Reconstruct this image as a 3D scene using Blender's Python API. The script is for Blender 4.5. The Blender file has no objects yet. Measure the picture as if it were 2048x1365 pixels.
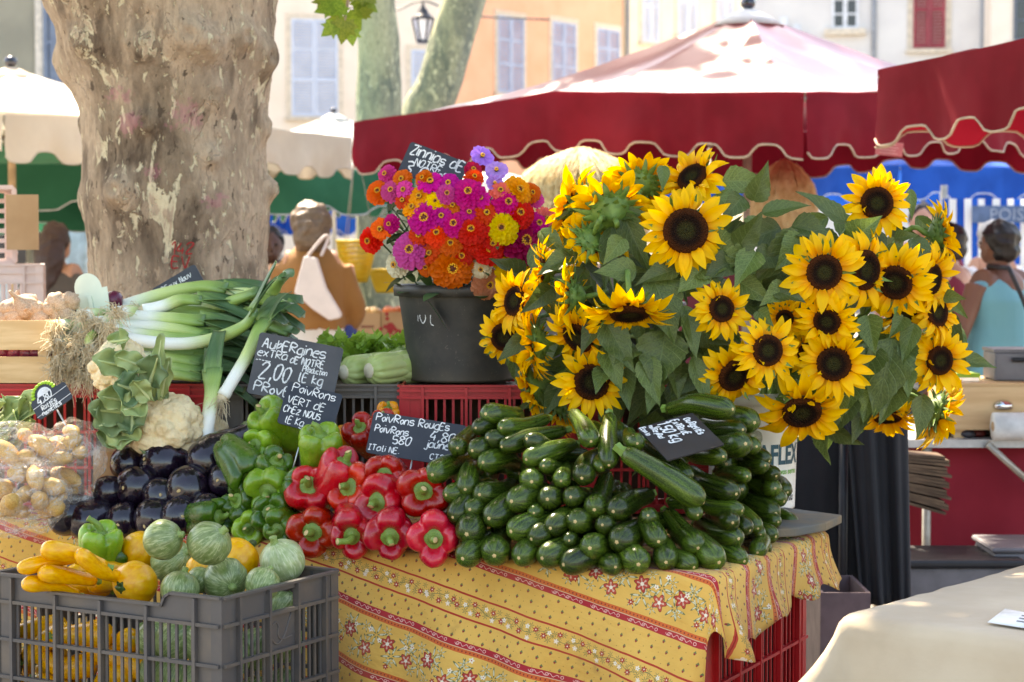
import bpy, bmesh, math, random
from mathutils import Vector as V, Matrix as MX, noise as NZ
R = math.radians
rnd = random.Random(7)
sc = bpy.context.scene
col = sc.collection

# ------------------------------------------------------------------ camera, sky, sun, exposure
CAMZ, FPX, PITCH = 1.45, 4000.0, R(2.75)
cam = bpy.data.cameras.new('camera')
cam_o = bpy.data.objects.new('camera', cam); col.objects.link(cam_o)
cam_o.location = (0, 0, CAMZ); cam_o.rotation_euler = (R(90) - PITCH, 0, 0)
cam.sensor_width = 36; cam.lens = FPX * 36 / 2048; cam.clip_end = 500
cam.dof.use_dof = True; cam.dof.focus_distance = 4.3; cam.dof.aperture_fstop = 6.3
sc.camera = cam_o
SUN_EL, SUN_AZ = R(54), R(-24)
w = bpy.data.worlds.new('World'); sc.world = w; w.use_nodes = True
sky = w.node_tree.nodes.new('ShaderNodeTexSky'); sky.sky_type = 'NISHITA'; sky.sun_disc = False
sky.sun_elevation = SUN_EL; sky.sun_rotation = SUN_AZ; sky.air_density = 1.0; sky.dust_density = 2.0
bgn = w.node_tree.nodes['Background']; bgn.inputs['Strength'].default_value = 0.15
w.node_tree.links.new(sky.outputs[0], bgn.inputs[0])
sun = bpy.data.lights.new('sun', 'SUN'); sun.energy = 4.2; sun.angle = R(0.53); sun.color = (1, .95, .87)
sun_o = bpy.data.objects.new('sun', sun); col.objects.link(sun_o); sun_o.location = (-5, 12, 20)
sun_dir = V((math.sin(SUN_AZ) * math.cos(SUN_EL), math.cos(SUN_AZ) * math.cos(SUN_EL), math.sin(SUN_EL)))
sun_o.rotation_euler = sun_dir.to_track_quat('Z', 'Y').to_euler()
sc.view_settings.view_transform = 'Standard'; sc.view_settings.look = 'None'
sc.view_settings.exposure = 2.22; sc.view_settings.gamma = 1
sc.view_settings.use_white_balance = True; sc.view_settings.white_balance_temperature = 8000
sc.render.engine = 'CYCLES'
sc.cycles.use_denoising = True; sc.cycles.max_bounces = 7; sc.cycles.diffuse_bounces = 3
sc.cycles.glossy_bounces = 3; sc.cycles.transmission_bounces = 5; sc.cycles.transparent_max_bounces = 14
sc.cycles.sample_clamp_indirect = 6; sc.cycles.caustics_reflective = False; sc.cycles.caustics_refractive = False

# ------------------------------------------------------------------ picture-to-place helpers
_FW, _UP = V((0, math.cos(PITCH), -math.sin(PITCH))), V((0, math.sin(PITCH), math.cos(PITCH)))
CAM = V((0, 0, CAMZ))
def ray(px, py): return _FW + V((1, 0, 0)) * ((px - 1024) / FPX) + _UP * ((682.5 - py) / FPX)
def P(px, py, Y):
    d = ray(px, py); return CAM + d * (Y / d.y)
def T(px, py, z):
    d = ray(px, py); return CAM + d * ((z - CAMZ) / d.z)
def lerp(a, b, t): return a + (b - a) * t
def interp(tab, x):
    if x <= tab[0][0]: return tab[0][1]
    for (a, b), (c, d) in zip(tab, tab[1:]):
        if x <= c: return lerp(b, d, (x - a) / (c - a))
    return tab[-1][1]
def smooth(a, b, x):
    t = max(0, min(1, (x - a) / (b - a))); return t * t * (3 - 2 * t)
def crom(pts, n=6):
    pts = [V(p) for p in pts]
    if len(pts) < 3: return [pts[0].lerp(pts[-1], i / n) for i in range(n + 1)]
    q = [pts[0] * 2 - pts[1]] + pts + [pts[-1] * 2 - pts[-2]]; out = []
    for i in range(1, len(q) - 2):
        for k in range(n):
            t = k / n; a, b, c, d = q[i-1:i+3]
            out.append(.5 * ((2*b) + (c-a)*t + (2*a-5*b+4*c-d)*t*t + (3*b-a-3*c+d)*t*t*t))
    out.append(pts[-1]); return out
def frame(n, up=(0, 0, 1)):
    """rotation whose +Z is n and whose +Y leans to up"""
    n = V(n).normalized(); up = V(up)
    x = up.cross(n)
    if x.length < 1e-4: x = V((1, 0, 0)).cross(n)
    x.normalize(); y = n.cross(x)
    return MX((x, y, n)).transposed().to_4x4()
def TR(loc, rot=None, s=1.0):
    m = MX.Translation(V(loc)) @ (rot.to_4x4() if rot is not None else MX.Identity(4))
    return m @ (MX.Diagonal((*([s]*3 if isinstance(s, (int, float)) else s), 1)))

# ------------------------------------------------------------------ mesh builder
class MB:
    def __init__(s): s.v = []; s.f = []; s.uv = {}; s.mi = []; s.sm = []
    def face(s, idx, uv=None, m=0, sm=True):
        if uv: s.uv[len(s.f)] = uv
        s.f.append(tuple(idx)); s.mi.append(m); s.sm.append(sm)
    def box(s, c, d, rot=None, m=0):
        x, y, z = [k / 2 for k in d]; b = len(s.v); c = V(c)
        for i in (-1, 1):
            for j in (-1, 1):
                for k in (-1, 1):
                    p = V((x*i, y*j, z*k)); s.v.append(c + (rot @ p if rot is not None else p))
        for q in ((0,1,3,2),(4,6,7,5),(0,4,5,1),(2,3,7,6),(0,2,6,4),(1,5,7,3)): s.face([b+k for k in q], None, m, False)
        return s
    def bbox(s, a, b_, m=0):
        a, b_ = V(a), V(b_); return s.box((a + b_) / 2, b_ - a, None, m)
    def prism(s, poly, h0, h1, ax=2, m=0):
        """2D polygon extruded along axis ax"""
        n = len(poly); b = len(s.v)
        for h in (h0, h1):
            for p in poly:
                q = list(p); q.insert(ax, h); s.v.append(V(q))
        s.face(range(b, b+n), None, m, False); s.face(range(b+2*n-1, b+n-1, -1), None, m, False)
        for i in range(n):
            j = (i+1) % n; s.face((b+j, b+i, b+n+i, b+n+j), None, m, False)
        return s
    def tube(s, path, rad, n=8, caps=True, m=0, up=None, fn=None, flat=False):
        path = [V(p) for p in path]; L = len(path); b = len(s.v)
        if not isinstance(rad, (list, tuple)): rad = [rad] * L
        t0 = (path[1] - path[0]).normalized()
        nx = V(up) if up else (V((0,0,1)) if abs(t0.z) < .9 else V((1,0,0)))
        for i, p in enumerate(path):
            t = (path[min(i+1, L-1)] - path[max(i-1, 0)]).normalized()
            nx = nx - t * nx.dot(t)
            if nx.length < 1e-6: nx = t.orthogonal()
            nx.normalize(); ny = t.cross(nx); r = rad[i]
            rx, ry = r if isinstance(r, (tuple, list)) else (r, r)
            for k in range(n):
                a = 2*math.pi*k/n; g = fn(i/(L-1), a) if fn else 1
                s.v.append(p + nx*(math.cos(a)*rx*g) + ny*(math.sin(a)*ry*g))
        for i in range(L-1):
            for k in range(n):
                l = (k+1) % n
                s.face((b+i*n+k, b+i*n+l, b+(i+1)*n+l, b+(i+1)*n+k),
                       ((k/n, i/(L-1)), ((k+1)/n, i/(L-1)), ((k+1)/n, (i+1)/(L-1)), (k/n, (i+1)/(L-1))), m, not flat)
        if caps:
            s.face([b+k for k in range(n-1, -1, -1)], [(.5, 0)]*n, m, not flat); e = b+(L-1)*n
            s.face([e+k for k in range(n)], [(.5, 1)]*n, m, not flat)
        return s
    def lathe(s, prof, n=24, m=0, fn=None, close=True):
        """prof: (r, z) list from bottom to top; fn(theta, t) -> radius factor"""
        b = len(s.v); L = len(prof)
        for i, (r, z) in enumerate(prof):
            for k in range(n):
                a = 2*math.pi*k/n; g = fn(a, i/(L-1)) if fn else 1
                s.v.append(V((r*g*math.cos(a), r*g*math.sin(a), z)))
        for i in range(L-1):
            for k in range(n):
                l = (k+1) % n
                s.face((b+i*n+k, b+i*n+l, b+(i+1)*n+l, b+(i+1)*n+k),
                       ((k/n, i/(L-1)), ((k+1)/n, i/(L-1)), ((k+1)/n, (i+1)/(L-1)), (k/n, (i+1)/(L-1))), m)
        if close:
            s.face([b+k for k in range(n-1, -1, -1)], [(.5, 0)]*n, m)
            e = b+(L-1)*n; s.face([e+k for k in range(n)], [(.5, 1)]*n, m)
        return s
    def grid(s, fn, nu, nv, m=0, wrap=False, sm=True):
        b = len(s.v)
        for j in range(nv+1):
            for i in range(nu+1): s.v.append(V(fn(i/nu, j/nv)))
        for j in range(nv):
            for i in range(nu):
                q = [b+j*(nu+1)+i, b+j*(nu+1)+i+1, b+(j+1)*(nu+1)+i+1, b+(j+1)*(nu+1)+i]
                s.face(q, ((i/nu, j/nv), ((i+1)/nu, j/nv), ((i+1)/nu, (j+1)/nv), (i/nu, (j+1)/nv)), m, sm)
        return s
    def ball(s, c, r, nu=12, nv=8, m=0, fn=None):
        c = V(c); rx, ry, rz = r if isinstance(r, (tuple, list)) else (r, r, r)
        b = len(s.v)
        for j in range(1, nv):
            ph = math.pi*j/nv
            for i in range(nu):
                a = 2*math.pi*i/nu; d = V((math.sin(ph)*math.cos(a), math.sin(ph)*math.sin(a), math.cos(ph)))
                g = fn(d) if fn else 1
                s.v.append(c + V((d.x*rx, d.y*ry, d.z*rz))*g)
        tp = len(s.v); s.v.append(c + V((0,0,rz))*(fn(V((0,0,1))) if fn else 1)); s.v.append(c - V((0,0,rz))*(fn(V((0,0,-1))) if fn else 1))
        for j in range(nv-2):
            for i in range(nu):
                l = (i+1) % nu; s.face((b+j*nu+i, b+(j+1)*nu+i, b+(j+1)*nu+l, b+j*nu+l),
                    ((i/nu, 1-(j+1)/nv), (i/nu, 1-(j+2)/nv), ((i+1)/nu, 1-(j+2)/nv), ((i+1)/nu, 1-(j+1)/nv)), m)
        for i in range(nu):
            l = (i+1) % nu; s.face((tp, b+i, b+l), ((.5,1), (i/nu, 1-1/nv), ((i+1)/nu, 1-1/nv)), m)
            e = b+(nv-2)*nu; s.face((tp+1, e+l, e+i), ((.5,0), ((i+1)/nu, 1/nv), (i/nu, 1/nv)), m)
        return s
    def add(s, o, mt=None):
        b = len(s.v); s.v += [(mt @ p if mt is not None else p.copy()) for p in o.v]
        for k, f in enumerate(o.f):
            s.face([b+i for i in f], o.uv.get(k), o.mi[k], o.sm[k])
        return s
    def xf(s, mt): s.v = [mt @ p for p in s.v]; return s
    def mesh(s, name, mats):
        me = bpy.data.meshes.new(name); me.from_pydata([tuple(p) for p in s.v], [], s.f)
        for mm in (mats if isinstance(mats, (list, tuple)) else [mats]): me.materials.append(mm)
        uvl = me.uv_layers.new(name='UVMap'); flat = []
        for k, f in enumerate(s.f):
            u = s.uv.get(k)
            for q in range(len(f)): flat += list(u[q]) if u else [0, 0]
        uvl.data.foreach_set('uv', flat)
        me.polygons.foreach_set('material_index', s.mi); me.polygons.foreach_set('use_smooth', s.sm)
        me.update(); return me
    def build(s, name, mats, parent=None, mt=None): return ob(name, s.mesh(name, mats), parent, mt)

def ob(name, me, parent=None, mt=None):
    o = bpy.data.objects.new(name, me); col.objects.link(o)
    if parent is not None: o.parent = parent
    if mt is not None: o.matrix_basis = mt
    return o
def tag(o, label, cat, group=None):
    o['label'] = label; o['category'] = cat
    if group: o['group'] = group
    return o
def thing(name, label, cat, mt=None, group=None):
    o = ob(name, None, None, mt); o.empty_display_size = .05; return tag(o, label, cat, group)
def struct(o): o['kind'] = 'structure'; return o
def bevel(o, wd=.003, seg=2):
    m = o.modifiers.new('bevel', 'BEVEL'); m.width = wd; m.segments = seg; m.limit_method = 'ANGLE'; return o
def solid(o, t, off=0):
    m = o.modifiers.new('thick', 'SOLIDIFY'); m.thickness = t; m.offset = off; return o
def subs(o, l=1):
    m = o.modifiers.new('sub', 'SUBSURF'); m.levels = l; m.render_levels = l; return o

# ------------------------------------------------------------------ materials
def srgb(*c):
    if len(c) == 1: c = c[0]
    return tuple((x/255/12.92 if x/255 <= .04045 else ((x/255+.055)/1.055)**2.4) for x in c)
class E:
    """a socket with arithmetic, so that patterns can be written as formulas"""
    nt = None
    def __init__(s, sock): s.s = sock
    @staticmethod
    def m(op, *a):
        n = E.nt.nodes.new('ShaderNodeMath'); n.operation = op
        for i, x in enumerate(a):
            if isinstance(x, E): E.nt.links.new(x.s, n.inputs[i])
            else: n.inputs[i].default_value = x
        return E(n.outputs[0])
    def __add__(s, o): return E.m('ADD', s, o)
    __radd__ = __add__
    def __sub__(s, o): return E.m('SUBTRACT', s, o)
    def __rsub__(s, o): return E.m('SUBTRACT', o, s)
    def __mul__(s, o): return E.m('MULTIPLY', s, o)
    __rmul__ = __mul__
    def __truediv__(s, o): return E.m('DIVIDE', s, o)
    def __neg__(s): return E.m('MULTIPLY', s, -1)
    def __lt__(s, o): return E.m('LESS_THAN', s, o)
    def __gt__(s, o): return E.m('GREATER_THAN', s, o)
    def sin(s): return E.m('SINE', s)
    def cos(s): return E.m('COSINE', s)
    def abs(s): return E.m('ABSOLUTE', s)
    def floor(s): return E.m('FLOOR', s)
    def frac(s): return E.m('FRACT', s)
    def pow(s, k): return E.m('POWER', s, k)
    def sqrt(s): return E.m('SQRT', s)
    def max(s, o): return E.m('MAXIMUM', s, o)
    def min(s, o): return E.m('MINIMUM', s, o)
    def sstep(s, a, b):
        n = E.nt.nodes.new('ShaderNodeMapRange'); n.interpolation_type = 'SMOOTHSTEP'
        E.nt.links.new(s.s, n.inputs[0]); n.inputs[1].default_value = a; n.inputs[2].default_value = b
        return E(n.outputs[0])
def nmix(f, a, b):
    n = E.nt.nodes.new('ShaderNodeMix'); n.data_type = 'RGBA'; n.clamp_factor = True
    for i, x in ((0, f), (6, a), (7, b)):
        if isinstance(x, E): E.nt.links.new(x.s, n.inputs[i])
        elif i == 0: n.inputs[0].default_value = x
        else: n.inputs[i].default_value = (*x, 1)
    return E(n.outputs[2])
def ncoord(kind='Object', scale=(1, 1, 1), rand=0.0):
    n = E.nt.nodes.new('ShaderNodeTexCoord'); m = E.nt.nodes.new('ShaderNodeMapping')
    E.nt.links.new(n.outputs[kind], m.inputs[0]); m.inputs['Scale'].default_value = scale
    if rand:
        i = E.nt.nodes.new('ShaderNodeObjectInfo'); k = E(i.outputs['Random']) * rand
        c = E.nt.nodes.new('ShaderNodeCombineXYZ')
        for q in range(3): E.nt.links.new(k.s, c.inputs[q])
        E.nt.links.new(c.outputs[0], m.inputs['Location'])
    return E(m.outputs[0])
def nxyz(vec):
    n = E.nt.nodes.new('ShaderNodeSeparateXYZ'); E.nt.links.new(vec.s, n.inputs[0]); return [E(o) for o in n.outputs]
def ncomb(x, y, z=0.0):
    n = E.nt.nodes.new('ShaderNodeCombineXYZ')
    for i, k in enumerate((x, y, z)):
        if isinstance(k, E): E.nt.links.new(k.s, n.inputs[i])
        else: n.inputs[i].default_value = k
    return E(n.outputs[0])
def nnoise(vec, scale, detail=3, rough=.55, dist=0.0):
    n = E.nt.nodes.new('ShaderNodeTexNoise'); E.nt.links.new(vec.s, n.inputs['Vector'])
    n.inputs['Scale'].default_value = scale; n.inputs['Detail'].default_value = detail
    n.inputs['Roughness'].default_value = rough; n.inputs['Distortion'].default_value = dist
    return E(n.outputs[0])
def nvor(vec, scale, feat='F1', out='Distance', rnd_=1.0):
    n = E.nt.nodes.new('ShaderNodeTexVoronoi'); n.feature = feat; E.nt.links.new(vec.s, n.inputs['Vector'])
    n.inputs['Scale'].default_value = scale; n.inputs['Randomness'].default_value = rnd_; return E(n.outputs[out])
def nwhite(vec):
    n = E.nt.nodes.new('ShaderNodeTexWhiteNoise'); E.nt.links.new(vec.s, n.inputs['Vector']); return E(n.outputs[0])
def orand():
    n = E.nt.nodes.new('ShaderNodeObjectInfo'); return E(n.outputs['Random'])
def nhsv(c, h=.5, s=1.0, v=1.0):
    n = E.nt.nodes.new('ShaderNodeHueSaturation')
    for i, x in ((0, h), (1, s), (2, v)):
        if isinstance(x, E): E.nt.links.new(x.s, n.inputs[i])
        else: n.inputs[i].default_value = x
    if isinstance(c, E): E.nt.links.new(c.s, n.inputs['Color'])
    else: n.inputs['Color'].default_value = (*c, 1)
    return E(n.outputs[0])
def newmat(name, fn):
    """fn() returns a dict of Principled inputs; 'bump' = (height E, strength, distance)"""
    mt = bpy.data.materials.new(name); mt.use_nodes = True; E.nt = mt.node_tree
    b = mt.node_tree.nodes['Principled BSDF']; d = fn()
    bp = d.pop('bump', None); tl = d.pop('translucent', None)
    for k, x in d.items():
        s = b.inputs[k]
        if isinstance(x, E): E.nt.links.new(x.s, s)
        elif isinstance(x, tuple) and len(x) == 3 and s.type == 'RGBA': s.default_value = (*x, 1)
        else: s.default_value = x
    if bp:
        n = E.nt.nodes.new('ShaderNodeBump'); E.nt.links.new(bp[0].s, n.inputs['Height'])
        n.inputs['Strength'].default_value = bp[1]; n.inputs['Distance'].default_value = bp[2]
        E.nt.links.new(n.outputs[0], b.inputs['Normal'])
    if tl:
        t = E.nt.nodes.new('ShaderNodeBsdfTranslucent'); c = d['Base Color']
        if isinstance(c, E): E.nt.links.new(c.s, t.inputs[0])
        else: t.inputs[0].default_value = (*c, 1)
        x = E.nt.nodes.new('ShaderNodeMixShader'); x.inputs[0].default_value = tl
        E.nt.links.new(b.outputs[0], x.inputs[1]); E.nt.links.new(t.outputs[0], x.inputs[2])
        E.nt.links.new(x.outputs[0], mt.node_tree.nodes['Material Output'].inputs[0])
    return mt
_pm = {}
def pm(name, c, c2=None, rough=.5, ns=12, nd=4, bump=.0, bs=None, bd=.002, ov=.1, coat=0, metal=0, trans=0, stretch=(1,1,1), spec=.5, hue=0.0, lo=.35, hi=.65, sss=0, sheen=0):
    """everyday material: two colours mixed by noise, a little value and hue change from object to object, fine relief"""
    if name in _pm: return _pm[name]
    def fn():
        cc = ncoord('Object', stretch, 7.0); n = nnoise(cc, ns, nd)
        k = nmix(n.sstep(lo, hi), c, c2 if c2 else tuple(x*.75 for x in c))
        if ov or hue: k = nhsv(k, (orand()-.5)*hue+.5, 1.0, (orand()*7.3).frac()*ov*2+(1-ov))
        d = {'Base Color': k, 'Roughness': n*.2+(rough-.1), 'Specular IOR Level': spec, 'Metallic': metal}
        if coat: d['Coat Weight'] = coat; d['Coat Roughness'] = .08
        if sss: d['Subsurface Weight'] = sss; d['Subsurface Radius'] = (.01, .006, .003); d['Subsurface Scale'] = .6
        if sheen: d['Sheen Weight'] = sheen
        if bump: d['bump'] = (nnoise(cc, bs or ns*4, 4), bump, bd)
        if trans: d['translucent'] = trans
        return d
    _pm[name] = newmat(name, fn); return _pm[name]
# ------------------------------------------------------------------ ground
def m_ground():
    c = ncoord('Object'); v = nvor(c, 5.5, 'DISTANCE_TO_EDGE'); n = nnoise(c, 3, 5)
    k = nmix(n.sstep(.3, .7), srgb(150, 142, 132), srgb(120, 112, 104)); k = nmix(v < .025, k, srgb(80, 74, 68))
    return {'Base Color': k, 'Roughness': .85, 'bump': (v.sstep(0, .06), .4, .01)}
g = MB(); g.grid(lambda u, v: (lerp(-120, 120, u), lerp(-60, 180, v), 0), 4, 4)
struct(g.build('ground', newmat('paving', m_ground)))

# ------------------------------------------------------------------ plane trees
def m_bark(dark, mid, pale, cream, paint=False):
    def fn():
        c = ncoord('Object', (1, 1, .42)); c1 = ncoord('Object')
        wob = nnoise(c1, 6, 3)
        p1 = nnoise(c, 9, 6, .68, .5); p2 = nnoise(c, 13, 5, .62, .7); p3 = nnoise(c, 3.6, 4, .58, .4); fine = nnoise(c, 60, 4, .7)
        k = nmix(p1.sstep(.38, .58), dark, mid)
        k = nmix(p3.sstep(.42, .60)*.85, k, pale)
        k = nmix(p2.sstep(.58, .595), k, cream)
        k = nmix((p2*.5+p3*.55).sstep(.565, .585), k, pale)
        f1 = nnoise(ncoord('Object', (1, 1, .5)), 34, 3, .6, .4); k = nmix(f1.sstep(.62, .64)*(p1 > .42), k, cream); k = nmix(f1.sstep(.36, .34)*.75, k, tuple(x*.55 for x in dark)); k = nmix(nnoise(c, 22, 4, .6).sstep(.6, .63)*.6, k, pale)
        k = nmix(fine.sstep(.35, .8)*.4, k, tuple(x*.45 for x in dark))
        if paint:
            x, y, z = nxyz(c1)
            for (a, b, rx, rz) in ((-.09, 1.82, .05, .045), (.075, 1.84, .06, .06), (-.02, 1.67, .03, .04), (.16, 1.585, .04, .03), (-.12, 1.9, .05, .03)):
                d = ((x-a)/rx)*((x-a)/rx) + ((z-b)/rz)*((z-b)/rz)
                k = nmix((d + nnoise(c1, 38, 4, .7)*5.0 - 2.4).sstep(.8, .1)*.24, k, srgb(205, 110, 140))
        h = p1*.6 + p2.sstep(.575, .6)*-.3 + fine*.45 - f1.sstep(.62, .66)*.25
        return {'Base Color': k, 'Roughness': .85, 'Specular IOR Level': .2, 'bump': (h, .9, .018)}
    return fn
M_BARK = newmat('plane_bark', m_bark(srgb(92, 76, 62), srgb(144, 124, 102), srgb(188, 164, 138), srgb(216, 200, 166), True))
M_BARK2 = newmat('pale_bark', m_bark(srgb(120, 126, 110), srgb(150, 150, 128), srgb(190, 186, 150), srgb(222, 218, 180)))
M_LEAF = pm('plane_leaf', srgb(110, 138, 50), srgb(84, 112, 36), rough=.45, ns=8, ov=.25, trans=.35, hue=.03)

def leaf_shape():
    """five-lobed plane leaf as a fan, unit size, stalk at the origin, tip along +Y"""
    pts = [(0,0),(.12,.06),(.34,-.06),(.36,.12),(.56,.22),(.40,.36),(.52,.62),(.28,.55),(.18,.74),(0,1.0)]
    pts = pts + [(-x, y) for x, y in reversed(pts[1:-1])]
    b = MB()
    b.v = [V((0, .38, .04))] + [V((x, y, .10*abs(x)-.08*y*y)) for x, y in pts]; n = len(pts)
    for i in range(n): b.face((0, 1+i, 1+(i+1) % n))
    return b
LEAF = leaf_shape()
def leaf_cloud(clumps, seed, size=.15, lowest=None):
    r = random.Random(seed); b = MB()
    for (c, rad, n) in clumps:
        c = V(c)
        for _ in range(n):
            while True:
                d = V((r.uniform(-1,1), r.uniform(-1,1), r.uniform(-1,1)))
                if d.length < 1: break
            p = c + V((d.x*rad[0], d.y*rad[1], d.z*rad[2]))
            if lowest and p.z < CAMZ + .1275*max(p.y, 1) + .25: continue
            s = size*r.uniform(.7, 1.3); m = TR(p, MX.Rotation(r.uniform(0, 6.3), 3, 'Z') @ MX.Rotation(r.gauss(0, .6), 3, 'X') @ MX.Rotation(r.gauss(0, .6), 3, 'Y'), s)
            q = [m @ V(t) for t in ((0,0,0), (.5,.4,.05), (0,1,-.08), (-.5,.4,.05))]; k = len(b.v); b.v += q; b.face((k, k+1, k+2, k+3))
    return b

# the big trunk behind the stall
TY = 6.35; TX = P(352, 400, TY).x; TS = FPX / TY
lft = [(-700, -60), (0, 92), (60, 120), (110, 128), (170, 152), (230, 166), (300, 172), (400, 168), (470, 179), (590, 183), (900, 170), (1400, 90)]
rgt = [(-700, 700), (0, 556), (60, 548), (130, 546), (235, 532), (300, 528), (430, 535), (500, 531), (590, 540), (900, 552), (1400, 640)]
def z_at(py): return P(352, py, TY).z
LZ = sorted((z_at(a), b) for a, b in lft); RZ = sorted((z_at(a), b) for a, b in rgt)
KN = [(-1.57+.35, z_at(92), .055, .06), (-1.57+.9, z_at(85), .05, .05), (-1.57+.55, z_at(108), .04, .045), (-1.57-.12, z_at(255), .035, .035),
      (-1.57-.42, z_at(385), .05, .05), (-.12, z_at(258), .03, .035), (.02, z_at(378), .05, .035), (-1.57+.55, z_at(320), .03, .03), (-.3, z_at(118), .05, .06),
      (3.2, z_at(140), .05, .06), (3.1, z_at(250), .018, .03), (-1.57-.05, z_at(118), .03, .04), (3.1, z_at(400), .02, .05), (-2.3, z_at(100), .03, .04), (-1.0, z_at(200), .022, .05)]
def trunk_pt(a, z):
    xl = (interp(LZ, z) - 352)/TS; xr = (interp(RZ, z) - 352)/TS
    cx, r = (xl+xr)/2, (xr-xl)/2
    q = V((math.cos(a)*1.6, math.sin(a)*1.6, z*1.5))
    g = 1 + .03*NZ.noise(q) + .018*NZ.noise(q*3.1) + .014*NZ.noise(q*8) + .012*NZ.noise(q*19) + .006*NZ.noise(q*41)
    for (ka, kz, kh, kr) in KN:
        da = (a - ka + math.pi) % (2*math.pi) - math.pi; d2 = ((da*r)/kr)**2 + ((z-kz)/kr)**2
        if d2 < 9: g += kh/r*math.exp(-d2)*(1 - .55*math.exp(-d2*9)) 
    return V((cx + math.cos(a)*r*g, math.sin(a)*r*g, z))
tree = thing('plane_tree', 'massive mottled plane tree trunk with burls and flaking bark behind the leeks', 'tree', TR((TX, TY, 0)))
b = MB(); b.grid(lambda u, v: trunk_pt(u*2*math.pi, lerp(-.05, 3.3, v)), 200, 330); b.build('trunk', M_BARK, tree)
lb = MB()
for pth, r0 in (([(0, 0, 3.1), (-.5, .2, 3.9), (-1.3, .1, 4.9), (-2.0, .2, 6.0)], .26), ([(.1, 0, 3.1), (.5, .3, 4.0), (.9, .2, 5.1), (1.6, -.2, 6.2)], .24),
                ([(0, .1, 3.15), (.1, .9, 4.2), (.2, 1.6, 5.5)], .2), ([(0, -.1, 3.15), (.2, -.8, 4.2), (.1, -1.6, 5.3)], .2)):
    q = crom(pth, 6); lb.tube(q, [r0*(1-.65*i/(len(q)-1)) for i in range(len(q))], 12)
lb.build('limb', M_BARK, tree)
cl = []
r = random.Random(5)
for i in range(40):
    x, y = r.uniform(-2.6, 1.9), r.uniform(-2.4, 2.6)
    cl.append(((x, y, r.uniform(3.7, 5.6)), (.75, .75, .5), 195))
crown = leaf_cloud([((c[0]+TX, c[1]+TY, c[2]), a, n) for c, a, n in cl], 11, .17, True)
crown.xf(MX.Translation((-TX, -TY, 0))); crown.build('crown', M_LEAF, tree)
# painted number and twig of leaves
M_REDP = pm('red_paint', srgb(170, 34, 30), rough=.7, ov=0)

def back_tree(name, label, path, r0, r1, cr, seed, mat):
    q = crom(path, 12); base = q[0]; t = thing(name, label, 'tree', TR(base), 'plane trees in front of the facades')
    rr = [lerp(r0, r1, i/(len(q)-1)) for i in range(len(q))]
    b = MB(); b.tube([p-base for p in q], rr, 40, fn=lambda t_, a: 1+.07*NZ.noise(V((math.cos(a)*2, math.sin(a)*2, t_*9)))+.03*NZ.noise(V((math.cos(a)*6, math.sin(a)*6, t_*30))))
    b.build('trunk', mat, t)
    top = q[-1]-base
    leaf_cloud([((top.x+dx, top.y+dy, top.z+dz), (1.1, 1.1, .7), 260) for dx, dy, dz in [(random.Random(seed+i).uniform(-2.2, 2.2), random.Random(seed*3+i).uniform(-2, 2), random.Random(seed*7+i).uniform(-.2, 2)) for i in range(12)]], seed, .22).build('crown', M_LEAF, t)
back_tree('plane_tree', 'upright plane trunk with grey green peeling bark before the shuttered facade', [(P(760, 500, 17).x, 17, 0), P(757, 300, 17), P(757, 100, 17), P(745, -60, 17), P(735, -500, 17), P(728, -800, 17)], .2, .15, 0, 21, M_BARK2)
back_tree('plane_tree', 'leaning plane trunk of pale spotted bark beside the orange facade', [(P(800, 500, 18).x, 18, 0), P(838, 300, 18), P(880, 160, 18), P(928, 0, 18), P(985, -200, 18), P(1150, -760, 18)], .22, .17, 0, 33, M_BARK2)
# hanging twig with leaves
tw = thing('leafy_twig', 'drooping twig of lobed yellow green plane leaves beside the trunk', 'twig', TR(P(700, -60, 7.2)))
b = MB(); o0 = P(700, -60, 7.2)
b.tube(crom([V((0,0,.25)), V((.0,0,0)), P(695, 10, 7.2)-o0, P(690, 40, 7.15)-o0]), [.006]*13+[.003]*6, 6); b.build('stem', M_BARK, tw)
M_TWIG = pm('twig_leaf', srgb(150, 168, 62), srgb(112, 140, 44), rough=.45, ns=14, ov=.2, trans=.45, hue=.04, bump=.3, bs=40)
lme = LEAF.mesh('leaf', M_TWIG)
r = random.Random(4)
for (px, py, s, ang) in ((690, 8, .14, 2.2), (668, 12, .13, 1.9), (700, 20, .15, -2.7), (690, 38, .16, 3.0), (672, 50, .12, 2.3), (705, -4, .14, -1.9), (712, 22, .1, -1.6), (722, 28, .09, -1.3), (684, 30, .13, 2.6), (700, 55, .12, 3.3), (660, 2, .12, 1.6), (722, 0, .13, -2.2), (690, -20, .16, 2.6), (672, -14, .15, 2.2), (715, -22, .15, -2.2)):
    p = P(px, py, 7.2 + r.uniform(-.08, .08)) - o0
    ob('leaf', lme, tw, TR(p, (MX.Rotation(R(90)+r.uniform(-.5, .5), 3, 'X').to_4x4() @ MX.Rotation(ang, 4, 'Z') @ MX.Rotation(r.uniform(-.4, .4), 4, 'Y')), s*.58))

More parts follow.
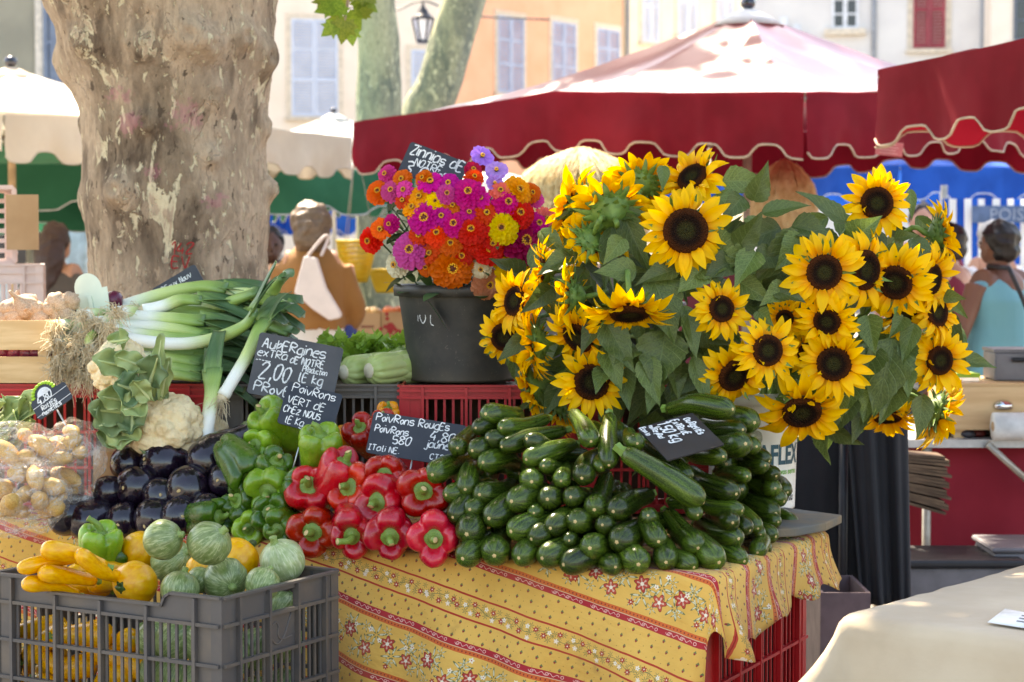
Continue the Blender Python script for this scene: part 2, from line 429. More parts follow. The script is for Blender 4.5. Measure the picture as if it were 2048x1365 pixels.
# ------------------------------------------------------------------ houses round the square
def plaster(name, c, c2): return pm(name, c, c2, rough=.9, ns=1.3, nd=6, ov=0, bump=.15, bs=30, bd=.01, lo=.25, hi=.8)
def shutter_mesh(wd, ht, mat):
    b = MB(); f = .06
    b.bbox((0, 0, 0), (f, .04, ht)); b.bbox((wd-f, 0, 0), (wd, .04, ht))
    for z in (0, ht*.36, ht*.68, ht-f): b.bbox((f, .002, z), (wd-f, .038, z+f))
    n = int(ht/.075)
    for i in range(n):
        z = f + (ht-2*f)*(i+.5)/n
        b.box((wd/2, .02, z), (wd-2*f, .008, .062), MX.Rotation(R(-32), 3, 'X'))
    return b.mesh('shutter', mat)
def house(name, label, A, B, h, mat, wins, depth=7, pipes=(), band=None):
    A, B = V((*A, 0)), V((*B, 0)); L = (B-A).length; ax = (B-A).normalized(); ay = V((-ax.y, ax.x, 0))
    m = MX((ax, ay, V((0,0,1)))).transposed().to_4x4(); m.translation = A
    t = thing(name, label, 'building', m, 'houses round the square')
    MB().bbox((0, 0, 0), (L, depth, h)).build('wall', mat, t)
    rf = MB(); rf.prism([(-.5, h), (depth/2, h+1.6), (depth+.5, h)], -.4, L+.4, 0); rf.build('roof', pm('roof_tile', srgb(176, 120, 88), srgb(140, 92, 70), ns=20, rough=.9), t)
    for p in pipes: MB().tube([(p, -.06, 0), (p, -.06, h)], .05, 10).build('drainpipe', pm('zinc', srgb(150, 152, 158), rough=.5, metal=.3), t)
    for (u0, u1, z0, z1, kind, smat) in wins:
        wd, ht = u1-u0, z1-z0
        if kind == 'shut':
            fr = MB()
            for q in (((u0-.13, -.03, z0-.02), (u0, .01, z1+.14)), ((u1, -.03, z0-.02), (u1+.13, .01, z1+.14)), ((u0, -.032, z1), (u1, .008, z1+.142))): fr.bbox(*q)
            f = fr.build('window', pm('stone_trim', srgb(226, 212, 192), rough=.9), t)
            MB().bbox((u0-.16, -.12, z0-.11), (u1+.16, .01, z0-.02)).build('sill', pm('stone_trim', (1,1,1)), f)
            me = shutter_mesh(wd/2-.005, ht, smat)
            ob('shutter', me, f, TR((u0, -.05, z0))); ob('shutter', me, f, TR((u0+wd/2+.005, -.05, z0)))
        else:
            fr = MB(); k = .06
            for q in (((u0, -.05, z0), (u0+k, .01, z1)), ((u1-k, -.05, z0), (u1, .01, z1)), ((u0+k, -.048, z0), (u1-k, .01, z0+k)), ((u0+k, -.048, z1-k), (u1-k, .01, z1)), (((u0+u1)/2-.05, -.052, z0+k), ((u0+u1)/2+.05, .01, z1-k))): fr.bbox(*q)
            for i in (1, 2):
                z = lerp(z0, z1, i/3)
                fr.bbox((u0+k, -.04, z-.02), ((u0+u1)/2-.05, .01, z+.02)); fr.bbox(((u0+u1)/2+.05, -.04, z-.02), (u1-k, .01, z+.02))
            f = fr.build('window', smat, t)
            MB().bbox((u0+k, -.012, z0+k), (u1-k, -.004, z1-k)).build('pane', pm('dark_glass', srgb(52, 56, 64), rough=.08, ov=0), f)
            MB().bbox((u0-.16, -.16, z0-.14), (u1+.16, .01, z0-.002)).build('sill', pm('stone_trim', (1,1,1)), f)
    return t
M_SH = pm('shutter_grey', srgb(176, 188, 212), srgb(160, 172, 198), rough=.6, ns=3, ov=.04)
M_SHP = pm('shutter_pale', srgb(208, 216, 232), srgb(196, 206, 224), rough=.6, ns=3, ov=.04)
M_SHR = pm('shutter_red', srgb(160, 62, 72), srgb(142, 52, 62), rough=.6, ns=3, ov=.04)
M_WHT = pm('white_frame', srgb(232, 234, 238), rough=.5, ov=0)
def wu(A, B, px, py):
    """facade coordinates (along, height) hit by a picture point"""
    A, B = V((*A, 0)), V((*B, 0)); ax = (B-A).normalized(); n = V((-ax.y, ax.x, 0)); d = ray(px, py)
    p = CAM + d*((A-CAM).dot(n)/d.dot(n)); return (p-A).dot(ax), p.z
def wrect(A, B, x0, y0, x1, y1):
    a = wu(A, B, x0, y0); b = wu(A, B, x1, y1); return (a[0], b[0], b[1], a[1])
HA = ((-16, 31), (P(168, 400, 34).x, 34))
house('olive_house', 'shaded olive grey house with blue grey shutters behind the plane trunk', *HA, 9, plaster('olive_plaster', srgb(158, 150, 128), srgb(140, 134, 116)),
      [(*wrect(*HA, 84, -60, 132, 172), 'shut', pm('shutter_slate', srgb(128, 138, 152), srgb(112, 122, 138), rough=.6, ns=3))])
HB = ((P(150, 400, 50).x, 50), (P(905, 400, 52).x, 52))
house('cream_house', 'pale cream plaster house with pale blue shutters behind the upright plane', *HB, 11, plaster('cream_plaster', srgb(244, 230, 214), srgb(234, 218, 200)),
      [(*wrect(*HB, 582, 38, 676, 234), 'shut', M_SHP), (*wrect(*HB, 822, 100, 896, 290), 'shut', M_SHP)], band=1)
HC = ((P(905, 400, 52.6).x, 52.6), (P(1244, 400, 59).x, 59))
house('orange_house', 'orange plaster house with grey blue shutters above the red parasol', *HC, 12, plaster('orange_plaster', srgb(240, 184, 152), srgb(232, 170, 136)),
      [(*wrect(*HC, 994, 30, 1046, 190), 'shut', M_SH), (*wrect(*HC, 1103, 42, 1150, 190), 'shut', M_SH), (*wrect(*HC, 1193, 56, 1237, 190), 'shut', M_SH)],
      pipes=())
HD = ((P(1247, 400, 59.2).x, 59.2), (P(1482, 400, 63).x, 63))
house('yellow_house', 'pale yellow house with white shutters behind the peak of the red parasol', *HD, 12, plaster('yellow_plaster', srgb(240, 230, 206), srgb(232, 220, 192)),
      [(*wrect(*HD, 1284, -110, 1316, 86), 'shut', M_SHP), (*wrect(*HD, 1355, -110, 1392, 74), 'shut', M_SHP), (*wrect(*HD, 1432, -110, 1464, 66), 'shut', M_SHP)], pipes=(.1,))
HE = ((P(1484, 400, 46).x, 46), (P(1975, 400, 45).x, 45))
house('grey_house', 'grey white plaster house with a small white window and red shutters', *HE, 12, plaster('grey_plaster', srgb(226, 222, 218), srgb(210, 206, 204)),
      [(*wrect(*HE, 1664, -30, 1717, 58), 'glass', M_WHT), (*wrect(*HE, 1828, -110, 1890, 96), 'shut', M_SHR), (*wrect(*HE, 1560, 36, 1576, 60), 'glass', M_WHT), (*wrect(*HE, 1588, 50, 1602, 70), 'glass', M_WHT)],
      pipes=(wu(*HE, 1748, 50)[0], wu(*HE, 1975, 50)[0]-.1))
HF = ((P(1978, 400, 44).x, 44), (26, 43))
house('corner_house', 'cream house with a dark window at the corner beyond the grey house', *HF, 12, plaster('cream_plaster', (1,1,1), None),
      [(*wrect(*HF, 2028, -40, 2090, 82), 'glass', pm('dark_frame', srgb(90, 98, 112)))])
# wall lantern hung on a wire
lp = P(846, 52, 26); S = 26/FPX
lan = thing('street_lantern', 'black hanging street lantern with frosted panes between the two plane trunks', 'lantern', TR(lp))
M_BLK = pm('black_iron', srgb(40, 40, 46), rough=.45, ov=0)
fr = MB(); z1, z0, r1, r0 = 12*S, -30*S, 21*S, 12*S
for i in range(6):
    a = i*math.pi/3; c, s = math.cos(a), math.sin(a)
    fr.tube([(c*r1, s*r1, z1), (c*r0, s*r0, z0)], .012, 6)
fr.lathe([(r0*.9, z0-.03), (r0+.01, z0-.02), (r0+.012, z0), (r0*.95, z0+.004)], 12)
fr.build('frame', M_BLK, lan)
hood = MB(); hood.lathe([(r1*1.12, z1), (r1*1.08, z1+.02), (r1*.8, z1+.05), (r1*.5, z1+.1), (r1*.42, z1+.13), (r1*.2, z1+.16), (.015, z1+.2), (.01, z1+.24)], 12); hood.build('hood', M_BLK, lan)
gl = MB(); gl.lathe([(r0*.93, z0+.006), (r1*.95, z1-.002)], 6, close=False); gl.build('glass', pm('frosted', srgb(214, 212, 220), rough=.5, ov=0), lan)
wr = MB(); wr.tube(crom([P(640, 10, 26)-lp, P(780, 22, 26)-lp, V((0, 0, z1+.24)), P(930, 30, 26)-lp, P(1100, 40, 26)-lp]), .012, 6); wr.build('wire', M_BLK, lan)
# ------------------------------------------------------------------ the stall: table, cloth, crates
TZ = .778
KC = V((.405, 4.03, TZ)); E1 = V((-math.cos(R(26.5)), math.sin(R(26.5)), 0)); E2 = V((E1.y, -E1.x, 0))   # corner, along the front to the west, into the depth
CONTACT = [(0,1060),(100,1065),(300,1072),(450,1085),(560,1100),(700,1115),(870,1132),(1000,1140),(1277,1152),(1450,1146),(1515,1118),(1560,1092),(1610,1050)]
def pile(px, py, rad=.028, slope=1.5, off=.03):
    """a point of a heap that leans back from the table's front edge, under the picture point"""
    Y0 = T(px, interp(CONTACT, px), TZ).y; Y = Y0
    for _ in range(8):
        z = P(px, py, Y).z; Y = Y0 + off + slope*max(0, z - TZ - rad)
    return P(px, py, Y)
def tb(s, t, z=0): return KC + E1*s + E2*t + V((0, 0, z))
tbl = thing('trestle_table', 'long board table laid on red crates under the yellow cloth', 'table', MX.Identity(4))
M_PLY = pm('plywood', srgb(150, 120, 86), srgb(120, 94, 66), ns=4, stretch=(8, 1, 1))
for i in range(5):
    b = MB(); b.v = []
    s0 = .01 if i < 2 else (.12 if i == 2 else .38); q = [tb(s0, .01+i*.3, -.03), tb(2.6, .01+i*.3, -.03), tb(2.6, .305+i*.3, -.03), tb(s0, .305+i*.3, -.03)]
    b.v = q + [p + V((0, 0, .024)) for p in q]
    for f in ((3,2,1,0),(4,5,6,7),(0,1,5,4),(1,2,6,5),(2,3,7,6),(3,0,4,7)): b.face(f, None, 0, False)
    b.build('plank', M_PLY, tbl)

# printed Provencal cloth
def m_cloth():
    uv = ncoord('UV'); wob = nnoise(uv, 14, 2)
    x, y, _ = nxyz(uv); u = x + (wob-.5)*.006; v0 = y + (nnoise(ncoord('UV', (1.3, 1, 1)), 9, 2)-.5)*.005
    PER = .305
    v = (v0/PER).frac()*PER; row = (v0/PER).floor()
    red, org, yel, cream, grn, dk = srgb(172, 44, 52), srgb(204, 98, 50), srgb(226, 178, 92), srgb(232, 220, 196), srgb(108, 112, 72), srgb(96, 52, 42)
    base = nmix(nnoise(uv, 5, 4).sstep(.3, .75), yel, srgb(210, 160, 76))
    def band(a, b): return (v > a)*(v < b)
    k = base
    # sprigs in the dotted fields
    def dots(a, b, c, k, ph):
        cu = .036; n = 3
        h = (b-a)/n; vv = (v-a)/h; ri = vv.floor(); uu = u/cu + ri*.37 + ph; lu = (uu.frac()-.5)*cu; lv = (vv.frac()-.5)*h
        d = (lu*lu+lv*lv).sqrt(); m = band(a, b)
        k = nmix(m*((lu.abs()*1.0+(lv+.001).abs()*.8) < .0036), k, grn); k = nmix(m*(((lu-.0004).abs()+(lv-.0012).abs()) < .0026), k, srgb(150, 44, 48))
        d2 = ((((uu+.5).frac()-.5)*cu).abs() + (lv-h*.22).abs()); return nmix(m*(d2 < .0012), k, srgb(160, 120, 60))
    k = dots(.026, .083, 0, k, 0.1); k = dots(.137, .182, 0, k, .45)
    # flower: petals round a cell centre
    def flower(k, cu, cv, R_, cf, cc, ph, n=5, mask=None, jit=.25, amp=.3, edge=None, sub=0.0):
        ci = (u/cu + ph).floor(); rn = nwhite(ncomb(ci, row, ph*9)); lu = ((u/cu+ph).frac()-.5)*cu + (rn-.5)*cu*jit
        lv = v - cv + ((rn*13.7).frac()-.5)*cu*jit*.8
        d = (lu*lu+lv*lv).sqrt(); a = E.m('ARCTAN2', lv, lu)*n + rn*20
        rr = a.cos()*amp+1
        if edge: k = nmix(d < rr*(R_*1.13), k, edge)
        k = nmix(d < rr*R_, k, cf)
        if sub: k = nmix((d < rr*(R_*.72))*(d > R_*.3)*((a.cos()) > .45), k, tuple(lerp(p, q, sub) for p, q in zip(cf, cream)))
        return nmix(d < R_*.3, k, cc)
    def leaves(k, cu, cv, R_, ph, c, n=4, ecc=.85, len_=.9, edge=None):
        ci = (u/cu + ph).floor(); rn = nwhite(ncomb(ci, row, ph*5+3)); lu = ((u/cu+ph).frac()-.5)*cu + (rn-.5)*cu*.2; lv = v-cv+((rn*7.1).frac()-.5)*cu*.2
        d = (lu*lu+lv*lv).sqrt(); a = (E.m('ARCTAN2', lv, lu)*(n/2.0) + rn*9).cos().abs()
        m = a.pow(5)*R_
        k = nmix((d < m)*(d > R_*.12), k, c)
        if edge: k = nmix((d < m*.8-.0006)*(d > R_*.3), k, edge)
        return k
    # small vine between the two thin lines
    vine = (v - .1105 - (u*75).sin()*.006).abs() < .0006
    k = nmix(band(.09, .131)*vine, k, grn)
    for cu, cv, R_, ph in ((.019, .101, .007, .2), (.022, .118, .0075, .7), (.017, .111, .006, .05)): k = leaves(k, cu, cv, R_, ph, grn, 6)
    k = flower(k, .052, .103, .0052, srgb(170, 58, 50), cream, .1, 6, jit=.2); k = flower(k, .052, .117, .0055, srgb(170, 58, 50), cream, .45, 6, jit=.2)
    k = flower(k, .052, .109, .0042, cream, srgb(200, 170, 130), .75, 5, jit=.3); k = flower(k, .052, .121, .0045, srgb(228, 206, 180), cream, .93, 5, jit=.3)
    # wide field with big flowers
    for cu, cv, R_, ph in ((.075, .235, .026, .3), (.075, .270, .026, .8), (.06, .25, .02, .55), (.05, .222, .014, .1), (.05, .285, .014, .6)):
        k = leaves(k, cu, cv, R_, ph, grn, 6, edge=srgb(206, 200, 166))
    k = flower(k, .105, .245, .0135, srgb(178, 64, 52), cream, .2, 6, amp=.22, edge=srgb(130, 40, 40), sub=.45, jit=.12)
    k = flower(k, .105, .268, .0125, srgb(186, 78, 60), cream, .7, 5, amp=.28, edge=srgb(140, 50, 44), sub=.5, jit=.12)
    k = flower(k, .13, .222, .005, cream, srgb(170, 58, 50), .95, 5, jit=.2); k = flower(k, .13, .286, .0055, srgb(170, 58, 50), cream, .45, 6, jit=.2); k = flower(k, .065, .237, .0045, cream, srgb(170, 58, 50), .05, 5, jit=.3)
    # stripes
    def zig(a, b, per):  # little teeth
        return (((u/per).frac()-.5).abs()*2*(b-a) + a)
    for o0, o1, r0, r1 in ((.001, .0105, .012, .0245), (.194, .2035, .180, .1925)):
        k = nmix(band(min(o0, r0), max(o1, r1)), k, srgb(206, 178, 140))
        k = nmix(band(o0, o1), k, org); k = nmix(band(r0, r1), k, red)
        mid = (o0+o1)/2; lu = ((u/.0085).frac()-.5)*.0085; k = nmix((lu.abs()*1.3+(v-mid).abs() < .0024), k, srgb(128, 48, 44))
        mr = (r0+r1)/2; w1 = (u*420).sin()*.0026; sq = ((v-mr-w1).abs() < .0007)*((u*70).sin() > -.55); k = nmix(sq, k, srgb(226, 178, 166))
        lu2 = ((u/.03).frac()-.5)*.03; dd = (lu2*lu2+(v-mr)*(v-mr)).sqrt(); k = nmix((dd-.003).abs() < .0006, k, srgb(226, 178, 166))
    for a in (.085, .132): k = nmix(band(a, a+.0042), k, srgb(186, 66, 46)); k = nmix(band(a+.0015, a+.0026), k, srgb(150, 40, 36))
    # stains: soil and wet marks
    st = nnoise(uv, 7, 4, .6).sstep(.62, .74); k = nmix(st*.45, k, srgb(112, 78, 56))
    k2 = nnoise(ncoord('UV', (1, 1, 1)), 2.5, 5); k = nmix(k2.sstep(.45, .8)*.25, k, srgb(190, 150, 90))
    for (a, b_, rx, ry) in ((.62, .155, .035, .03), (.52, .13, .035, .03), (.44, .115, .03, .035), (.56, .20, .05, .03)):
        d = ((x-a)/rx).pow(2.0) + ((y-b_)/ry).pow(2.0); k = nmix((d+nnoise(uv, 40, 3)*1.6-.8).sstep(1.0, .1)*.55, k, srgb(104, 66, 48))
    weave = (x*2600).sin()*(y*2600).sin()
    return {'Base Color': k, 'Roughness': .85, 'Specular IOR Level': .2, 'Sheen Weight': .1, 'bump': (nnoise(uv, 16, 5, .6)*1.2 + nnoise(ncoord('UV', (1, 3, 1)), 9, 3)*1.2 + weave*.02, .5, .009)}
M_CLOTH = newmat('provencal_print', m_cloth)
def cloth_pt(s, t):
    """s along the front edge (negative: over the side), t into the depth (negative: over the front)"""
    r = .02
    def drop(d):   # outwards, downwards for a cloth length d past the edge
        if d < r*1.57: a = d/r; return r*math.sin(a), r*(1-math.cos(a))
        return r, r + d - r*1.57
    z0 = .004 + .003*NZ.noise(V((s*6, t*6, 0)))
    if t >= 0 and s >= 0: return tb(s, t, z0)
    if s >= 0:
        o, dn = drop(-t); k = smooth(.02, .3, dn)
        fold = .022*math.sin(s*13+1.2*math.sin(s*5))*k + .012*math.sin(s*31+2)*k + .03*k + .012*NZ.noise(V((s*9, t*5, 3)))*k
        lf = 1.0 + 0.6*smooth(.25, 0, s)*k
        return tb(s, -o - fold*lf, z0 - dn)
    if t >= 0:
        o, dn = drop(-s); k = smooth(.02, .2, dn)
        fold = .022*math.sin(t*24+.6)*k + .012*math.sin(t*51)*k + .03*k + .06*smooth(.5, .75, t)*k
        return tb(-o - fold, t, z0 - dn)
    d = math.hypot(s, t); o, dn = drop(d); k = smooth(.02, .3, dn); a = math.atan2(-s, -t)
    fl = o + k*(.03 + .035*math.sin(a*2)**2 + .012*math.sin(a*7))
    return tb(-math.sin(a)*fl, -math.cos(a)*fl, z0 - dn)
cb = MB(); NS, NTT = 190, 110; SK = R(-13.5)
def side(t): return max(.012, .13 + .05*smooth(.5, 0, t) + .012*math.sin(t*40)) if t >= 0 else .18 - .165*smooth(0, .16, -t)
idx = {}
for j in range(NTT+1):
    t = lerp(-.58, .72, j/NTT)
    for i in range(NS+1):
        q = i/NS; s = lerp(-side(t), 2.3, q) if True else 0
        idx[i, j] = len(cb.v); cb.v.append(cloth_pt(s, t))
        idx['u', i, j] = (s*math.cos(SK) - t*math.sin(SK), .175 - (s*math.sin(SK) + t*math.cos(SK)))
for j in range(NTT):
    for i in range(NS):
        q = [(i, j), (i, j+1), (i+1, j+1), (i+1, j)]
        cb.face([idx[a] for a in q], [idx[('u', *a)] for a in q])
cl_o = solid(cb.build('tablecloth', M_CLOTH), .0015)
tag(cl_o, 'yellow tablecloth printed with red stripes and small flowers over the table', 'tablecloth')
sb = MB()
pp = [T(1400, 1052, .795), T(1560, 1030, .795), T(1684, 1047, .795), T(1652, 1063, .795), T(1590, 1074, .795), T(1400, 1085, .795)]
sb.v = pp + [p + V((0, 0, .02)) for p in pp]; n = 6
sb.face(range(n-1, -1, -1), None, 0, False); sb.face(range(n, 2*n), None, 0, False)
for i in range(n): sb.face((i, (i+1) % n, n+(i+1) % n, n+i), None, 0, False)
bevel(tag(sb.build('stone_slab', pm('slate', srgb(92, 94, 90), srgb(124, 108, 84), rough=.7, ns=9, bump=.5, bs=60, ov=0)), 'grey slate slab with a rough edge at the corner of the table', 'slab'), .003)

# ------------------------------------------------------------------ plastic crates
def crate(name, label, mt, mat, L, W, H, rows, group, notch=False, emblem=None, cols=4, slots=5, rim=.05, hole=False, only=None, base=True):
    """open moulded crate, origin under its middle; front and back are the long walls"""
    t = thing(name, label, 'crate', mt, group); th = .004; bz = .02
    if base: MB().bbox((-L/2+.01, -W/2+.01, 0), (L/2-.01, W/2-.01, .008)).build('floor_panel', mat, t)
    ch = (H - rim - bz)/rows
    def wall(len_, rot, off, nc, nslot, nt, hl, em):
        M4 = MX.Rotation(rot, 4, 'Z'); x0 = -len_/2
        fr = MB(); cw = len_/(nc+1.0); side_ = cw*.5
        xs = [x0+side_+i*cw for i in range(nc+1)]
        # solid panels: rim band, bottom band, ends
        if nt:
            n0, n1, dz = x0+len_*.27, x0+len_*.76, .026; sl = .022
            fr.prism([(x0, H-rim), (-x0, H-rim), (-x0, H), (n1+sl, H), (n1+sl*.35, H-dz*.35), (n1, H-dz), (n0, H-dz), (n0-sl*.35, H-dz*.35), (n0-sl, H), (x0, H)], off-th/2, off+th/2, 1)
            top = [(x0, H), (n0-sl, H), (n0-sl*.4, H-dz*.3), (n0, H-dz), (n1, H-dz), (n1+sl*.4, H-dz*.3), (n1+sl, H), (-x0, H)]
            for a, c in zip(top, top[1:]):
                d = V((c[0]-a[0], 0, c[1]-a[1])); an = math.atan2(d.z, d.x); fr.box(((a[0]+c[0])/2, off-.002, (a[1]+c[1])/2), (d.length+.003, .014, .005), MX.Rotation(-an, 3, 'Y'))
        else:
            if hl:
                hx, z0_, z1_ = .058, H-rim-.012, H-.012
                fr.bbox((x0, off-th/2, H-rim), (-hx, off+th/2, H)); fr.bbox((hx, off-th/2, H-rim), (-x0, off+th/2, H)); fr.bbox((-hx, off-th/2, H-.014), (hx, off+th/2, H))
            else: fr.bbox((x0, off-th/2, H-rim), (-x0, off+th/2, H))
            fr.bbox((x0, off-.009, H-.004), (-x0, off+.005, H+.001))
        fr.bbox((x0, off-th/2, 0), (-x0, off+th/2, bz))
        fr.bbox((x0, off-th/2, bz), (x0+side_, off+th/2, H-rim)); fr.bbox((-x0-side_, off-th/2, bz), (-x0, off+th/2, H-rim))
        wl = fr.build('wall', mat, t, M4)
        rb = MB()
        for x in xs: rb.bbox((x-.0035, off-.012, .003), (x+.0035, off+.003, H-(.03 if nt and n0 < x < n1 else .005)))
        rb.build('rib', mat, t, M4)
        rl = MB()
        zs = [bz] + [bz+ch*(i+1) for i in range(rows)] + [H-rim+.0]
        for z in sorted(set(zs)): rl.bbox((x0+.001, off-.0105, z-.0035), (-x0-.001, off+.0035, z+.0035))
        if not nt: rl.bbox((x0+.001, off-.0095, H-rim*.45-.003), (-x0-.001, off+.003, H-rim*.45+.003)) if not hl else None
        rl.build('rail', mat, t, M4)
        bar = MB(); bar.bbox((-.0032, -th/2, .003), (.0032, th/2, ch-.003)); bm_ = bar.mesh('bar', mat)
        for rr in range(rows):
            for c in range(nc):
                if em and rr == rows-1 and c == nc//2:
                    pn = MB().bbox((xs[c]+.002, off-th/2, bz+rr*ch+.003), (xs[c+1]-.002, off+th/2, bz+(rr+1)*ch-.003)).build('panel', mat, t, M4); w_ = xs[c+1]-xs[c]
                    MB().tube(crom([(xs[c]+w_*a, off-th/2-.0005, bz+rr*ch+ch*b_) for a, b_ in ((.82, .9), (.55, .3), (.3, .18), (.15, .35), (.12, .62), (.28, .75), (.38, .6), (.36, .4), (.5, .26), (.85, .3))], 5), .0016, 6).build('emblem', mat, pn); continue
                ns = nslot
                step = cw/ns
                for k in range(ns):
                    ob('bar', bm_, t, M4 @ TR((xs[c]+step*(k+.5)+ (step*.0), off, bz+rr*ch)))
    sides = only or 'FBLR'
    if 'F' in sides: wall(L, 0, -W/2, cols, slots, notch, False, None)
    if 'B' in sides: wall(L, math.pi, -W/2, cols, slots, notch, False, None)
    if 'R' in sides: wall(W, math.pi/2, -L/2, 3, max(3, slots-1), False, hole, emblem)
    if 'L' in sides: wall(W, -math.pi/2, -L/2, 3, max(3, slots-1), False, hole, emblem)
    for sx in (-1, 1):
        for sy in (-1, 1):
            b = MB(); b.prism([(sx*(L/2+.004), sy*(W/2+.004)), (sx*(L/2-.022), sy*(W/2+.004)), (sx*(L/2-.022), sy*(W/2-.003)), (sx*(L/2-.003), sy*(W/2-.003)), (sx*(L/2-.003), sy*(W/2-.022)), (sx*(L/2+.004), sy*(W/2-.022))], 0, H-.002, 2)
            b.build('corner_post', mat, t)
    return t
def plastic(name, c, c2, rough=.45): return pm(name, c, c2, rough=rough, ns=7, nd=5, ov=.06, bump=.25, bs=70, bd=.001, lo=.4, hi=.75)
M_GREY = plastic('grey_plastic', srgb(78, 74, 73), srgb(104, 92, 80), .5)
M_GREY2 = plastic('brown_grey_plastic', srgb(104, 96, 88), srgb(90, 82, 76), .55)
M_RED = plastic('red_plastic', srgb(192, 30, 36), srgb(168, 22, 30), .4)
# grey crate in front: corner at picture (442,1197), long wall to the west
c0 = P(442, 1197, 3.84); cz = c0.z; ang = R(-30); GL, GW, GH = .60, .385, .31
ex, ey = V((math.cos(ang), math.sin(ang), 0)), V((-math.sin(ang), math.cos(ang), 0))
gc = V((c0.x, c0.y, 0)) - ex*GL/2 + ey*GW/2
GM = TR((gc.x, gc.y, cz-GH), MX.Rotation(ang, 3, 'Z'))
crate('plastic_crate', 'dusty grey plastic crate full of yellow and round courgettes before the table', GM, M_GREY, GL, GW, GH, 3, None, notch=True, emblem=True, cols=4, slots=6, rim=.055, hole=True)
crate('plastic_crate', 'grey plastic crate at the bottom of the stack under the courgettes', TR((gc.x, gc.y, cz-2*GH-.004), MX.Rotation(ang, 3, 'Z')), M_GREY, GL, GW, GH, 3, None, notch=False, cols=4, slots=5)
pb = thing('pallet', 'low wooden pallet under the stacked grey crates', 'pallet', TR((gc.x, gc.y, 0), MX.Rotation(ang, 3, 'Z'))); ph = cz-2*GH-.008
for i in range(5): MB().bbox((-.3, -.2+i*.085, ph-.02), (.3, -.13+i*.085, ph)).build('board', M_PLY, pb)
for x in (-.27, 0, .27): MB().bbox((x-.03, -.2, 0), (x+.03, .21, ph-.021)).build('block', M_PLY, pb)
# red crates carrying the table: two high under the corner, more along the front
side_len = .66
for k, (s, lab) in enumerate(((.24, 'under the table corner'), (1.15, 'under the middle of the table'))):
    for lv in range(2):
        c = tb(s, .36, 0); h = (TZ-.036)/2
        tc = crate('plastic_crate', f'red plastic crate {lab}, {"lower" if lv == 0 else "upper"} of its stack', TR((c.x, c.y, lv*(h+.001)), MX.Rotation(R(-26.5)+math.pi/2, 3, 'Z')), M_RED, side_len, .42, h, 2, 'red crates carrying the table', cols=4, slots=5, rim=.07, only='FRLB' if k == 0 else 'F')
        ln = MB(); ln.bbox((-side_len/2+.03, -.16, .012), (side_len/2-.03, .16, h-.03)); ln.build('added_shade_box', pm('slot_shade_brown', srgb(50, 38, 34), rough=.9), tc)  # dark box added inside so that the slots read as shaded
# row of crates standing at the back of the table; they carry leeks, celery and the flower buckets
CZ = P(900, 768, 5.0).z; CH = CZ - TZ
def rowcrate(px0, px1, Y, label, mat, rot=0.0, W=.4, cols=4, slots=5):
    a, b_ = P(px0, 768, Y), P(px1, 768, Y); L = b_.x-a.x
    t = crate('plastic_crate', label, TR(((a.x+b_.x)/2, Y+W/2, TZ+.002), MX.Rotation(rot, 3, 'Z')), mat, L, W, CH-.004, 3, 'crates along the back of the table', cols=cols, slots=slots, rim=.03)
    ln = MB(); h = CH-.004
    ln.bbox((-L/2+.008, .02, .01), (L/2-.008, .03, h-.006)); ln.bbox((-L/2+.008, -W/2+.009, h-.014), (L/2-.008, .02, h-.006))
    ln.build('added_shade_board', pm('shade_board_brown', srgb(86, 70, 56), rough=.9), t); return t  # brown back and top boards added to keep daylight out of the slots
rowcrate(-70, 428, 5.02, 'red plastic crate under the leeks and garlic box', M_RED)
rowcrate(440, 796, 5.0, 'brown grey plastic crate under the celery', M_GREY2, cols=3, slots=5)
rowcrate(802, 1150, 4.97, 'red plastic crate under the black flower bucket', M_RED, cols=3, slots=5)
rowcrate(1155, 1420, 4.97, 'red plastic crate behind the courgette heap', M_RED, cols=2, slots=5)
# ------------------------------------------------------------------ chalk handwriting: strokes on a 6 x 9 grid, a b c below the line
GL_ = {'A':'003960 1454','u':'060120415650','b':'0900 0426463301','e':'0454562604012050','r':'0600 043656','g':'562604013052565b2c0b','i':'0600 0809','n':'0600 0426465450',
's':'5536051343512001','x':'0650 0056','t':'292140 0656','a':'5626040120525650','d':'5526040120525950','o':'36040220424436','c':'552604012051','l':'191130','k':'0900 460350',
'N':'00095059','O':'2907022042574929','T':'0969 3930','R':'00094967450560','P':'000949674505','E':'59090050 0545','V':'093069','S':'5839080654513001','U':'0902205259',
'C':'573907022051','Z':'09590050','v':'063066','h':'0900 0426465450','z':'06560050','j':'464b2c0b 4849','I':'0949 2920 0040','L':'090050','J':'59522002','G':'5739070220525434',
'K':'0900 590450','X':'0960 0069','F':'590900 0545','m':'0600 0516254540 2520','y':'0622 562c0b','p':'060c 0426463301','w':'0610365066','B':'0009495725055500',
'0':'2907022042574929','1':'173930','2':'072949570050','3':'08395725533001','4':'390353 4540','5':'59090545523001','8':'250729572502205225','7':'095920','6':'491602205233040',
'.':'1011',',':'211b','-':'0454','/':'0069','€':'573907022052 0545 0343',"'":'1917','~':'0436465667'}
GL_['6'] = '4916022052334503'
def _pt(a, b): return V((int(a)/9, (int(b) if b.isdigit() else -(ord(b)-96))/9, 0))
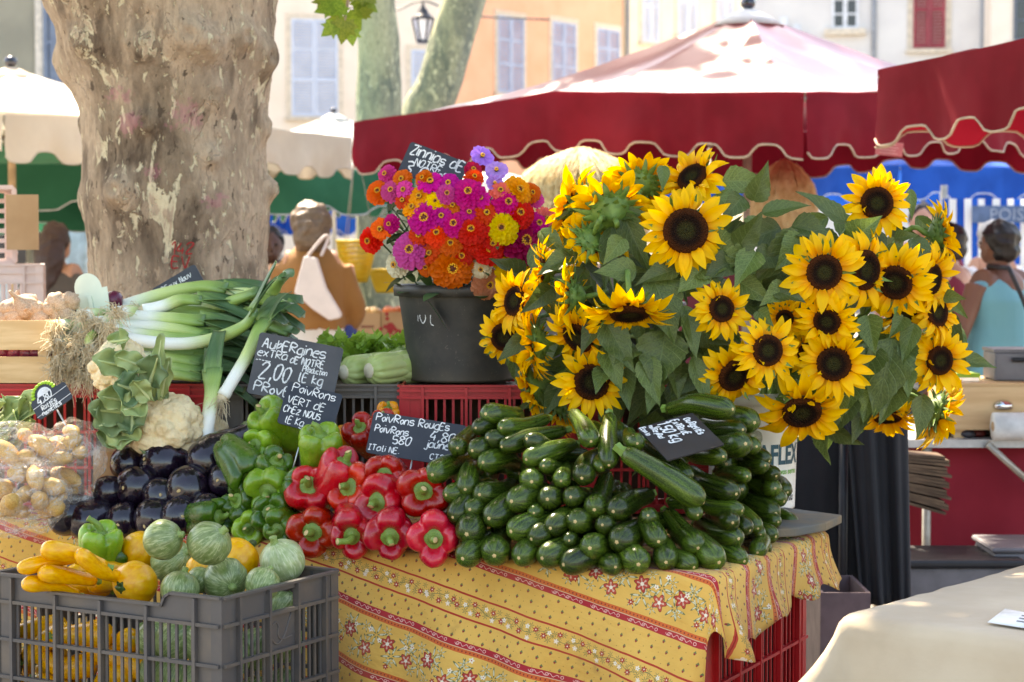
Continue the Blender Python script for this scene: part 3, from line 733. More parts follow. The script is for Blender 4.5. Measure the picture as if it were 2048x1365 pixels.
def ribbon(b, pts, wd, z=0.0, jr=None):
    n = len(pts); k0 = len(b.v)
    for i, p in enumerate(pts):
        d = pts[min(i+1, n-1)] - pts[max(i-1, 0)]
        if d.length < 1e-9: d = V((1, 0, 0))
        d.normalize(); e = V((-d.y, d.x, 0)); w_ = wd*(1 + (jr.uniform(-.28, .28) if jr else 0))*(.75 if i in (0, n-1) else 1)
        b.v.append(p + e*w_/2 + V((0, 0, z))); b.v.append(p - e*w_/2 + V((0, 0, z)))
    for i in range(n-1): b.face((k0+2*i, k0+2*i+1, k0+2*i+3, k0+2*i+2), None, 0, False)
def write(s, h, wd, seed=0, slant=.08, jit=.05, gap=.2, squash=1.0):
    """handwritten line, baseline from the origin along +X; returns MB and width"""
    b = MB(); r = random.Random(hash(s) % 9973 if False else sum(map(ord, s))*31+seed); x = 0.0; zz = 0
    for ch in s:
        if ch == ' ': x += .5*h*squash; continue
        st = GL_.get(ch)
        if not st: continue
        dy, sz = r.uniform(-jit, jit)*h, h*r.uniform(1-jit*1.6, 1+jit*1.6); mxw = 0
        for stroke in st.split(' '):
            pts = [_pt(stroke[i], stroke[i+1]) for i in range(0, len(stroke)-1, 2)]
            mxw = max(mxw, max(p.x for p in pts))
            pts = [V((x + (p.x*squash + p.y*slant + r.uniform(-.012, .012))*sz, dy + (p.y + r.uniform(-.015, .015))*sz, 0)) for p in pts]
            ribbon(b, crom(pts, 5) if len(pts) > 2 else [pts[0].lerp(pts[1], i/3) for i in range(4)], wd, zz, r); zz += .00003
        x += (mxw*squash + gap*squash)*sz
    return b, x
M_CHALK = pm('chalk', srgb(236, 236, 232), srgb(196, 198, 198), rough=.95, ns=160, ov=0, lo=.3, hi=.75)
M_SLATE = pm('slate_board', srgb(38, 39, 44), srgb(52, 53, 58), rough=.42, ns=14, nd=5, ov=0, spec=.5, lo=.3, hi=.85)
def sign(label, tl, tr, bl, lines, ytl, ytr, ybl, stick=True, group='chalk price slates', thick=.003, deco=None, rad=.008, mat=None, name='price_slate'):
    """slate with rounded corners from three picture corners and their distances; lines: (text, x, y from top, height, weight) in parts of its width"""
    a, b_, c = P(*tl, ytl), P(*tr, ytr), P(*bl, ybl)
    X = b_-a; wd = X.length; X.normalize(); Yv = a-c; Yv -= X*Yv.dot(X); ht = Yv.length; Yv.normalize(); n = X.cross(Yv)
    m = MX((X, Yv, n)).transposed().to_4x4(); m.translation = c + (a-c-Yv*ht)*0 + ((a - Yv*ht) - c)
    t = thing(name, label, 'sign', m, group)
    pts = []
    for (cx, cy, a0) in ((wd-rad, rad, -90), (wd-rad, ht-rad, 0), (rad, ht-rad, 90), (rad, rad, 180)):
        for k in range(5): q = R(a0+k*22.5); pts.append((cx+rad*math.cos(q), cy+rad*math.sin(q)))
    MB().prism(pts, -thick, 0, 2).build('board', mat or M_SLATE, t)
    tx = MB(); i = 0; fit = min(1, ht/wd/(max(l[2] for l in lines)+.05))
    for ln in lines:
        s, x, y, h, wt = ln[:5]; sq = ln[5] if len(ln) > 5 else 1.0; rot = ln[6] if len(ln) > 6 else 0
        y *= fit; h *= min(1, fit*1.15); q, w_ = write(s, h*wd, wt*wd, i, squash=sq); i += 1
        if x*wd + w_ > wd*.97: q, w_ = write(s, h*wd, wt*wd, i-1, squash=sq*(.97-x)*wd/w_)
        tx.add(q, MX.Translation((x*wd, ht-y*wd, .0007+i*.0001)) @ MX.Rotation(rot, 4, 'Z'))
    tx.build('lettering', M_CHALK, t)
    if stick:
        s = MB(); s.tube([(wd/2, ht*.3, -thick-.002), (wd/2, -.12, -thick-.004)], .0022, 6); s.build('stake', pm('steel_wire', srgb(190, 192, 196), rough=.3, metal=.8), t)
    return t, wd, ht
# ------------------------------------------------------------------ vegetables
def m_zuc():
    x, y, _ = nxyz(ncoord('UV')); c = ncoord('Object', (1, 1, .35), 9.0); rn = orand()
    st = nnoise(ncomb(x*14, y*1.2, rn*40), 2.2, 3); n = nnoise(c, 26, 4)
    k = nmix((st*.6+n*.5).sstep(.40, .82), srgb(28, 44, 12), srgb(92, 116, 30))
    k = nmix(nvor(c, 150).sstep(.22, .1)*.5, k, srgb(110, 140, 66))
    k = nmix(y.sstep(.90, 1.0)*.45, k, srgb(76, 104, 40))
    sp = nvor(ncoord('Object', (1, 1, 1), 5.0), 24); k = nmix((sp < .10)*(nnoise(c, 7, 2) > .56), k, srgb(160, 180, 84))
    k = nmix(nnoise(c, 9, 5, .7).sstep(.66, .74)*.5, k, srgb(120, 112, 70))
    k = nhsv(k, .5, 1.0, (rn*9.7).frac()*.75+.5)
    return {'Base Color': k, 'Roughness': n*.15+.2, 'Specular IOR Level': .42, 'bump': (st*.6+n*.3, .12, .003)}
M_ZUC = newmat('courgette_skin', m_zuc)
M_SCAR = pm('cut_end', srgb(214, 190, 134), srgb(176, 142, 92), rough=.8, ns=90, ov=.15)
M_GSTEM = pm('green_stem', srgb(128, 156, 66), srgb(92, 122, 48), rough=.5, ns=40, ov=.15)
def zuc_meshes(i, mat):
    r = random.Random(100+i); L = 6.6 + r.uniform(-.6, 1.0); bx, by = r.uniform(-.9, .9), r.uniform(-.3, .3)   # in radii
    path, rad = [], []
    for k in range(13):
        t = k/12; path.append(V((0, 0, -L+(L-1.25)*t))); rad.append(lerp(.70, 1.0, smooth(0, .95, t))*(.8 if k == 0 else 1))
    for k in range(1, 11):
        a = k/10*math.pi/2; path.append(V((0, 0, -1.25+1.25*math.sin(a)))); rad.append(max(.03, math.cos(a)**.75))
    for p in path: q = math.sin(min(1, -p.z/L)*math.pi); p.x, p.y = bx*q*q, by*q*q
    b = MB(); b.tube(path, rad, 20, fn=lambda t, a: 1+.025*math.cos(a*5+i)); body = b.mesh('body', mat)
    s = MB(); pts = []
    for k in range(20):
        a = k*math.pi/10; q = .235*(1+.32*math.cos(a*5)*(1 if k % 2 else .8)); pts.append(V((math.cos(a)*q, math.sin(a)*q, -.03-.2*max(0, q-.2))))
    s.v = [V((0, 0, .035))] + pts + [V((p.x, p.y, -.12)) for p in pts]
    for k in range(20): s.face((0, 1+k, 1+(k+1) % 20)); s.face((1+k, 21+k, 21+(k+1) % 20, 1+(k+1) % 20))
    scar = s.mesh('blossom_end', M_SCAR)
    s = MB(); s.tube([path[0]+V((0, 0, .1)), path[0]+V((.02, 0, -.35)), path[0]+V((.1, .04, -.75))], [.5, .36, .4], 5, flat=True); stem = s.mesh('stem', M_GSTEM)
    return body, scar, stem, L
ZV = [zuc_meshes(i, M_ZUC) for i in range(7)]
def put(parts, name, label, cat, group, mt):
    t = thing(name, label, cat, mt, group)
    for n, me in parts: ob(n, me, t)
    return t
def axis_mt(p, n, s, roll=0.0): return TR(p, frame(n) @ MX.Rotation(roll, 4, 'Z'), s)
Z = """225,790,65,190,812;360,770,70,350,808;490,790,60,457,805;610,792,65,562,805;715,825,65,660,830;920,835,52,935,845;1040,815,68,1035,842;1170,810,58,1167,825;1285,830,52,1313,862;1400,805,68,1433,835;1520,805,52,1555,825;1605,765,45,1602,782;1640,755,40,1640,768
243,675,72,210,692;465,665,65,412,678;560,700,58,510,720;640,650,58,607,662;712,715,38,708,712;815,745,65,802,752;960,715,70,918,727;1130,712,55,1135,727;1550,655,45,1582,688;1600,650,40,1610,670;1618,685,30,1622,690;1670,690,46,1705,706;1740,690,40,1750,708;1765,630,44,1790,648
175,595,52,145,618;250,565,52,230,565;355,605,65,312,612;545,583,38,540,583;752,625,62,728,615;880,640,50,858,637;1090,605,46,1080,572;1310,590,40,1328,598
150,495,50,108,503;460,530,65,420,517;612,515,58,602,518;727,510,52,710,500;1510,570,42,1545,580;1710,520,46,1745,545;1735,480,40,1755,496;1690,625,38,1712,630
530,325,52,490,338;530,430,58,532,440;675,428,45,668,436;783,408,55,760,433;270,285,52,236,290;345,230,48,308,215;860,365,32,862,372;330,115,55,303,105;1030,250,45,1035,258;1530,260,62,1555,238;1590,270,42,1605,262;1640,330,42,1675,352;1680,400,42,1702,425;1570,150,60,1600,160"""
ZL = """1325,755,1180,590,62;1518,710,1330,640,60;920,580,1090,500,62;215,475,275,370,56;283,500,440,455,60;830,572,890,420,62;1352,540,975,300,66;1490,634,1390,530,52;1695,590,1500,510,58;58,405,220,330,60;300,345,470,360,56;588,362,710,365,42;178,278,250,195,50;388,272,680,195,48;508,235,800,320,52;900,360,905,130,52;815,247,735,115,52;265,182,440,150,46;386,182,600,140,48;1507,497,1280,390,56;1285,420,1080,260,48;1445,318,1250,290,48;1558,412,1420,410,42;1645,360,1440,350,46;1692,470,1540,450,50;1538,190,1330,165,46;1490,92,1190,90,56;1215,470,1110,300,44"""
def z5(x, y): return 840 + x/2.3814, 780 + y/2.3814
LZUC = 'dark green courgette stacked end on in the middle of the heap'
def add_zuc(p, n, rr, i, label=LZUC, vs=None, grp='courgettes heaped on the cloth', lz=None):
    body, scar, stem, L = (vs or ZV)[i % 7]; s = (rr, rr, rr if lz is None else lz)
    t = thing('courgette', label, 'courgette', axis_mt(p, n, s, i*1.7), grp)
    for nm, me in (('body', body), ('blossom_end', scar), ('stem', stem)): ob(nm, me, t)
    return t
cnt = 0
for tok in Z.replace('\n', ';').split(';'):
    cx, cy, r_, sx, sy = map(float, tok.split(',')); px, py = z5(cx, cy); rp = r_/2.3814
    p = pile(px, py, slope=.75); rr = rp*p.y/FPX*1.04; ox, oy = (sx-cx)/r_*.8, (sy-cy)/r_*.45; k = math.hypot(ox, oy)
    if k > .85: ox, oy = ox*.85/k, oy*.85/k
    n = V((ox, -math.sqrt(1-ox*ox-oy*oy), -oy)).normalized()
    lab = 'courgette lying end on in the bottom row on the cloth' if cnt < 13 else ('courgette stacked end on near the top of the heap' if cy < 440 else LZUC)
    add_zuc(p + n*rr*.75, n, rr, cnt, lab, lz=rr*min(1, .030/rr+.12)); cnt += 1
for tok in ZL.replace('\n', ';').split(';'):
    ax_, ay_, bx_, by_, r_ = map(float, tok.split(',')); A = pile(*z5(ax_, ay_), slope=.7, off=.02); rr = r_/2.3814*A.y/FPX; L = .2
    pb_ = z5(bx_, by_); Bn = P(*pb_, A.y); lat = (Bn-A).length
    if lat > .19: B = P(*pb_, A.y + .05); L = (B-A).length
    else:
        B = Bn
        for k in range(60):
            B = P(*pb_, A.y + k*.004)
            if (B-A).length > .19: break
        L = (B-A).length
    n = (A-B).normalized(); vz = ZV[cnt % 7]
    lab = ('courgette lying lengthwise on top of the heap' if ay_ < 380 else 'courgette lying slantwise in the face of the heap') if r_ < 66 else 'longest courgette lying slantwise across the front of the heap'
    t = add_zuc(A, n, rr, cnt, lab, None, 'courgettes heaped on the cloth', lz=max(L, .17)/vz[3]); cnt += 1

r = random.Random(12)
for i in range(34):   # the rest of the heap behind its face
    px = r.uniform(880, 1560); py = r.uniform(880, 1090); p = pile(px, py, slope=.75) + V((0, .16+r.uniform(0, .05), -.012))
    add_zuc(p, V((r.uniform(-.4, .4), -1, r.uniform(-.1, .1))), .027, i, 'courgette buried in the heap behind its front face')

# bell peppers
def pepper_meshes(seed, lobes, tall, mat, open_=True, curl=.25):
    r = random.Random(seed); ph = r.uniform(0, 6.28); amps = [r.uniform(.85, 1.12) for _ in range(lobes)]
    prof = [(0,-1.70),(.18,-1.74),(.36,-1.74),(.55,-1.63),(.70,-1.40),(.80,-1.1),(.88,-.75),(.95,-.4),(1,-.1),(.99,.1),(.93,.26),(.82,.37),(.68,.40),(.54,.34),(.42,.22),(.33,.08),(.24,-.02),(.1,-.05),(0,-.05)]
    prof = [(p.x, p.y) for p in crom([V((a, b, 0)) for a, b in prof], 2)]
    b = MB(); N_ = 56; L = len(prof)
    for i, (rad, z) in enumerate(prof):
        for k in range(N_):
            a = 2*math.pi*k/N_; x = (a-ph)*lobes/(2*math.pi); li = int(math.floor(x)) % lobes; f = x-math.floor(x)
            g = abs(math.sin(f*math.pi))**.55; am = lerp(1, amps[li], g)
            dep = .20*smooth(-1.75, -.9, z) + .12*smooth(-.6, .2, z) if rad > .3 else .06
            if z < -1.3: dep = .26
            rr = rad*(1-dep*(1-g))*am; zz = z
            if z > -.3: zz = z - .26*(1-g)*smooth(-.3, .25, z)*smooth(.2, .6, rad) + .06*(am-1)*3
            if z < 0: zz = z*tall - (0 if z > -1.3 else .12*(g-.5))
            q = V((math.cos(a)*3, math.sin(a)*3, z*1.3+seed)); w_ = 1 + .05*NZ.noise(q) + .02*NZ.noise(q*2.7)
            b.v.append(V((rr*w_*math.cos(a) + .08*NZ.noise(V((z, seed, 0))), rr*w_*math.sin(a), zz)))
    for i in range(L-1):
        for k in range(N_): l = (k+1) % N_; b.face((i*N_+k, i*N_+l, (i+1)*N_+l, (i+1)*N_+k), ((k/N_, i/L), ((k+1)/N_, i/L), ((k+1)/N_, (i+1)/L), (k/N_, (i+1)/L)))
    s = MB(); n = 30
    cal = [(.40,-.02),(.43,.06),(.39,.12),(.27,.13),(.20,.16),(.17,.22)]
    s.lathe(cal, n, fn=lambda a, t: 1+.10*math.cos(a*6+seed)*(1-t)); cl_ = curl
    st = crom([V((0, 0, .15)), V((.03, 0, .35)), V((.1*cl_*4, .05, .55)), V((.3*cl_*4, .1, .75 if curl > .4 else .62))], 4)
    s.tube(st, [.17-.005*i for i in range(len(st)-1)]+[.15], 10)
    e = st[-1]; d = (st[-1]-st[-2]).normalized(); k0 = len(s.v)
    s.tube([e+d*.002, e+d*.012], [.12, .10], 10, m=1)
    return b.mesh('flesh', mat), s.mesh('stem', [M_GSTEM, M_SCAR])
def m_pep(c, c2):
    def fn():
        x, y, _ = nxyz(ncoord('UV')); c_ = ncoord('Object', (1, 1, 1), 6.0); n = nnoise(c_, 1.3, 3)
        k = nmix(n.sstep(.3, .7), c, c2); k = nhsv(k, (orand()-.5)*.018+.5, 1.0, (orand()*5.1).frac()*.35+.82)
        return {'Base Color': k, 'Roughness': nnoise(c_, 2.6, 4, .6).sstep(.4, .7)*.22+.12, 'Specular IOR Level': .5, 'Coat Weight': .2, 'Coat Roughness': .1, 'bump': (nnoise(c_, 3.2, 5, .6), .16, .03), 'Subsurface Weight': .12, 'Subsurface Radius': (.01, .003, .002), 'Subsurface Scale': 1.0}
    return fn
M_PR, M_PG, M_PGL, M_PY = newmat('red_pepper', m_pep(srgb(186, 8, 14), srgb(158, 4, 14))), newmat('green_pepper', m_pep(srgb(70, 108, 22), srgb(48, 84, 16))), newmat('light_green_pepper', m_pep(srgb(128, 164, 42), srgb(104, 144, 30))), newmat('yellow_pepper', m_pep(srgb(238, 160, 10), srgb(226, 140, 8)))
M_PO = newmat('scarlet_pepper', m_pep(srgb(214, 36, 18), srgb(198, 24, 18)))
PV = {}
def pepper(px, py, rp, n, kind, label, group, seed=0, lobes=4, tall=1.0, curl=.12, p=None, off=.05):
    mat = {'r': M_PR, 'g': M_PG, 'l': M_PGL, 'y': M_PY, 'o': M_PO}[kind]; key = (kind, seed % 4, lobes, tall, curl)
    if key not in PV: PV[key] = pepper_meshes(seed % 4 + 3*lobes, lobes, tall, mat, curl=curl)
    p = p or pile(px, py, .045, .85, off); rr = rp*p.y/FPX*(1.06 if kind in 'gl' else 1.18)
    t = thing('bell_pepper', label, 'pepper', axis_mt(p - V(n).normalized()*rr*.1, n, rr, seed*1.3), group)
    fl, st = PV[key]; ob('flesh', fl, t); ob('stem', st, t); return t
def z4(x, y): return 560 + x/3.412, 780 + y/3.412
LR, GR = 'glossy red bell pepper in the heap beside the courgettes', 'red peppers heaped on the cloth'
for i, (x, y, r_, dx, dz, kind, lob, lab) in enumerate((
    (195,650,158,-.1,.42,'r',4,LR),(440,500,150,.5,.8,'r',4,LR),(465,665,150,-.35,.25,'r',4,LR),(665,765,160,-.45,.0,'r',3,LR),(715,580,135,-.25,.05,'r',4,LR),(975,690,158,.05,.08,'r',4,LR),
    (220,970,158,-.15,-.05,'r',4,LR),(490,1000,150,.15,-.3,'r',4,'red bell pepper with a long drooping stem on the cloth'),(755,1005,160,.02,-.2,'r',4,LR),(1050,1015,160,-.08,.0,'o',4,'orange red bell pepper on the cloth touching the courgettes'),
    (545,260,115,-.3,.7,'r',4,LR),(700,190,80,.2,.8,'r',4,LR))):
    if lab == LR: lab = 'red bell pepper in the bottom row on the cloth' if y > 900 else ('red bell pepper half hidden at the back of the heap' if i > 9 or i == 1 else 'red bell pepper in the upper row with its stem facing out')
    q = z4(x, y); n = V((dx, -math.sqrt(max(.05, 1-dx*dx-dz*dz)), dz))
    pepper(*q, r_/3.412, n, kind, lab, GR, i, lob, 1.0, .5 if i == 7 else .05, p=P(*q, 4.72) if i >= 10 else None)
for i, (px, py, rp, lab) in enumerate(((695, 866, 26, 'yellow bell pepper showing behind the red pepper slate'), (776, 818, 22, 'yellow pepper top against the red crate'), (600, 862, 20, 'yellow pepper under the green pepper slate'))):
    pepper(px, py, rp, V((.2, -.4, .8)), 'y', lab, 'yellow peppers behind the slates', i, p=P(px, py, 4.82))
def z2(x, y): return x/2.9257, 520 + y/2.9257
def z3(x, y): return x/2.6, 840 + y/2.6
LG, GG = 'dark green bell pepper in the heap between aubergines and red peppers', 'green peppers heaped on the cloth'
LG2 = 'light green bell pepper on top of the green pepper heap'
for i, (q, rp, n, kind, tall, cur, lab) in enumerate(((z2(1545, 905), 42, (-.55, -.45, .6), 'l', 1.5, .05, LG2), (z2(1490, 1085), 36, (-.35, -.85, .1), 'l', 1.5, .05, LG2), (z2(1868, 1030), 46, (.05, -.35, .9), 'l', 1.15, .25, 'light green pepper with a tall upright stem before its slate'),
    (z3(1300, 290), 44, (.5, -.55, -.5), 'g', 1.3, .1, LG), (z3(1395, 375), 52, (-.25, -.9, -.2), 'l', 1.1, .1, LG2), (z3(1140, 505), 42, (.75, -.6, .1), 'g', 1.3, .1, LG), (z3(1290, 570), 34, (-.05, -.95, 0), 'l', 1.3, .1, LG),
    (z3(1445, 575), 38, (-.25, -.9, -.15), 'g', 1.3, .3, LG), (z3(1440, 215), 40, (.2, -.5, .6), 'g', 1.2, .1, LG), (z3(1560, 330), 36, (.3, -.6, .3), 'g', 1.3, .1, LG), (z3(1230, 420), 40, (-.5, -.7, .3), 'g', 1.3, .1, LG), (z3(1400, 480), 40, (.2, -.8, .2), 'g', 1.3, .1, LG))):
    pepper(*q, rp, V(n), kind, lab, GG, i, 4 if i % 3 else 3, tall, cur)

# aubergines
def m_aub():
    x, y, _ = nxyz(ncoord('UV')); c = ncoord('Object', (1, 1, 1), 4.0); n = nnoise(c, 2, 3)
    k = nmix(n.sstep(.3, .7), srgb(20, 12, 22), srgb(32, 18, 34)); k = nmix((y > .94)*nnoise(c, 6, 2).sstep(.45, .6)*.5, k, srgb(120, 84, 40))
    return {'Base Color': k, 'Roughness': nnoise(c, 3, 4, .6).sstep(.4, .75)*.25+.1, 'Specular IOR Level': .5, 'Coat Weight': .3, 'Coat Roughness': .05, 'bump': (nnoise(c, 4, 3), .05, .02)}
M_AUB = newmat('aubergine_skin', m_aub)
AV = []
for i in range(3):
    L = (2.9, 3.3, 2.6)[i]; b = MB(); pr = [(.02,-L),(.34,-L+.02),(.42,-L+.3),(.55,-L*.68),(.78,-L*.45),(.95,-L*.25),(1.0,0),(.96,.3),(.82,.6),(.58,.82),(.3,.94),(.12,.965),(.02,.955)]
    pr = [(p.x, p.y) for p in crom([V((a, c, 0)) for a, c in pr], 4)]
    b.lathe(pr, 36, fn=lambda a, t: 1+.02*math.cos(a*3+i)); b.v = [p + V((.18*(p.z/L)**2, 0, 0)) for p in b.v]
    s = MB(); s.ball((.0, 0, .962), (.07, .1, .03), 10, 6)
    c_ = MB(); z0 = -L; c_.lathe([(.43, z0+.45), (.47, z0+.22), (.42, z0-.02), (.22, z0-.1), (.17, z0-.45), (.19, z0-.7)], 20, fn=lambda a, t: 1+(.05*math.cos(a*5))); c_.v = [p + V((.18*(p.z/L)**2, 0, (.28*max(0, math.cos(math.atan2(p.y, p.x)*5)) if p.z > z0+.4 else 0))) for p in c_.v]
    AV.append((b.mesh('body', M_AUB), s.mesh('blossom_end', M_SCAR), c_.mesh('calyx', pm('calyx', srgb(110, 124, 74), srgb(80, 92, 50), ns=30))))
LA = 'shiny black purple aubergine in the heap behind the grey crate'
for i, (x, y, r_, n, lab) in enumerate(((660,228,80,(-.75,-.6,.1),LA),(850,220,108,(-.72,-.62,.2),LA),(1085,215,108,(-.62,-.45,-.5),'large aubergine on top of the heap beside the peppers'),(712,352,100,(-.5,-.85,.08),LA),(985,362,112,(-.3,-.95,.05),LA),(560,372,72,(-.85,-.5,.1),LA),
    (350,495,98,(-.93,-.35,.0),'aubergine lying sideways against the potato bag'),(450,525,92,(-.75,-.62,-.1),LA),(640,525,84,(-.1,-.98,-.1),LA),(805,515,98,(-.35,-.88,-.25),LA),(1185,315,90,(-.4,-.85,.1),LA),(935,500,90,(.3,-.9,.1),LA),(840,400,90,(.1,-.9,.2),LA),(1080,470,80,(.3,-.9,0),LA))):
    if lab == LA: lab = 'aubergine in the bottom row behind the grey crate' if y > 440 else ('aubergine in the top row against the cardboard box' if y < 260 else 'aubergine in the middle row of the heap')
    px, py = z3(x, y); p = pile(px, py, .04, 1.25, .05); rr = r_/2.6*p.y/FPX*1.13; a_, b_, c_ = AV[i % 3]
    t = thing('aubergine', lab, 'aubergine', axis_mt(p, n, rr, i*2.1), 'aubergines heaped on the cloth'); ob('body', a_, t); ob('blossom_end', b_, t); ob('calyx', c_, t)

# crate of yellow and round courgettes (crate frame)
def m_yel():
    c = ncoord('Object', (1, 1, .4), 5.0); x, y, _ = nxyz(ncoord('UV')); k = nmix(nnoise(c, 3, 3).sstep(.3, .7), srgb(240, 178, 22), srgb(226, 152, 12))
    return {'Base Color': k, 'Roughness': .22, 'Specular IOR Level': .5, 'bump': (nnoise(c, 8, 3), .06, .01)}
M_YEL = newmat('yellow_courgette_skin', m_yel)
YV = [zuc_meshes(i+20, M_YEL) for i in range(7)]
def in_crate(px, py, lift=0.0, zmax=None):
    """point of the heap in the grey crate under a picture point: heap tops out towards the far side"""
    gi = GM.inverted(); best = None
    for k in range(400):
        p = P(px, py, 3.4 + k*.003); q = gi @ p
        if abs(q.x) > GL/2-.03 or abs(q.y) > GW/2-.03: continue
        h = GH - .055 + .06*(q.y/GW+.5) + lift
        if q.z <= h: best = p; break
    return best or P(px, py, 4.0)
LYC = 'yellow courgette in the grey crate'
for i, (a, b_, r_) in enumerate((((215,665),(500,750),54),((92,775),(270,740),44),((205,795),(345,815),50),((322,835),(612,785),56),((472,855),(600,845),50),((400,690),(520,760),46),((280,870),(420,880),44),((120,850),(260,880),46))):
    A = in_crate(*z3(*a)); q = z3(*b_); B = P(*q, A.y + (.05 if i != 4 else .12)); rr = r_/2.6*A.y/FPX; v = YV[i % 7]; L = max(.14, (A-B).length)
    t = add_zuc(A, (A-B), rr, i, LYC if i != 0 else 'long yellow courgette lying on top beside the green pepper', YV, 'yellow courgettes in the grey crate', lz=L/v[3])
def m_round(star, ca, cb, streak):
    def fn():
        x, y, _ = nxyz(ncoord('UV')); c = ncoord('Object', (1, 1, .5), 8.0); n = nnoise(c, 5, 4); an = x*6.28318
        k = nmix(n.sstep(.35, .65), ca, cb)
        if streak:
            s = nnoise(ncomb((an*1).cos()*3.2, (an*1).sin()*3.2, y*2.0), 3.5, 4); k = nmix(s.sstep(.5, .6)*.8, k, streak)
            rb = ((an*5).cos().abs()).pow(9); k = nmix(rb*.35, k, tuple(t*.55 for t in cb)); k = nmix(nvor(c, 9).sstep(.2, .05)*.5, k, srgb(206, 214, 170))
        if star:
            w_ = (an*5).cos()*.5+.5; k = nmix(y > (w_*-.07+1.0-.02*n-.08), k, srgb(48, 72, 30)); 
        return {'Base Color': nhsv(k, .5, 1.0, orand()*.3+.85), 'Roughness': .3, 'bump': (n, .08, .02)}
    return fn
M_RG = newmat('round_courgette_skin', m_round(False, srgb(104, 124, 66), srgb(130, 146, 90), srgb(168, 178, 126)))
M_RGP = newmat('pale_round_courgette_skin', m_round(False, srgb(148, 164, 108), srgb(170, 182, 132), srgb(196, 202, 160)))
M_RY = newmat('yellow_round_courgette_skin', m_round(True, srgb(244, 180, 20), srgb(234, 160, 12), None))
def round_meshes(mat, seed, stemlen, star):
    b = MB(); pr = [(.01,-.90),(.3,-.88),(.6,-.74),(.85,-.46),(.98,-.1),(.98,.2),(.86,.52),(.62,.78),(.38,.90),(.2,.93),(.02,.92)]; pr = [(p.x, p.y) for p in crom([V((a, c, 0)) for a, c in pr], 3)]
    b.lathe(pr, 40, fn=lambda a, t: 1+.022*math.cos(a*10)*math.sin(t*3.14)+.02*math.cos(a*2+seed))
    s = MB(); s.tube(crom([(0, 0, .86), (.02, 0, 1.0), (.06, .02, 1.0+stemlen)], 3), [.30, .24, .20, .18, .17, .17, .19], 5 if not star else 10)
    return b.mesh('body', mat), s.mesh('stem', pm('pale_stem', srgb(140, 160, 92), srgb(112, 132, 66), ns=30) if not star else pm('dark_stem', srgb(72, 98, 40), ns=30))
RV = {'g': round_meshes(M_RG, 1, .16, False), 'p': round_meshes(M_RGP, 2, .25, False), 'y': round_meshes(M_RY, 3, .03, True)}
for i, (x, y, r_, n, k, lab) in enumerate(((735,690,112,(.5,-.1,.8),'y','yellow round courgette at the back of the grey crate beside the green pepper'),(705,850,120,(-.55,-.82,-.05),'y','yellow round courgette showing a dark green star in the grey crate'),(1232,728,116,(.6,.3,.6),'y','yellow round courgette behind the palest round courgette'),(1035,775,70,(.3,.3,.8),'y','small yellow round courgette between green ones'),
    (845,625,108,(.75,-.2,.25),'g',0),(895,738,118,(.75,-.35,.5),'g',0),(1085,645,118,(.65,-.3,.6),'g',0),(1470,738,122,(-.35,-.3,.9),'p','palest round courgette with an upright stem at the corner of the grey crate'),(1170,832,120,(.45,-.85,-.2),'g','round green courgette with its cut stem facing forward'),(935,885,104,(.2,.2,.9),'g',0),(1040,835,72,(.5,.3,.7),'g',0),(1365,855,92,(.3,.5,.7),'g',0),(1462,985,96,(.3,.5,.5),'g','round courgette seen through the hand hole of the grey crate'))):
    px, py = z3(x, y); p = in_crate(px, py, .02) if i != 12 else P(px, py, 4.16); rr = r_/2.6*p.y/FPX
    t = thing('round_courgette', lab or 'green streaked round courgette in the grey crate', 'courgette', axis_mt(p, n, rr, i), 'round courgettes in the grey crate'); a_, b_ = RV[k]; ob('body', a_, t); ob('stem', b_, t)
pepper(*z3(520, 615), 45, V((.12, -.25, .95)), 'l', 'bright green bell pepper with a curved stem on the crate of courgettes', 'peppers in the grey crate', 2, 4, 1.05, .45, p=in_crate(*z3(520, 590), .08))
pepper(*z3(640, 690), 30, V((.5, -.2, .5)), 'g', 'dark green pepper tucked behind the bright green one in the crate', 'peppers in the grey crate', 1, 4, 1.1, .1, p=in_crate(*z3(640, 685), .03))
r = random.Random(3)   # what shows through the slots
for i in range(30):
    q = V((lerp(-GL/2+.06, GL/2-.07, (i % 10)/9), -GW/2+.055+r.uniform(0, .05), .05+.072*(i//10)))
    if i % 10 < 6: add_zuc(GM @ (q+V((.05, 0, 0))), (GM.to_3x3() @ V((1, r.uniform(-.2, .2), r.uniform(-.6, .6)))), .026, i, 'yellow courgette seen through the slots of the grey crate', YV, 'yellow courgettes in the grey crate', lz=.02)
    else:
        t = thing('round_courgette', 'round courgette seen through the slots of the grey crate', 'courgette', axis_mt(GM @ q, (r.uniform(-1, 1), .4, .5), .042, i), 'round courgettes in the grey crate'); a_, b_ = RV['g']; ob('body', a_, t); ob('stem', b_, t)
for i in range(6):
    q = V((GL/2-.06, -GW/2+.1+i % 3*.09, .07+.1*(i//3))); t = thing('round_courgette', 'round courgette seen through the slots of the grey crate', 'courgette', axis_mt(GM @ q, (.3, .4, .5), .045, i), 'round courgettes in the grey crate'); a_, b_ = RV['g']; ob('body', a_, t); ob('stem', b_, t)

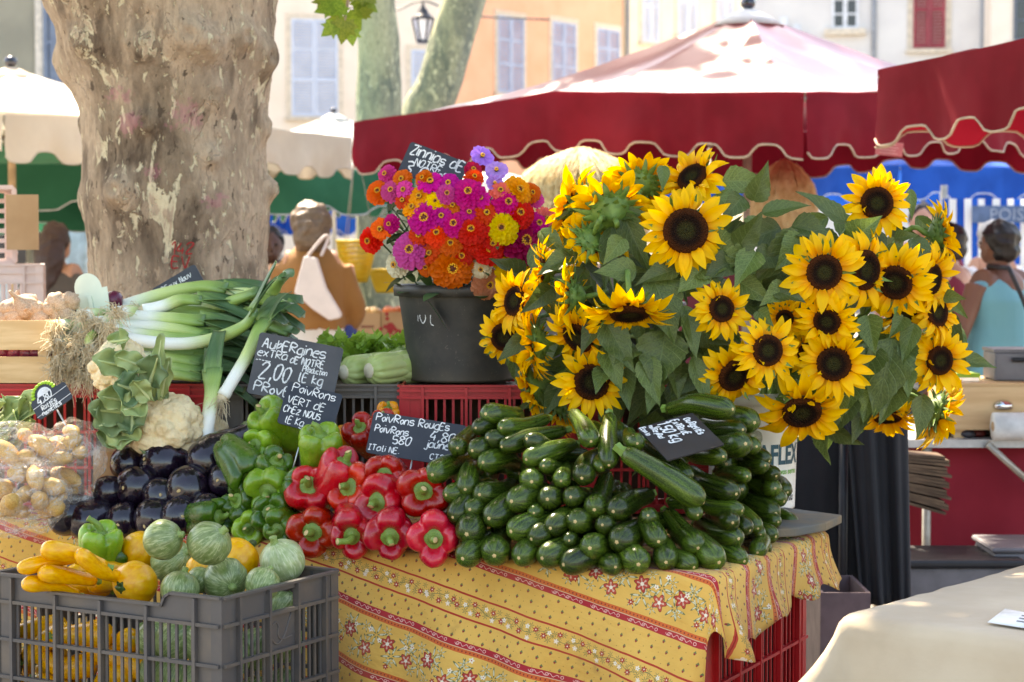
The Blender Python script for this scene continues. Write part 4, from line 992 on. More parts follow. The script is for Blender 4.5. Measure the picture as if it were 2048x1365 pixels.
# potatoes in clear bags
M_POT = pm('potato_skin', srgb(220, 176, 96), srgb(190, 142, 72), rough=.6, ns=14, ov=.12, bump=.3, bs=60)
def m_bag():
    c = ncoord('Object'); n = nnoise(c, 26, 4, .6, 1.5)
    return {'Base Color': (.96, .94, .88), 'Roughness': .12, 'Alpha': n.sstep(.42, .72)*.38+.08, 'Specular IOR Level': .8, 'bump': (nnoise(c, 34, 4, .6, 2.0), 1.0, .02)}
M_BAG = newmat('clear_film', m_bag)
POTV = []
for i in range(4):
    b = MB(); b.ball((0, 0, 0), (1, .6, .55), 22, 14, fn=lambda d: 1+.12*NZ.noise(d*1.6+V((i*5, 0, 0)))+.03*NZ.noise(d*6)); POTV.append(b.mesh('potato', M_POT))
BAGS = [((40, 1000), .115, .085, .092, 'lower bag of potatoes lying on the cloth', 4.60), ((30, 908), .12, .08, .075, 'middle bag of potatoes stacked beside the price tag', 4.66), ((148, 915), .075, .075, .088, 'upright bag of potatoes beside the cardboard box', 4.70), ((140, 1010), .07, .06, .045, 'small flat bag of potatoes under the upright one', 4.72)]
for bi, (q, rx, ry, rz, lab, Y) in enumerate(BAGS):
    c = P(*q, Y); c.z = max(c.z, TZ + rz*.9 + .006)
    b = MB(); b.ball((0, 0, 0), (rx, ry, rz), 72, 48, fn=lambda d: 1+.10*NZ.noise(d*2.2+V((bi*7, 0, 0)))+.055*NZ.noise(d*5.5+V((0, bi*3, 0)))+.03*abs(NZ.noise(d*13)) + .14*max(0, d.z-.8)*2)
    t = b.build('plastic_bag', M_BAG, None, TR(c)); tag(t, 'clear plastic ' + lab, 'bag', 'bags of potatoes')
    r = random.Random(bi)
    n = int(rx*ry*rz/1.1e-3*17)
    for k in range(max(6, min(26, n))):
        while True:
            d = V((r.uniform(-1, 1), r.uniform(-1, .6), r.uniform(-1, 1)))
            if .45 < d.length < .92: break
        o = ob('potato', POTV[k % 4], None, TR(c + V((d.x*rx*.82, d.y*ry*.8, d.z*rz*.82)), MX.Rotation(r.uniform(0, 3), 3, 'Z') @ MX.Rotation(r.uniform(-.7, .7), 3, 'Y'), r.uniform(.028, .042)))
        tag(o, 'yellow brown potato inside the ' + lab.split(' of potatoes')[0] + ' of potatoes', 'potato', 'potatoes in the ' + lab.split(' of')[0])
# chard behind the bags
M_CAUL = pm('cauliflower_leaf', srgb(182, 196, 130), srgb(140, 162, 100), rough=.45, ns=6, nd=4, ov=.12, trans=.15, bump=.3, bs=40)
M_CAULD = pm('dark_cauliflower_leaf', srgb(104, 132, 90), srgb(140, 160, 108), rough=.45, ns=8, ov=.12, trans=.15, bump=.3, bs=40)
M_RIB = pm('pale_rib', srgb(206, 212, 160), srgb(180, 194, 128), rough=.45, ns=12, ov=.08)
def veg_leaf(parent, base, tip, up, wd, curl=.3, wav=.14, seed=0, mat=None, rib=True, name='leaf', inv=None):
    base, tip, up = V(base), V(tip), V(up); d = tip-base; L = d.length; d.normalize(); x = d.cross(up).normalized(); n = x.cross(d)
    r = random.Random(seed); f1, f2 = r.uniform(0, 6), r.uniform(0, 6); wd = wd*.85; wav = wav*1.8
    def fn(u, v):
        s = (u-.5)*2; w_ = wd*(math.sin(min(1, v*.92+.06)*math.pi)**.55)*(.45+.55*smooth(0, .35, v))/1
        e = abs(s); z = curl*L*(.8*v*v - .1*v) + wd*.35*e*e + wav*wd*e*math.sin(v*13+f1+s*1.5) + .05*wd*math.sin(v*29+f2)*e
        lat = s*w_*(1+.12*math.sin(v*17+f2)*e)
        p = base + d*(L*v*(1-.15*abs(curl)*v)) + x*lat + n*z; return inv @ p if inv is not None else p
    b = MB(); b.grid(fn, 10, 18); o = solid(b.build(name, mat or M_CAUL, parent), .0012)
    if rib:
        q = MB(); pts = [fn(.5, i/9) for i in range(9)]; q.tube(pts, [wd*.16*(1-.8*i/8)+.001 for i in range(9)], 8); q.build('leaf_rib', M_RIB, o)
    return o
t = thing('chard', 'bunch of pale green chard leaves behind the potato bags', 'chard', TR(P(20, 850, 4.82)))
iv = TR(P(20, 850, 4.82)).inverted()
for i, (a, c, wd) in enumerate((((-40, 900), (75, 815), .05), ((-20, 870), (60, 800), .05), ((10, 880), (95, 790), .05), ((-60, 860), (20, 810), .05), ((30, 900), (70, 850), .04), ((-10, 900), (40, 850), .05))):
    veg_leaf(t, P(*a, 4.8+.02*i), P(*c, 4.82-.01*i), (0, -.6, .8), wd, .1, .18, i, M_CAUL, True, 'leaf', iv)
# cardboard box under the cauliflowers
M_CARD = pm('cardboard', srgb(196, 160, 120), srgb(182, 146, 106), rough=.85, ns=5, ov=.05, bump=.1, bs=80)
a, b_ = P(186, 905, 4.86), P(470, 905, 4.86); ct = a.z
t = thing('cardboard_box', 'brown cardboard box carrying the cauliflowers behind the aubergines', 'box', TR(((a.x+b_.x)/2, 4.92, TZ+.006))); hx, hh = (b_.x-a.x)/2, ct-TZ-.008
for nm, lo_, hi_ in (('front_panel', (-hx, -.06, 0), (hx, -.056, hh)), ('back_panel', (-hx, .08, 0), (hx, .084, hh)), ('side_panel', (-hx, -.056, 0), (-hx+.004, .08, hh)), ('side_panel', (hx-.004, -.056, 0), (hx, .08, hh)), ('top_flap', (-hx, -.062, hh), (hx, .012, hh+.004)), ('top_flap', (-hx, .014, hh+.001), (hx, .084, hh+.005))): MB().bbox(lo_, hi_).build(nm, M_CARD, t)
# cauliflowers
def curd(rr, seed, flat=.8):
    def fn(d):
        q = d*2.6+V((seed, 0, 0)); v1 = NZ.voronoi(q)[0]; v2 = NZ.voronoi(d*7+V((0, seed, 0)))[0]; v3 = NZ.voronoi(d*17)[0]
        return .86 + .20*(1-v1[0]*v1[0]*1.3) + .06*(1-v2[0]*v2[0]*1.6) + .025*(1-v3[0]*v3[0])
    b = MB(); b.ball((0, 0, 0), (rr, rr, rr*flat), 110, 70, fn=fn); return b
def m_curd():
    c = ncoord('Object'); n = nnoise(c, 24, 4); g = E(E.nt.nodes.new('ShaderNodeNewGeometry').outputs['Pointiness'])
    k = nmix(n.sstep(.4, .75), srgb(236, 214, 170), srgb(216, 186, 138)); k = nmix(nnoise(c, 60, 3).sstep(.6, .75)*.4, k, srgb(190, 150, 110))
    return {'Base Color': k, 'Roughness': .8, 'bump': (nvor(c, 190), .5, .003), 'Subsurface Weight': .2, 'Subsurface Radius': (.01, .007, .004), 'Subsurface Scale': 1.0}
M_CURD = newmat('curd', m_curd)
def cauli(label, q, Y, rp, n, leaves):
    p = P(*q, Y); rr = rp*Y/FPX; m = TR(p); t = thing('cauliflower', label, 'cauliflower', m, 'cauliflowers on the cardboard box'); iv = m.inverted()
    curd(rr, rp, .85).build('curd', M_CURD, t, frame(n))
    for i, (a, c, wd, dep, cu, mt_) in enumerate(leaves):
        veg_leaf(t, P(*z2(*a), Y+dep+.02), P(*z2(*c), Y+dep-.03), (0, -1, .25), wd, cu, .2, i+int(rp), M_CAULD if mt_ else M_CAUL, True, 'leaf', iv)
    return t
cauli('leafy cauliflower wrapped in pale and dark green leaves against the red crate', (238, 735), 4.79, 58, (-.3, -.6, .75),
      [((840,640),(505,590),.04,-.10,.35,0),((880,640),(640,560),.03,-.10,.25,0),((860,760),(960,520),.042,-.10,.3,1),((900,800),(945,430),.022,-.05,-.05,0),((840,780),(640,720),.05,-.11,.3,1),((830,840),(540,800),.035,-.08,.3,0),((820,900),(495,880),.045,-.05,.2,1),((800,880),(540,1000),.05,-.05,.2,1),
       ((850,830),(690,900),.04,-.11,.25,0),((760,900),(600,1100),.05,-.04,.1,0),((740,940),(700,1120),.05,-.05,.1,0),((780,880),(770,1040),.04,-.05,.2,1),((900,700),(985,830),.035,.0,.2,1),((940,820),(1000,560),.02,-.06,.05,0),((880,820),(760,690),.03,-.12,.2,0),((640,480),(800,470),.03,-.02,.3,0)])
cauli('large bare cauliflower head on the cardboard box', (331, 856), 4.82, 74, (0, -.6, .7), [((800,1090),(780,960),.03,-.03,.2,1),((900,1130),(800,1110),.03,-.04,.2,1)])
cauli('small cauliflower half hidden behind the standing leek', (412, 868), 4.92, 44, (.2, -.5, .7), [])

# leeks
def m_leek():
    x, y, _ = nxyz(ncoord('UV')); an = x*6.28; s = nnoise(ncomb(an.cos()*4, an.sin()*4, y*1.2), 4, 3); s2 = nnoise(ncomb(an.cos()*16, an.sin()*16, y*1.2), 5, 2)
    k = nmix(y.sstep(.24, .52), srgb(246, 246, 234), srgb(206, 220, 142)); k = nmix((y+s*.15).sstep(.55, .82), k, srgb(150, 178, 92)); k = nmix((y+s*.2).sstep(.86, 1.15), k, srgb(92, 126, 72))
    k = nmix(s2.sstep(.5, .65)*y.sstep(.05, .5)*.4, k, srgb(84, 118, 58))
    return {'Base Color': k, 'Roughness': .35, 'Specular IOR Level': .45, 'bump': (s2, .2, .003)}
def m_leekleaf():
    x, y, _ = nxyz(ncoord('UV')); s = nnoise(ncomb(x*14, y*.8, orand()*20), 5, 2)
    k = nmix((y+s*.1).sstep(.0, .45), srgb(138, 166, 88), srgb(82, 114, 70)); k = nmix(s.sstep(.45, .65)*.5, k, srgb(44, 74, 52)); k = nmix(y.sstep(.95, 1.0), k, srgb(130, 140, 80))
    return {'Base Color': k, 'Roughness': .4, 'bump': (s, .25, .003)}
M_LEEK, M_LKL, M_ROOT = newmat('leek', m_leek), newmat('leek_leaf', m_leekleaf), pm('roots', srgb(238, 220, 186), srgb(214, 188, 146), rough=.9, ns=30, ov=.15)
def leek(label, pts, rad, leaves=3, roots=True, seed=0, group='leeks lying in a bundle on the crates', spread=.05, whole=False, leaf_len=.16):
    r = random.Random(seed); q = crom(pts, 5); o = q[0]; t = thing('leek', label, 'leek', TR(o), group); q = [p-o for p in q]; n = len(q)
    flt = [1 - .35*smooth(.55, 1, i/(n-1)) for i in range(n)]; wid = [1 + .5*smooth(.6, 1, i/(n-1)) for i in range(n)]
    b = MB(); b.tube(q, [(rad*f*(1.08 if i < 2 else 1), rad*w_*(1.08 if i < 2 else 1)) for i, (f, w_) in enumerate(zip(flt, wid))], 18, up=(0, -.4, 1), fn=lambda tt, a: 1+.035*math.cos(a*7+seed)*tt); b.build('shaft', M_LEEK, t)
    e = q[-1]; d = (q[-1]-q[-3]).normalized(); xx = d.cross(V((0, -.5, 1))).normalized(); nn = xx.cross(d)
    for k in range(leaves):
        a = (k-(leaves-1)/2); dd = (d + xx*a*spread*5*r.uniform(.7, 1.3) + nn*r.uniform(-.25, .2)).normalized(); Lf = leaf_len*r.uniform(.7, 1.25); w_ = rad*r.uniform(1.1, 1.5); dr = r.uniform(.1, .4); tw = r.uniform(-.5, .5); p0 = q[-3]*.6+e*.4
        def fn(u, v):
            s = (u-.5)*2; ca = math.cos(tw*v); sa = math.sin(tw*v); ww = w_*(1-.25*v)
            return p0 + dd*(Lf*v) + xx*(s*ww*ca) + nn*(s*ww*sa + ww*.5*s*s*(1-.5*v) + a*.003) - V((0, 0, dr*Lf*v*v))
        g_ = MB(); g_.grid(fn, 6, 9); solid(g_.build('leaf', M_LKL, t), .0015)
    if roots:
        b = MB(); back = (q[0]-q[2]).normalized()
        b.ball(back*.002, (rad*.95,)*3, 10, 7)
        for k in range(70):
            dv = (back*1.2 + V((r.gauss(0, .6), r.gauss(0, .6), r.gauss(0, .6)))).normalized(); L = r.uniform(.02, .048); p0 = dv*rad*.7
            p1 = p0+dv*L*.5+V((r.gauss(0, .006), r.gauss(0, .006), r.gauss(0, .006))); p2 = p1+dv*L*.4+V((r.gauss(0, .01), r.gauss(0, .01), -abs(r.gauss(0, .02))))
            b.tube([p0, p1, p2], [.0011, .0009, .0005], 3, caps=False)
        b.build('roots', M_ROOT, t)
    return t
LL = 'leek with white shaft and dark green leaves in the bundle on the crates'
LK = [([(440,345),(700,275),(950,200),(1180,155),(1330,165)],5.22,13,2),([(500,318),(760,262),(1000,205),(1190,175)],5.28,13,3),([(690,325),(900,345),(1050,352),(1200,352)],5.10,15,2),([(650,385),(900,392),(1100,418),(1240,440)],5.08,12,2),
 ([(560,420),(800,432),(1000,452),(1230,430)],5.06,12,2),([(840,300),(960,270),(1060,235),(1180,235)],5.14,13,3),([(650,450),(1000,492),(1230,468),(1420,390),(1490,300)],5.0,13,2),([(620,560),(940,578),(1180,592)],5.02,14,2),([(610,620),(950,632),(1180,648)],5.01,12,2),
 ([(620,690),(960,672),(1180,690)],5.0,11,1),([(420,360),(640,330),(900,260),(1200,215),(1420,200)],5.30,12,3),([(360,480),(440,390),(600,350),(800,330)],5.12,13,1),([(530,480),(700,520),(950,540),(1230,545)],5.06,13,2),([(460,440),(720,460),(1000,520),(1260,500)],5.1,12,2),
 ([(560,300),(800,300),(1050,300),(1300,310)],5.2,13,3),([(600,350),(900,320),(1200,290),(1380,260)],5.24,13,3),([(540,540),(520,470),(560,420)],4.98,10,0),([(500,400),(800,400),(1100,380),(1320,370)],5.2,14,3),([(640,500),(900,620),(1100,640),(1300,610)],5.12,13,2)]
for i, (pts, Y, rp, nl) in enumerate(LK):
    n = len(pts); leek(LL, [P(*z2(*p), Y + .015*math.sin(k+i)) for k, p in enumerate(pts)], rp*Y/FPX*.98, nl, True, i, leaf_len=.17)
r = random.Random(8)
for i in range(15):   # the dark leaf ends fanned out to the east of the bundle, more leeks under the top ones
    y0 = r.uniform(230, 640); pts = [(r.uniform(520, 620), y0*.7+130), (800, y0*.9+50), (1050, y0), (r.uniform(1230, 1300), y0+r.uniform(-30, 20))]
    leek('leek low in the bundle with dark leaf tops fanned out', [P(*z2(*p), 5.26) for p in pts], .016, 4, True, 50+i, leaf_len=.2, spread=.07)
for i, (a, c) in enumerate((((1440,200),(1690,280)),((1570,190),(1665,95)),((1380,300),(1600,330)),((1420,330),(1700,420)),((1250,285),(1510,185)))):
    leek('leek with a blunt cut green top sticking out of the bundle', [P(*z2(a[0]-500, a[1]+60), 5.3), P(*z2(a[0]-250, a[1]+20), 5.24), P(*z2(*a), 5.2), P(*z2((a[0]+c[0])/2, (a[1]+c[1])/2), 5.17), P(*z2(*c), 5.15)], .017, 1, False, 80+i, leaf_len=.05)
for i, (x, y) in enumerate(((330,390),(480,330),(560,370),(640,400),(330,500),(420,520),(520,540),(350,590),(440,610),(540,640),(330,660),(420,690),(510,690),(470,460),(600,470),(690,310))):
    leek('leek root end with a shaggy beard of pale roots beside the garlic box', [P(*z2(x, y), 4.97+.01*(i % 3)), P(*z2(x+25, y-6), 5.04), P(*z2(x+90, y-14), 5.12), P(*z2(x+170, y-20), 5.2)], .0155, 0, True, 120+i, 'leek root ends beside the garlic box')
leek('standing leek with its white foot on the cauliflower box', [P(*z2(*p), Y) for p, Y in (((1200,1065),4.82),((1225,900),4.84),((1240,760),4.87),((1243,640),4.90))], .0175, 2, False, 91, 'leeks leaning upright before the crates', .03)
leek('leaning leek with brown roots and a long white foot', [P(*z2(*p), Y) for p, Y in (((1305,800),4.86),((1370,690),4.88),((1440,570),4.92),((1500,440),4.97),((1550,350),5.0))], .0155, 3, True, 92, 'leeks leaning upright before the crates', .05)

# garlic in a thin wooden box, onions under it
M_WOOD = pm('thin_wood', srgb(224, 188, 140), srgb(206, 166, 116), rough=.7, ns=3, ov=.06, stretch=(2, 2, 14), bump=.15, bs=30)
bx0, bx1, by = P(-90, 700, 5.0).x, P(100, 700, 5.0).x, 5.0; zt, zb = P(50, 643, 5).z, CZ
t = thing('wooden_box', 'pale thin wood box heaped with garlic at the end of the leeks', 'box', TR(((bx0+bx1)/2, by+.15, zb+.002))); hx = (bx1-bx0)/2; H = zt-zb
for z0, z1 in ((.0, H*.42), (H*.53, H)):
    MB().bbox((-hx, -.15, z0), (hx, -.144, z1)).build('slat', M_WOOD, t); MB().bbox((-hx, .144, z0), (hx, .15, z1)).build('slat', M_WOOD, t)
    MB().bbox((hx-.006, -.143, z0), (hx, .143, z1)).build('slat', M_WOOD, t); MB().bbox((-hx, -.143, z0), (-hx+.006, .143, z1)).build('slat', M_WOOD, t)
for x in (-1, 1):
    for y in (-1, 1): MB().bbox((x*(hx-.02)-.012, y*.13-.012, .0), (x*(hx-.02)+.012, y*.13+.012, H-.004)).build('corner_block', M_WOOD, t)
MB().bbox((-hx+.007, -.143, .001), (hx-.007, .143, .006)).build('bottom', M_WOOD, t)
M_GAR = pm('garlic_skin', srgb(206, 180, 152), srgb(172, 136, 108), rough=.65, ns=20, ov=.1, bump=.3, bs=60, stretch=(1, 1, .2))
b = MB(); pr = [(.02,-.62),(.3,-.66),(.45,-.6),(.8,-.42),(.98,-.1),(.95,.2),(.72,.5),(.42,.74),(.24,.95),(.16,1.2),(.13,1.5),(.09,1.7)]; pr = [(p.x, p.y) for p in crom([V((a, c, 0)) for a, c in pr], 3)]
b.lathe(pr, 48, fn=lambda a, t: 1-.13*(1-abs(math.sin(a*4)))*math.sin(min(1, t*1.25)*3.14)); GAR = b.mesh('bulb', M_GAR)
b = MB()
for k in range(40):
    a, q = rnd.uniform(0, 6.28), rnd.uniform(0, .38); b.tube([(q*math.cos(a), q*math.sin(a), -.6), (q*1.25*math.cos(a), q*1.25*math.sin(a), -.72), (q*1.5*math.cos(a+.2), q*1.5*math.sin(a+.2), -.84)], .014, 3)
GARR = b.mesh('root_tuft', M_ROOT)
for i, (x, y, rp, n) in enumerate(((150,275,30,(-.3,-.4,.4)),(95,330,26,(.5,-.5,.3)),(240,340,26,(-.5,-.3,.6)),(335,265,28,(.2,.9,.2)),(360,320,28,(.1,.9,-.2)),(410,245,22,(.2,.8,.3)),(15,345,18,(-.6,-.5,.3)),(300,300,24,(0,.5,.6)),(60,290,24,(.2,.3,.7)),(200,300,26,(-.1,.6,.6)))):
    p = P(*z2(x, y), 5.1); rr = rp*5.1/FPX; t = thing('garlic_bulb', 'papery white garlic bulb heaped in the thin wooden box', 'garlic', axis_mt(p, n, rr, i), 'garlic bulbs in the wooden box'); ob('bulb', GAR, t); ob('root_tuft', GARR, t)
M_ONI = pm('red_onion', srgb(112, 32, 64), srgb(86, 22, 52), rough=.25, ns=6, ov=.15)
b = MB(); b.lathe([(.02,-.85),(.4,-.8),(.85,-.4),(1,0),(.86,.45),(.45,.8),(.16,1.0),(.1,1.25),(.05,1.3)], 28); ONI = b.mesh('red_onion', M_ONI)
for i, (x, y) in enumerate(((10,540),(90,540),(160,545),(220,540),(40,500),(130,500),(210,500),(260,520),(430,320),(660,240))):
    o = ob('red_onion', ONI, None, axis_mt(P(*z2(x, y), 5.06 if i < 8 else 5.2), (rnd.uniform(-1, 1), -.2, rnd.uniform(-1, 1)), .029))
    tag(o, 'purple red onion showing between the slats of the wooden box' if i < 8 else 'purple onion peeping out between garlic and leeks', 'onion', 'red onions')
# celery
M_CEL = pm('celery_rib', srgb(206, 214, 150), srgb(170, 188, 106), rough=.4, ns=5, ov=.1, stretch=(1, 1, 1), bump=.2, bs=50)
M_CELL = pm('celery_leaf', srgb(158, 190, 76), srgb(126, 164, 56), rough=.45, ns=10, ov=.15, trans=.3)
M_CUT = pm('celery_cut', srgb(240, 232, 204), srgb(222, 210, 176), rough=.7, ns=30, ov=0)
def celery(label, q, Y, rp, dirx):
    p = P(*q, Y); rr = rp*Y/FPX; t = thing('celery', label, 'celery', TR(p), 'celery heads on the brown grey crate'); d = V((dirx, .8, .06)).normalized(); x = d.cross(V((0, 0, 1))).normalized(); up = x.cross(d)
    b = MB(); b.tube([-d*.004, d*.002], [rr*.42, rr*.5], 20); b.build('cut_base', M_CUT, t)
    bb = MB(); bb.tube(crom([d*0, d*.012, d*.04, d*.09, d*.15], 3), [rr*v_ for v_ in (.5, .62, .78, .88, .96, 1.0, 1.03, 1.04, 1.03, 1.0, .97, .93, .88)], 72, up=up, fn=lambda tt, an: 1-.16*(1-abs(math.sin(an*5.5+tt*1.2))**.45)); bb.build('heart', M_CEL, t)
    for k in range(13):
        a = k*2.4; q_ = rr*(.42 + .03*k/13); c, s = math.cos(a), math.sin(a); L = .22+rnd.uniform(-.03, .06); o_ = x*c + up*s
        pts = crom([d*.06+o_*q_*1.2, d*.10+o_*q_*1.65, d*.15+o_*q_*1.7, d*L+o_*q_*(1.9)+V((0, 0, .01))], 4); n = len(pts)
        m_ = MB(); m_.tube(pts, [(rr*.14+rr*.16*math.sin(min(1, i/4)*1.57), rr*.24+rr*.16*math.sin(min(1, i/4)*1.57)) for i in range(n)], 10, up=o_, fn=lambda tt, an: 1+.09*math.cos(an*9)); m_.build('stalk', M_CEL, t)
    lf = MB(); r = random.Random(int(rp))
    for k in range(150):
        L = r.uniform(.16, .30); c = d*L + V((r.gauss(0, .04), r.gauss(.03, .04), r.uniform(0, .055))); s = r.uniform(.018, .032)
        lf.add(LEAF, TR(c, MX.Rotation(r.uniform(0, 6.3), 3, 'Z') @ MX.Rotation(r.gauss(.7, .5), 3, 'X') @ MX.Rotation(r.gauss(0, .4), 3, 'Y'), s))
    lf.build('leaves', M_CELL, t); return t
celery('nearer celery head with its round cut base against the black bucket', (738, 742), 5.06, 33, .95)
celery('celery head with its base hidden behind the aubergine slate', (688, 745), 5.12, 32, .9)
M_LV = M_CELL
t = thing('celery', 'loose celery tops showing behind the two celery heads', 'celery', TR(P(720, 705, 5.3)), 'celery heads on the brown grey crate'); lf = MB(); r = random.Random(9)
for k in range(420):
    p = P(r.uniform(645, 830), r.uniform(684, 735) + 8*math.sin(k), 5.22 + r.uniform(0, .16)) - P(720, 705, 5.3); lf.add(LEAF, TR(p, MX.Rotation(r.uniform(0, 6.3), 3, 'Z') @ MX.Rotation(r.gauss(.8, .5), 3, 'X') @ MX.Rotation(r.gauss(0, .5), 3, 'Y'), r.uniform(.02, .04)))
lf.build('leaves', M_CELL, t)
sm_ = MB()
for k in range(12): x0 = r.uniform(-.1, .13); sm_.tube([(x0, 0, -.1), (x0+.01, .02, -.03), (x0+.03, .03, .01)], .007, 6)
sm_.build('stalks', M_CEL, t)
# ------------------------------------------------------------------ buckets
def bucket(name, label, mt, r0, r1, h, mat, lip=.012):
    t = thing(name, label, 'bucket', mt); b = MB()
    b.lathe([(r0*.92, .004), (r0, .0), (r0*1.0, .006), (lerp(r0, r1, .5), h*.5), (r1, h-.03), (r1*1.005, h-.028)], 56)
    b.build('body', mat, t)
    MB().lathe([(r1*1.0, h-.03), (r1+lip, h-.029), (r1+lip+.002, h-.012), (r1+lip, h-.001), (r1+lip*.5, h), (r1*.985, h-.002), (r1*.975, h-.02), (r1*.96, h-.05)], 56, close=False).build('rim', mat, t)
    return t
def m_bk():
    c = ncoord('Object'); n = nnoise(c, 9, 5, .65); sc_ = nnoise(ncoord('Object', (1, 1, .5)), 90, 3, .6, 3.0)
    k = nmix(n.sstep(.4, .75), srgb(50, 49, 46), srgb(74, 70, 62)); k = nmix(sc_.sstep(.66, .7)*.35, k, srgb(150, 142, 122))
    x, y, z = nxyz(c); k = nmix((z+n*.08).sstep(.09, .0)*.5, k, srgb(120, 104, 80))
    return {'Base Color': k, 'Roughness': n*.2+.42, 'bump': (n, .15, .004)}
BC = P(922, 766, 5.13); BK = TR((BC.x, 5.15, CZ+.001)); bk_h = P(922, 572, 5.0).z - CZ
r1b = 128*5.03/FPX; r0b = 106*5.05/FPX
bk = bucket('flower_bucket', 'scuffed black plastic bucket holding the zinnias on the red crate', BK, r0b, r1b, bk_h, newmat('black_bucket', m_bk))
q, wq = write('iot', .05, .0026, 3, slant=.1); tx = MB()   # chalk name written down the side
for p in q.v:
    a = R(-158) + (p.y)/.14 + .0; z = bk_h*.84 - p.x*0 - (.0); zz = bk_h*.52 + (p.x-.03)*.55; aa = R(-166) + (p.x*.55)/.15 - p.y/.16*.0
    aa = R(-168) + p.x/.15*.75; aa += R(34); zz = bk_h*.62 + p.y - p.x*.15
    rr = lerp(r0b, r1b, zz/bk_h)+.0015; tx.v.append(V((rr*math.cos(aa), rr*math.sin(aa), zz)))
tx.f, tx.mi, tx.sm = q.f, q.mi, q.sm; tx.build('lettering', M_CHALK, bk)
WB = P(1508, 1028, 4.86); WM = TR((WB.x, 4.9, TZ+.03)); wh, wr = .285, .112
M_WPL = pm('white_plastic', srgb(236, 236, 232), srgb(222, 220, 214), rough=.4, ns=8, ov=0)
wbk = bucket('white_pail', 'white plastic pail with teal and green print holding sunflowers beside the courgettes', WM, wr*.93, wr, wh, M_WPL)
def wrap_text(s, size, a0, z0, mat, bold=.0, sq=1.0, parent=None, rad=wr, name='print'):
    cu = bpy.data.curves.new('txt', 'FONT'); cu.body = s; cu.size = size; cu.offset = bold; cu.resolution_u = 3
    o = bpy.data.objects.new('txt', cu); col.objects.link(o); dg = bpy.context.evaluated_depsgraph_get(); me = bpy.data.meshes.new_from_object(o.evaluated_get(dg))
    bpy.data.objects.remove(o); bm = bmesh.new(); bm.from_mesh(me); bmesh.ops.subdivide_edges(bm, edges=[e for e in bm.edges if e.calc_length() > .012], cuts=3)
    for v in bm.verts:
        z = z0 + v.co.y; a = a0 + v.co.x*sq/rad; rr = lerp(rad*.93, rad, z/wh) + .0012; v.co = V((rr*math.cos(a), rr*math.sin(a), z))
    bm.to_mesh(me); bm.free(); me.materials.clear(); me.materials.append(mat); return ob(name, me, parent)
M_TEAL, M_LIME, M_INK = pm('teal_ink', srgb(14, 84, 104), rough=.5, ov=0), pm('lime_ink', srgb(104, 176, 60), rough=.5, ov=0), pm('dark_ink', srgb(60, 66, 72), rough=.5, ov=0)
wrap_text('AFLEX', .066, R(-90), wh*.40, M_TEAL, .0022, .72, wbk); wrap_text('vos serres', .02, R(-58), wh*.31, M_LIME, .0004, .8, wbk); wrap_text('5 KG', .034, R(-52), wh*.08, M_INK, .001, .6, wbk)
B2 = bucket('flower_bucket', 'dark bucket hidden among the sunflower stems on the red crate', TR((P(1270, 768, 5.15).x, 5.17, CZ+.001)), .1, .12, .2, newmat('black_bucket', m_bk))

# ------------------------------------------------------------------ zinnias
def m_petal(edge):
    def fn():
        n = E.nt.nodes.new('ShaderNodeObjectInfo'); cc = E(n.outputs['Color']); x, y, _ = nxyz(ncoord('UV')); rn = nnoise(ncomb(x*9, y*.7, orand()*9), 4, 2)
        k = nhsv(cc, .5, 1.08, rn*.5+.62+y*.12)
        return {'Base Color': k, 'Roughness': .6, 'Specular IOR Level': .25, 'translucent': .3, 'bump': (rn, .2, .002)}
    return fn
M_ZIN = newmat('zinnia_petal', m_petal(0))
M_ZC = pm('zinnia_florets', srgb(240, 190, 40), srgb(214, 140, 24), rough=.7, ns=8, ov=.1)
M_ZCD = pm('zinnia_disc', srgb(110, 54, 30), srgb(80, 36, 24), rough=.8, ns=8, ov=.1)
M_LEAFG = pm('zinnia_leaf', srgb(82, 108, 62), srgb(62, 88, 48), rough=.5, ns=9, ov=.15, trans=.15)
def petal_into(b, ang, r0, L, w_, lift, droop, z0, nseg=4, cup=.3, sub=3, tipw=.9):
    ca, sa = math.cos(ang), math.sin(ang)
    def fn(u, v):
        s = (u-.5)*2; wd = w_*(math.sin(min(1.0, .12+v*.80)*math.pi)**.6 if v < .98 else .45)*.5*(.55+.45*smooth(0, .5, v))*1.25
        rad = r0 + L*v; z = z0 + lift*L*v - droop*L*v*v + cup*w_*s*s*.5
        x, y = rad, s*wd; return (x*ca-y*sa, x*sa+y*ca, z)
    b.grid(fn, sub, nseg)
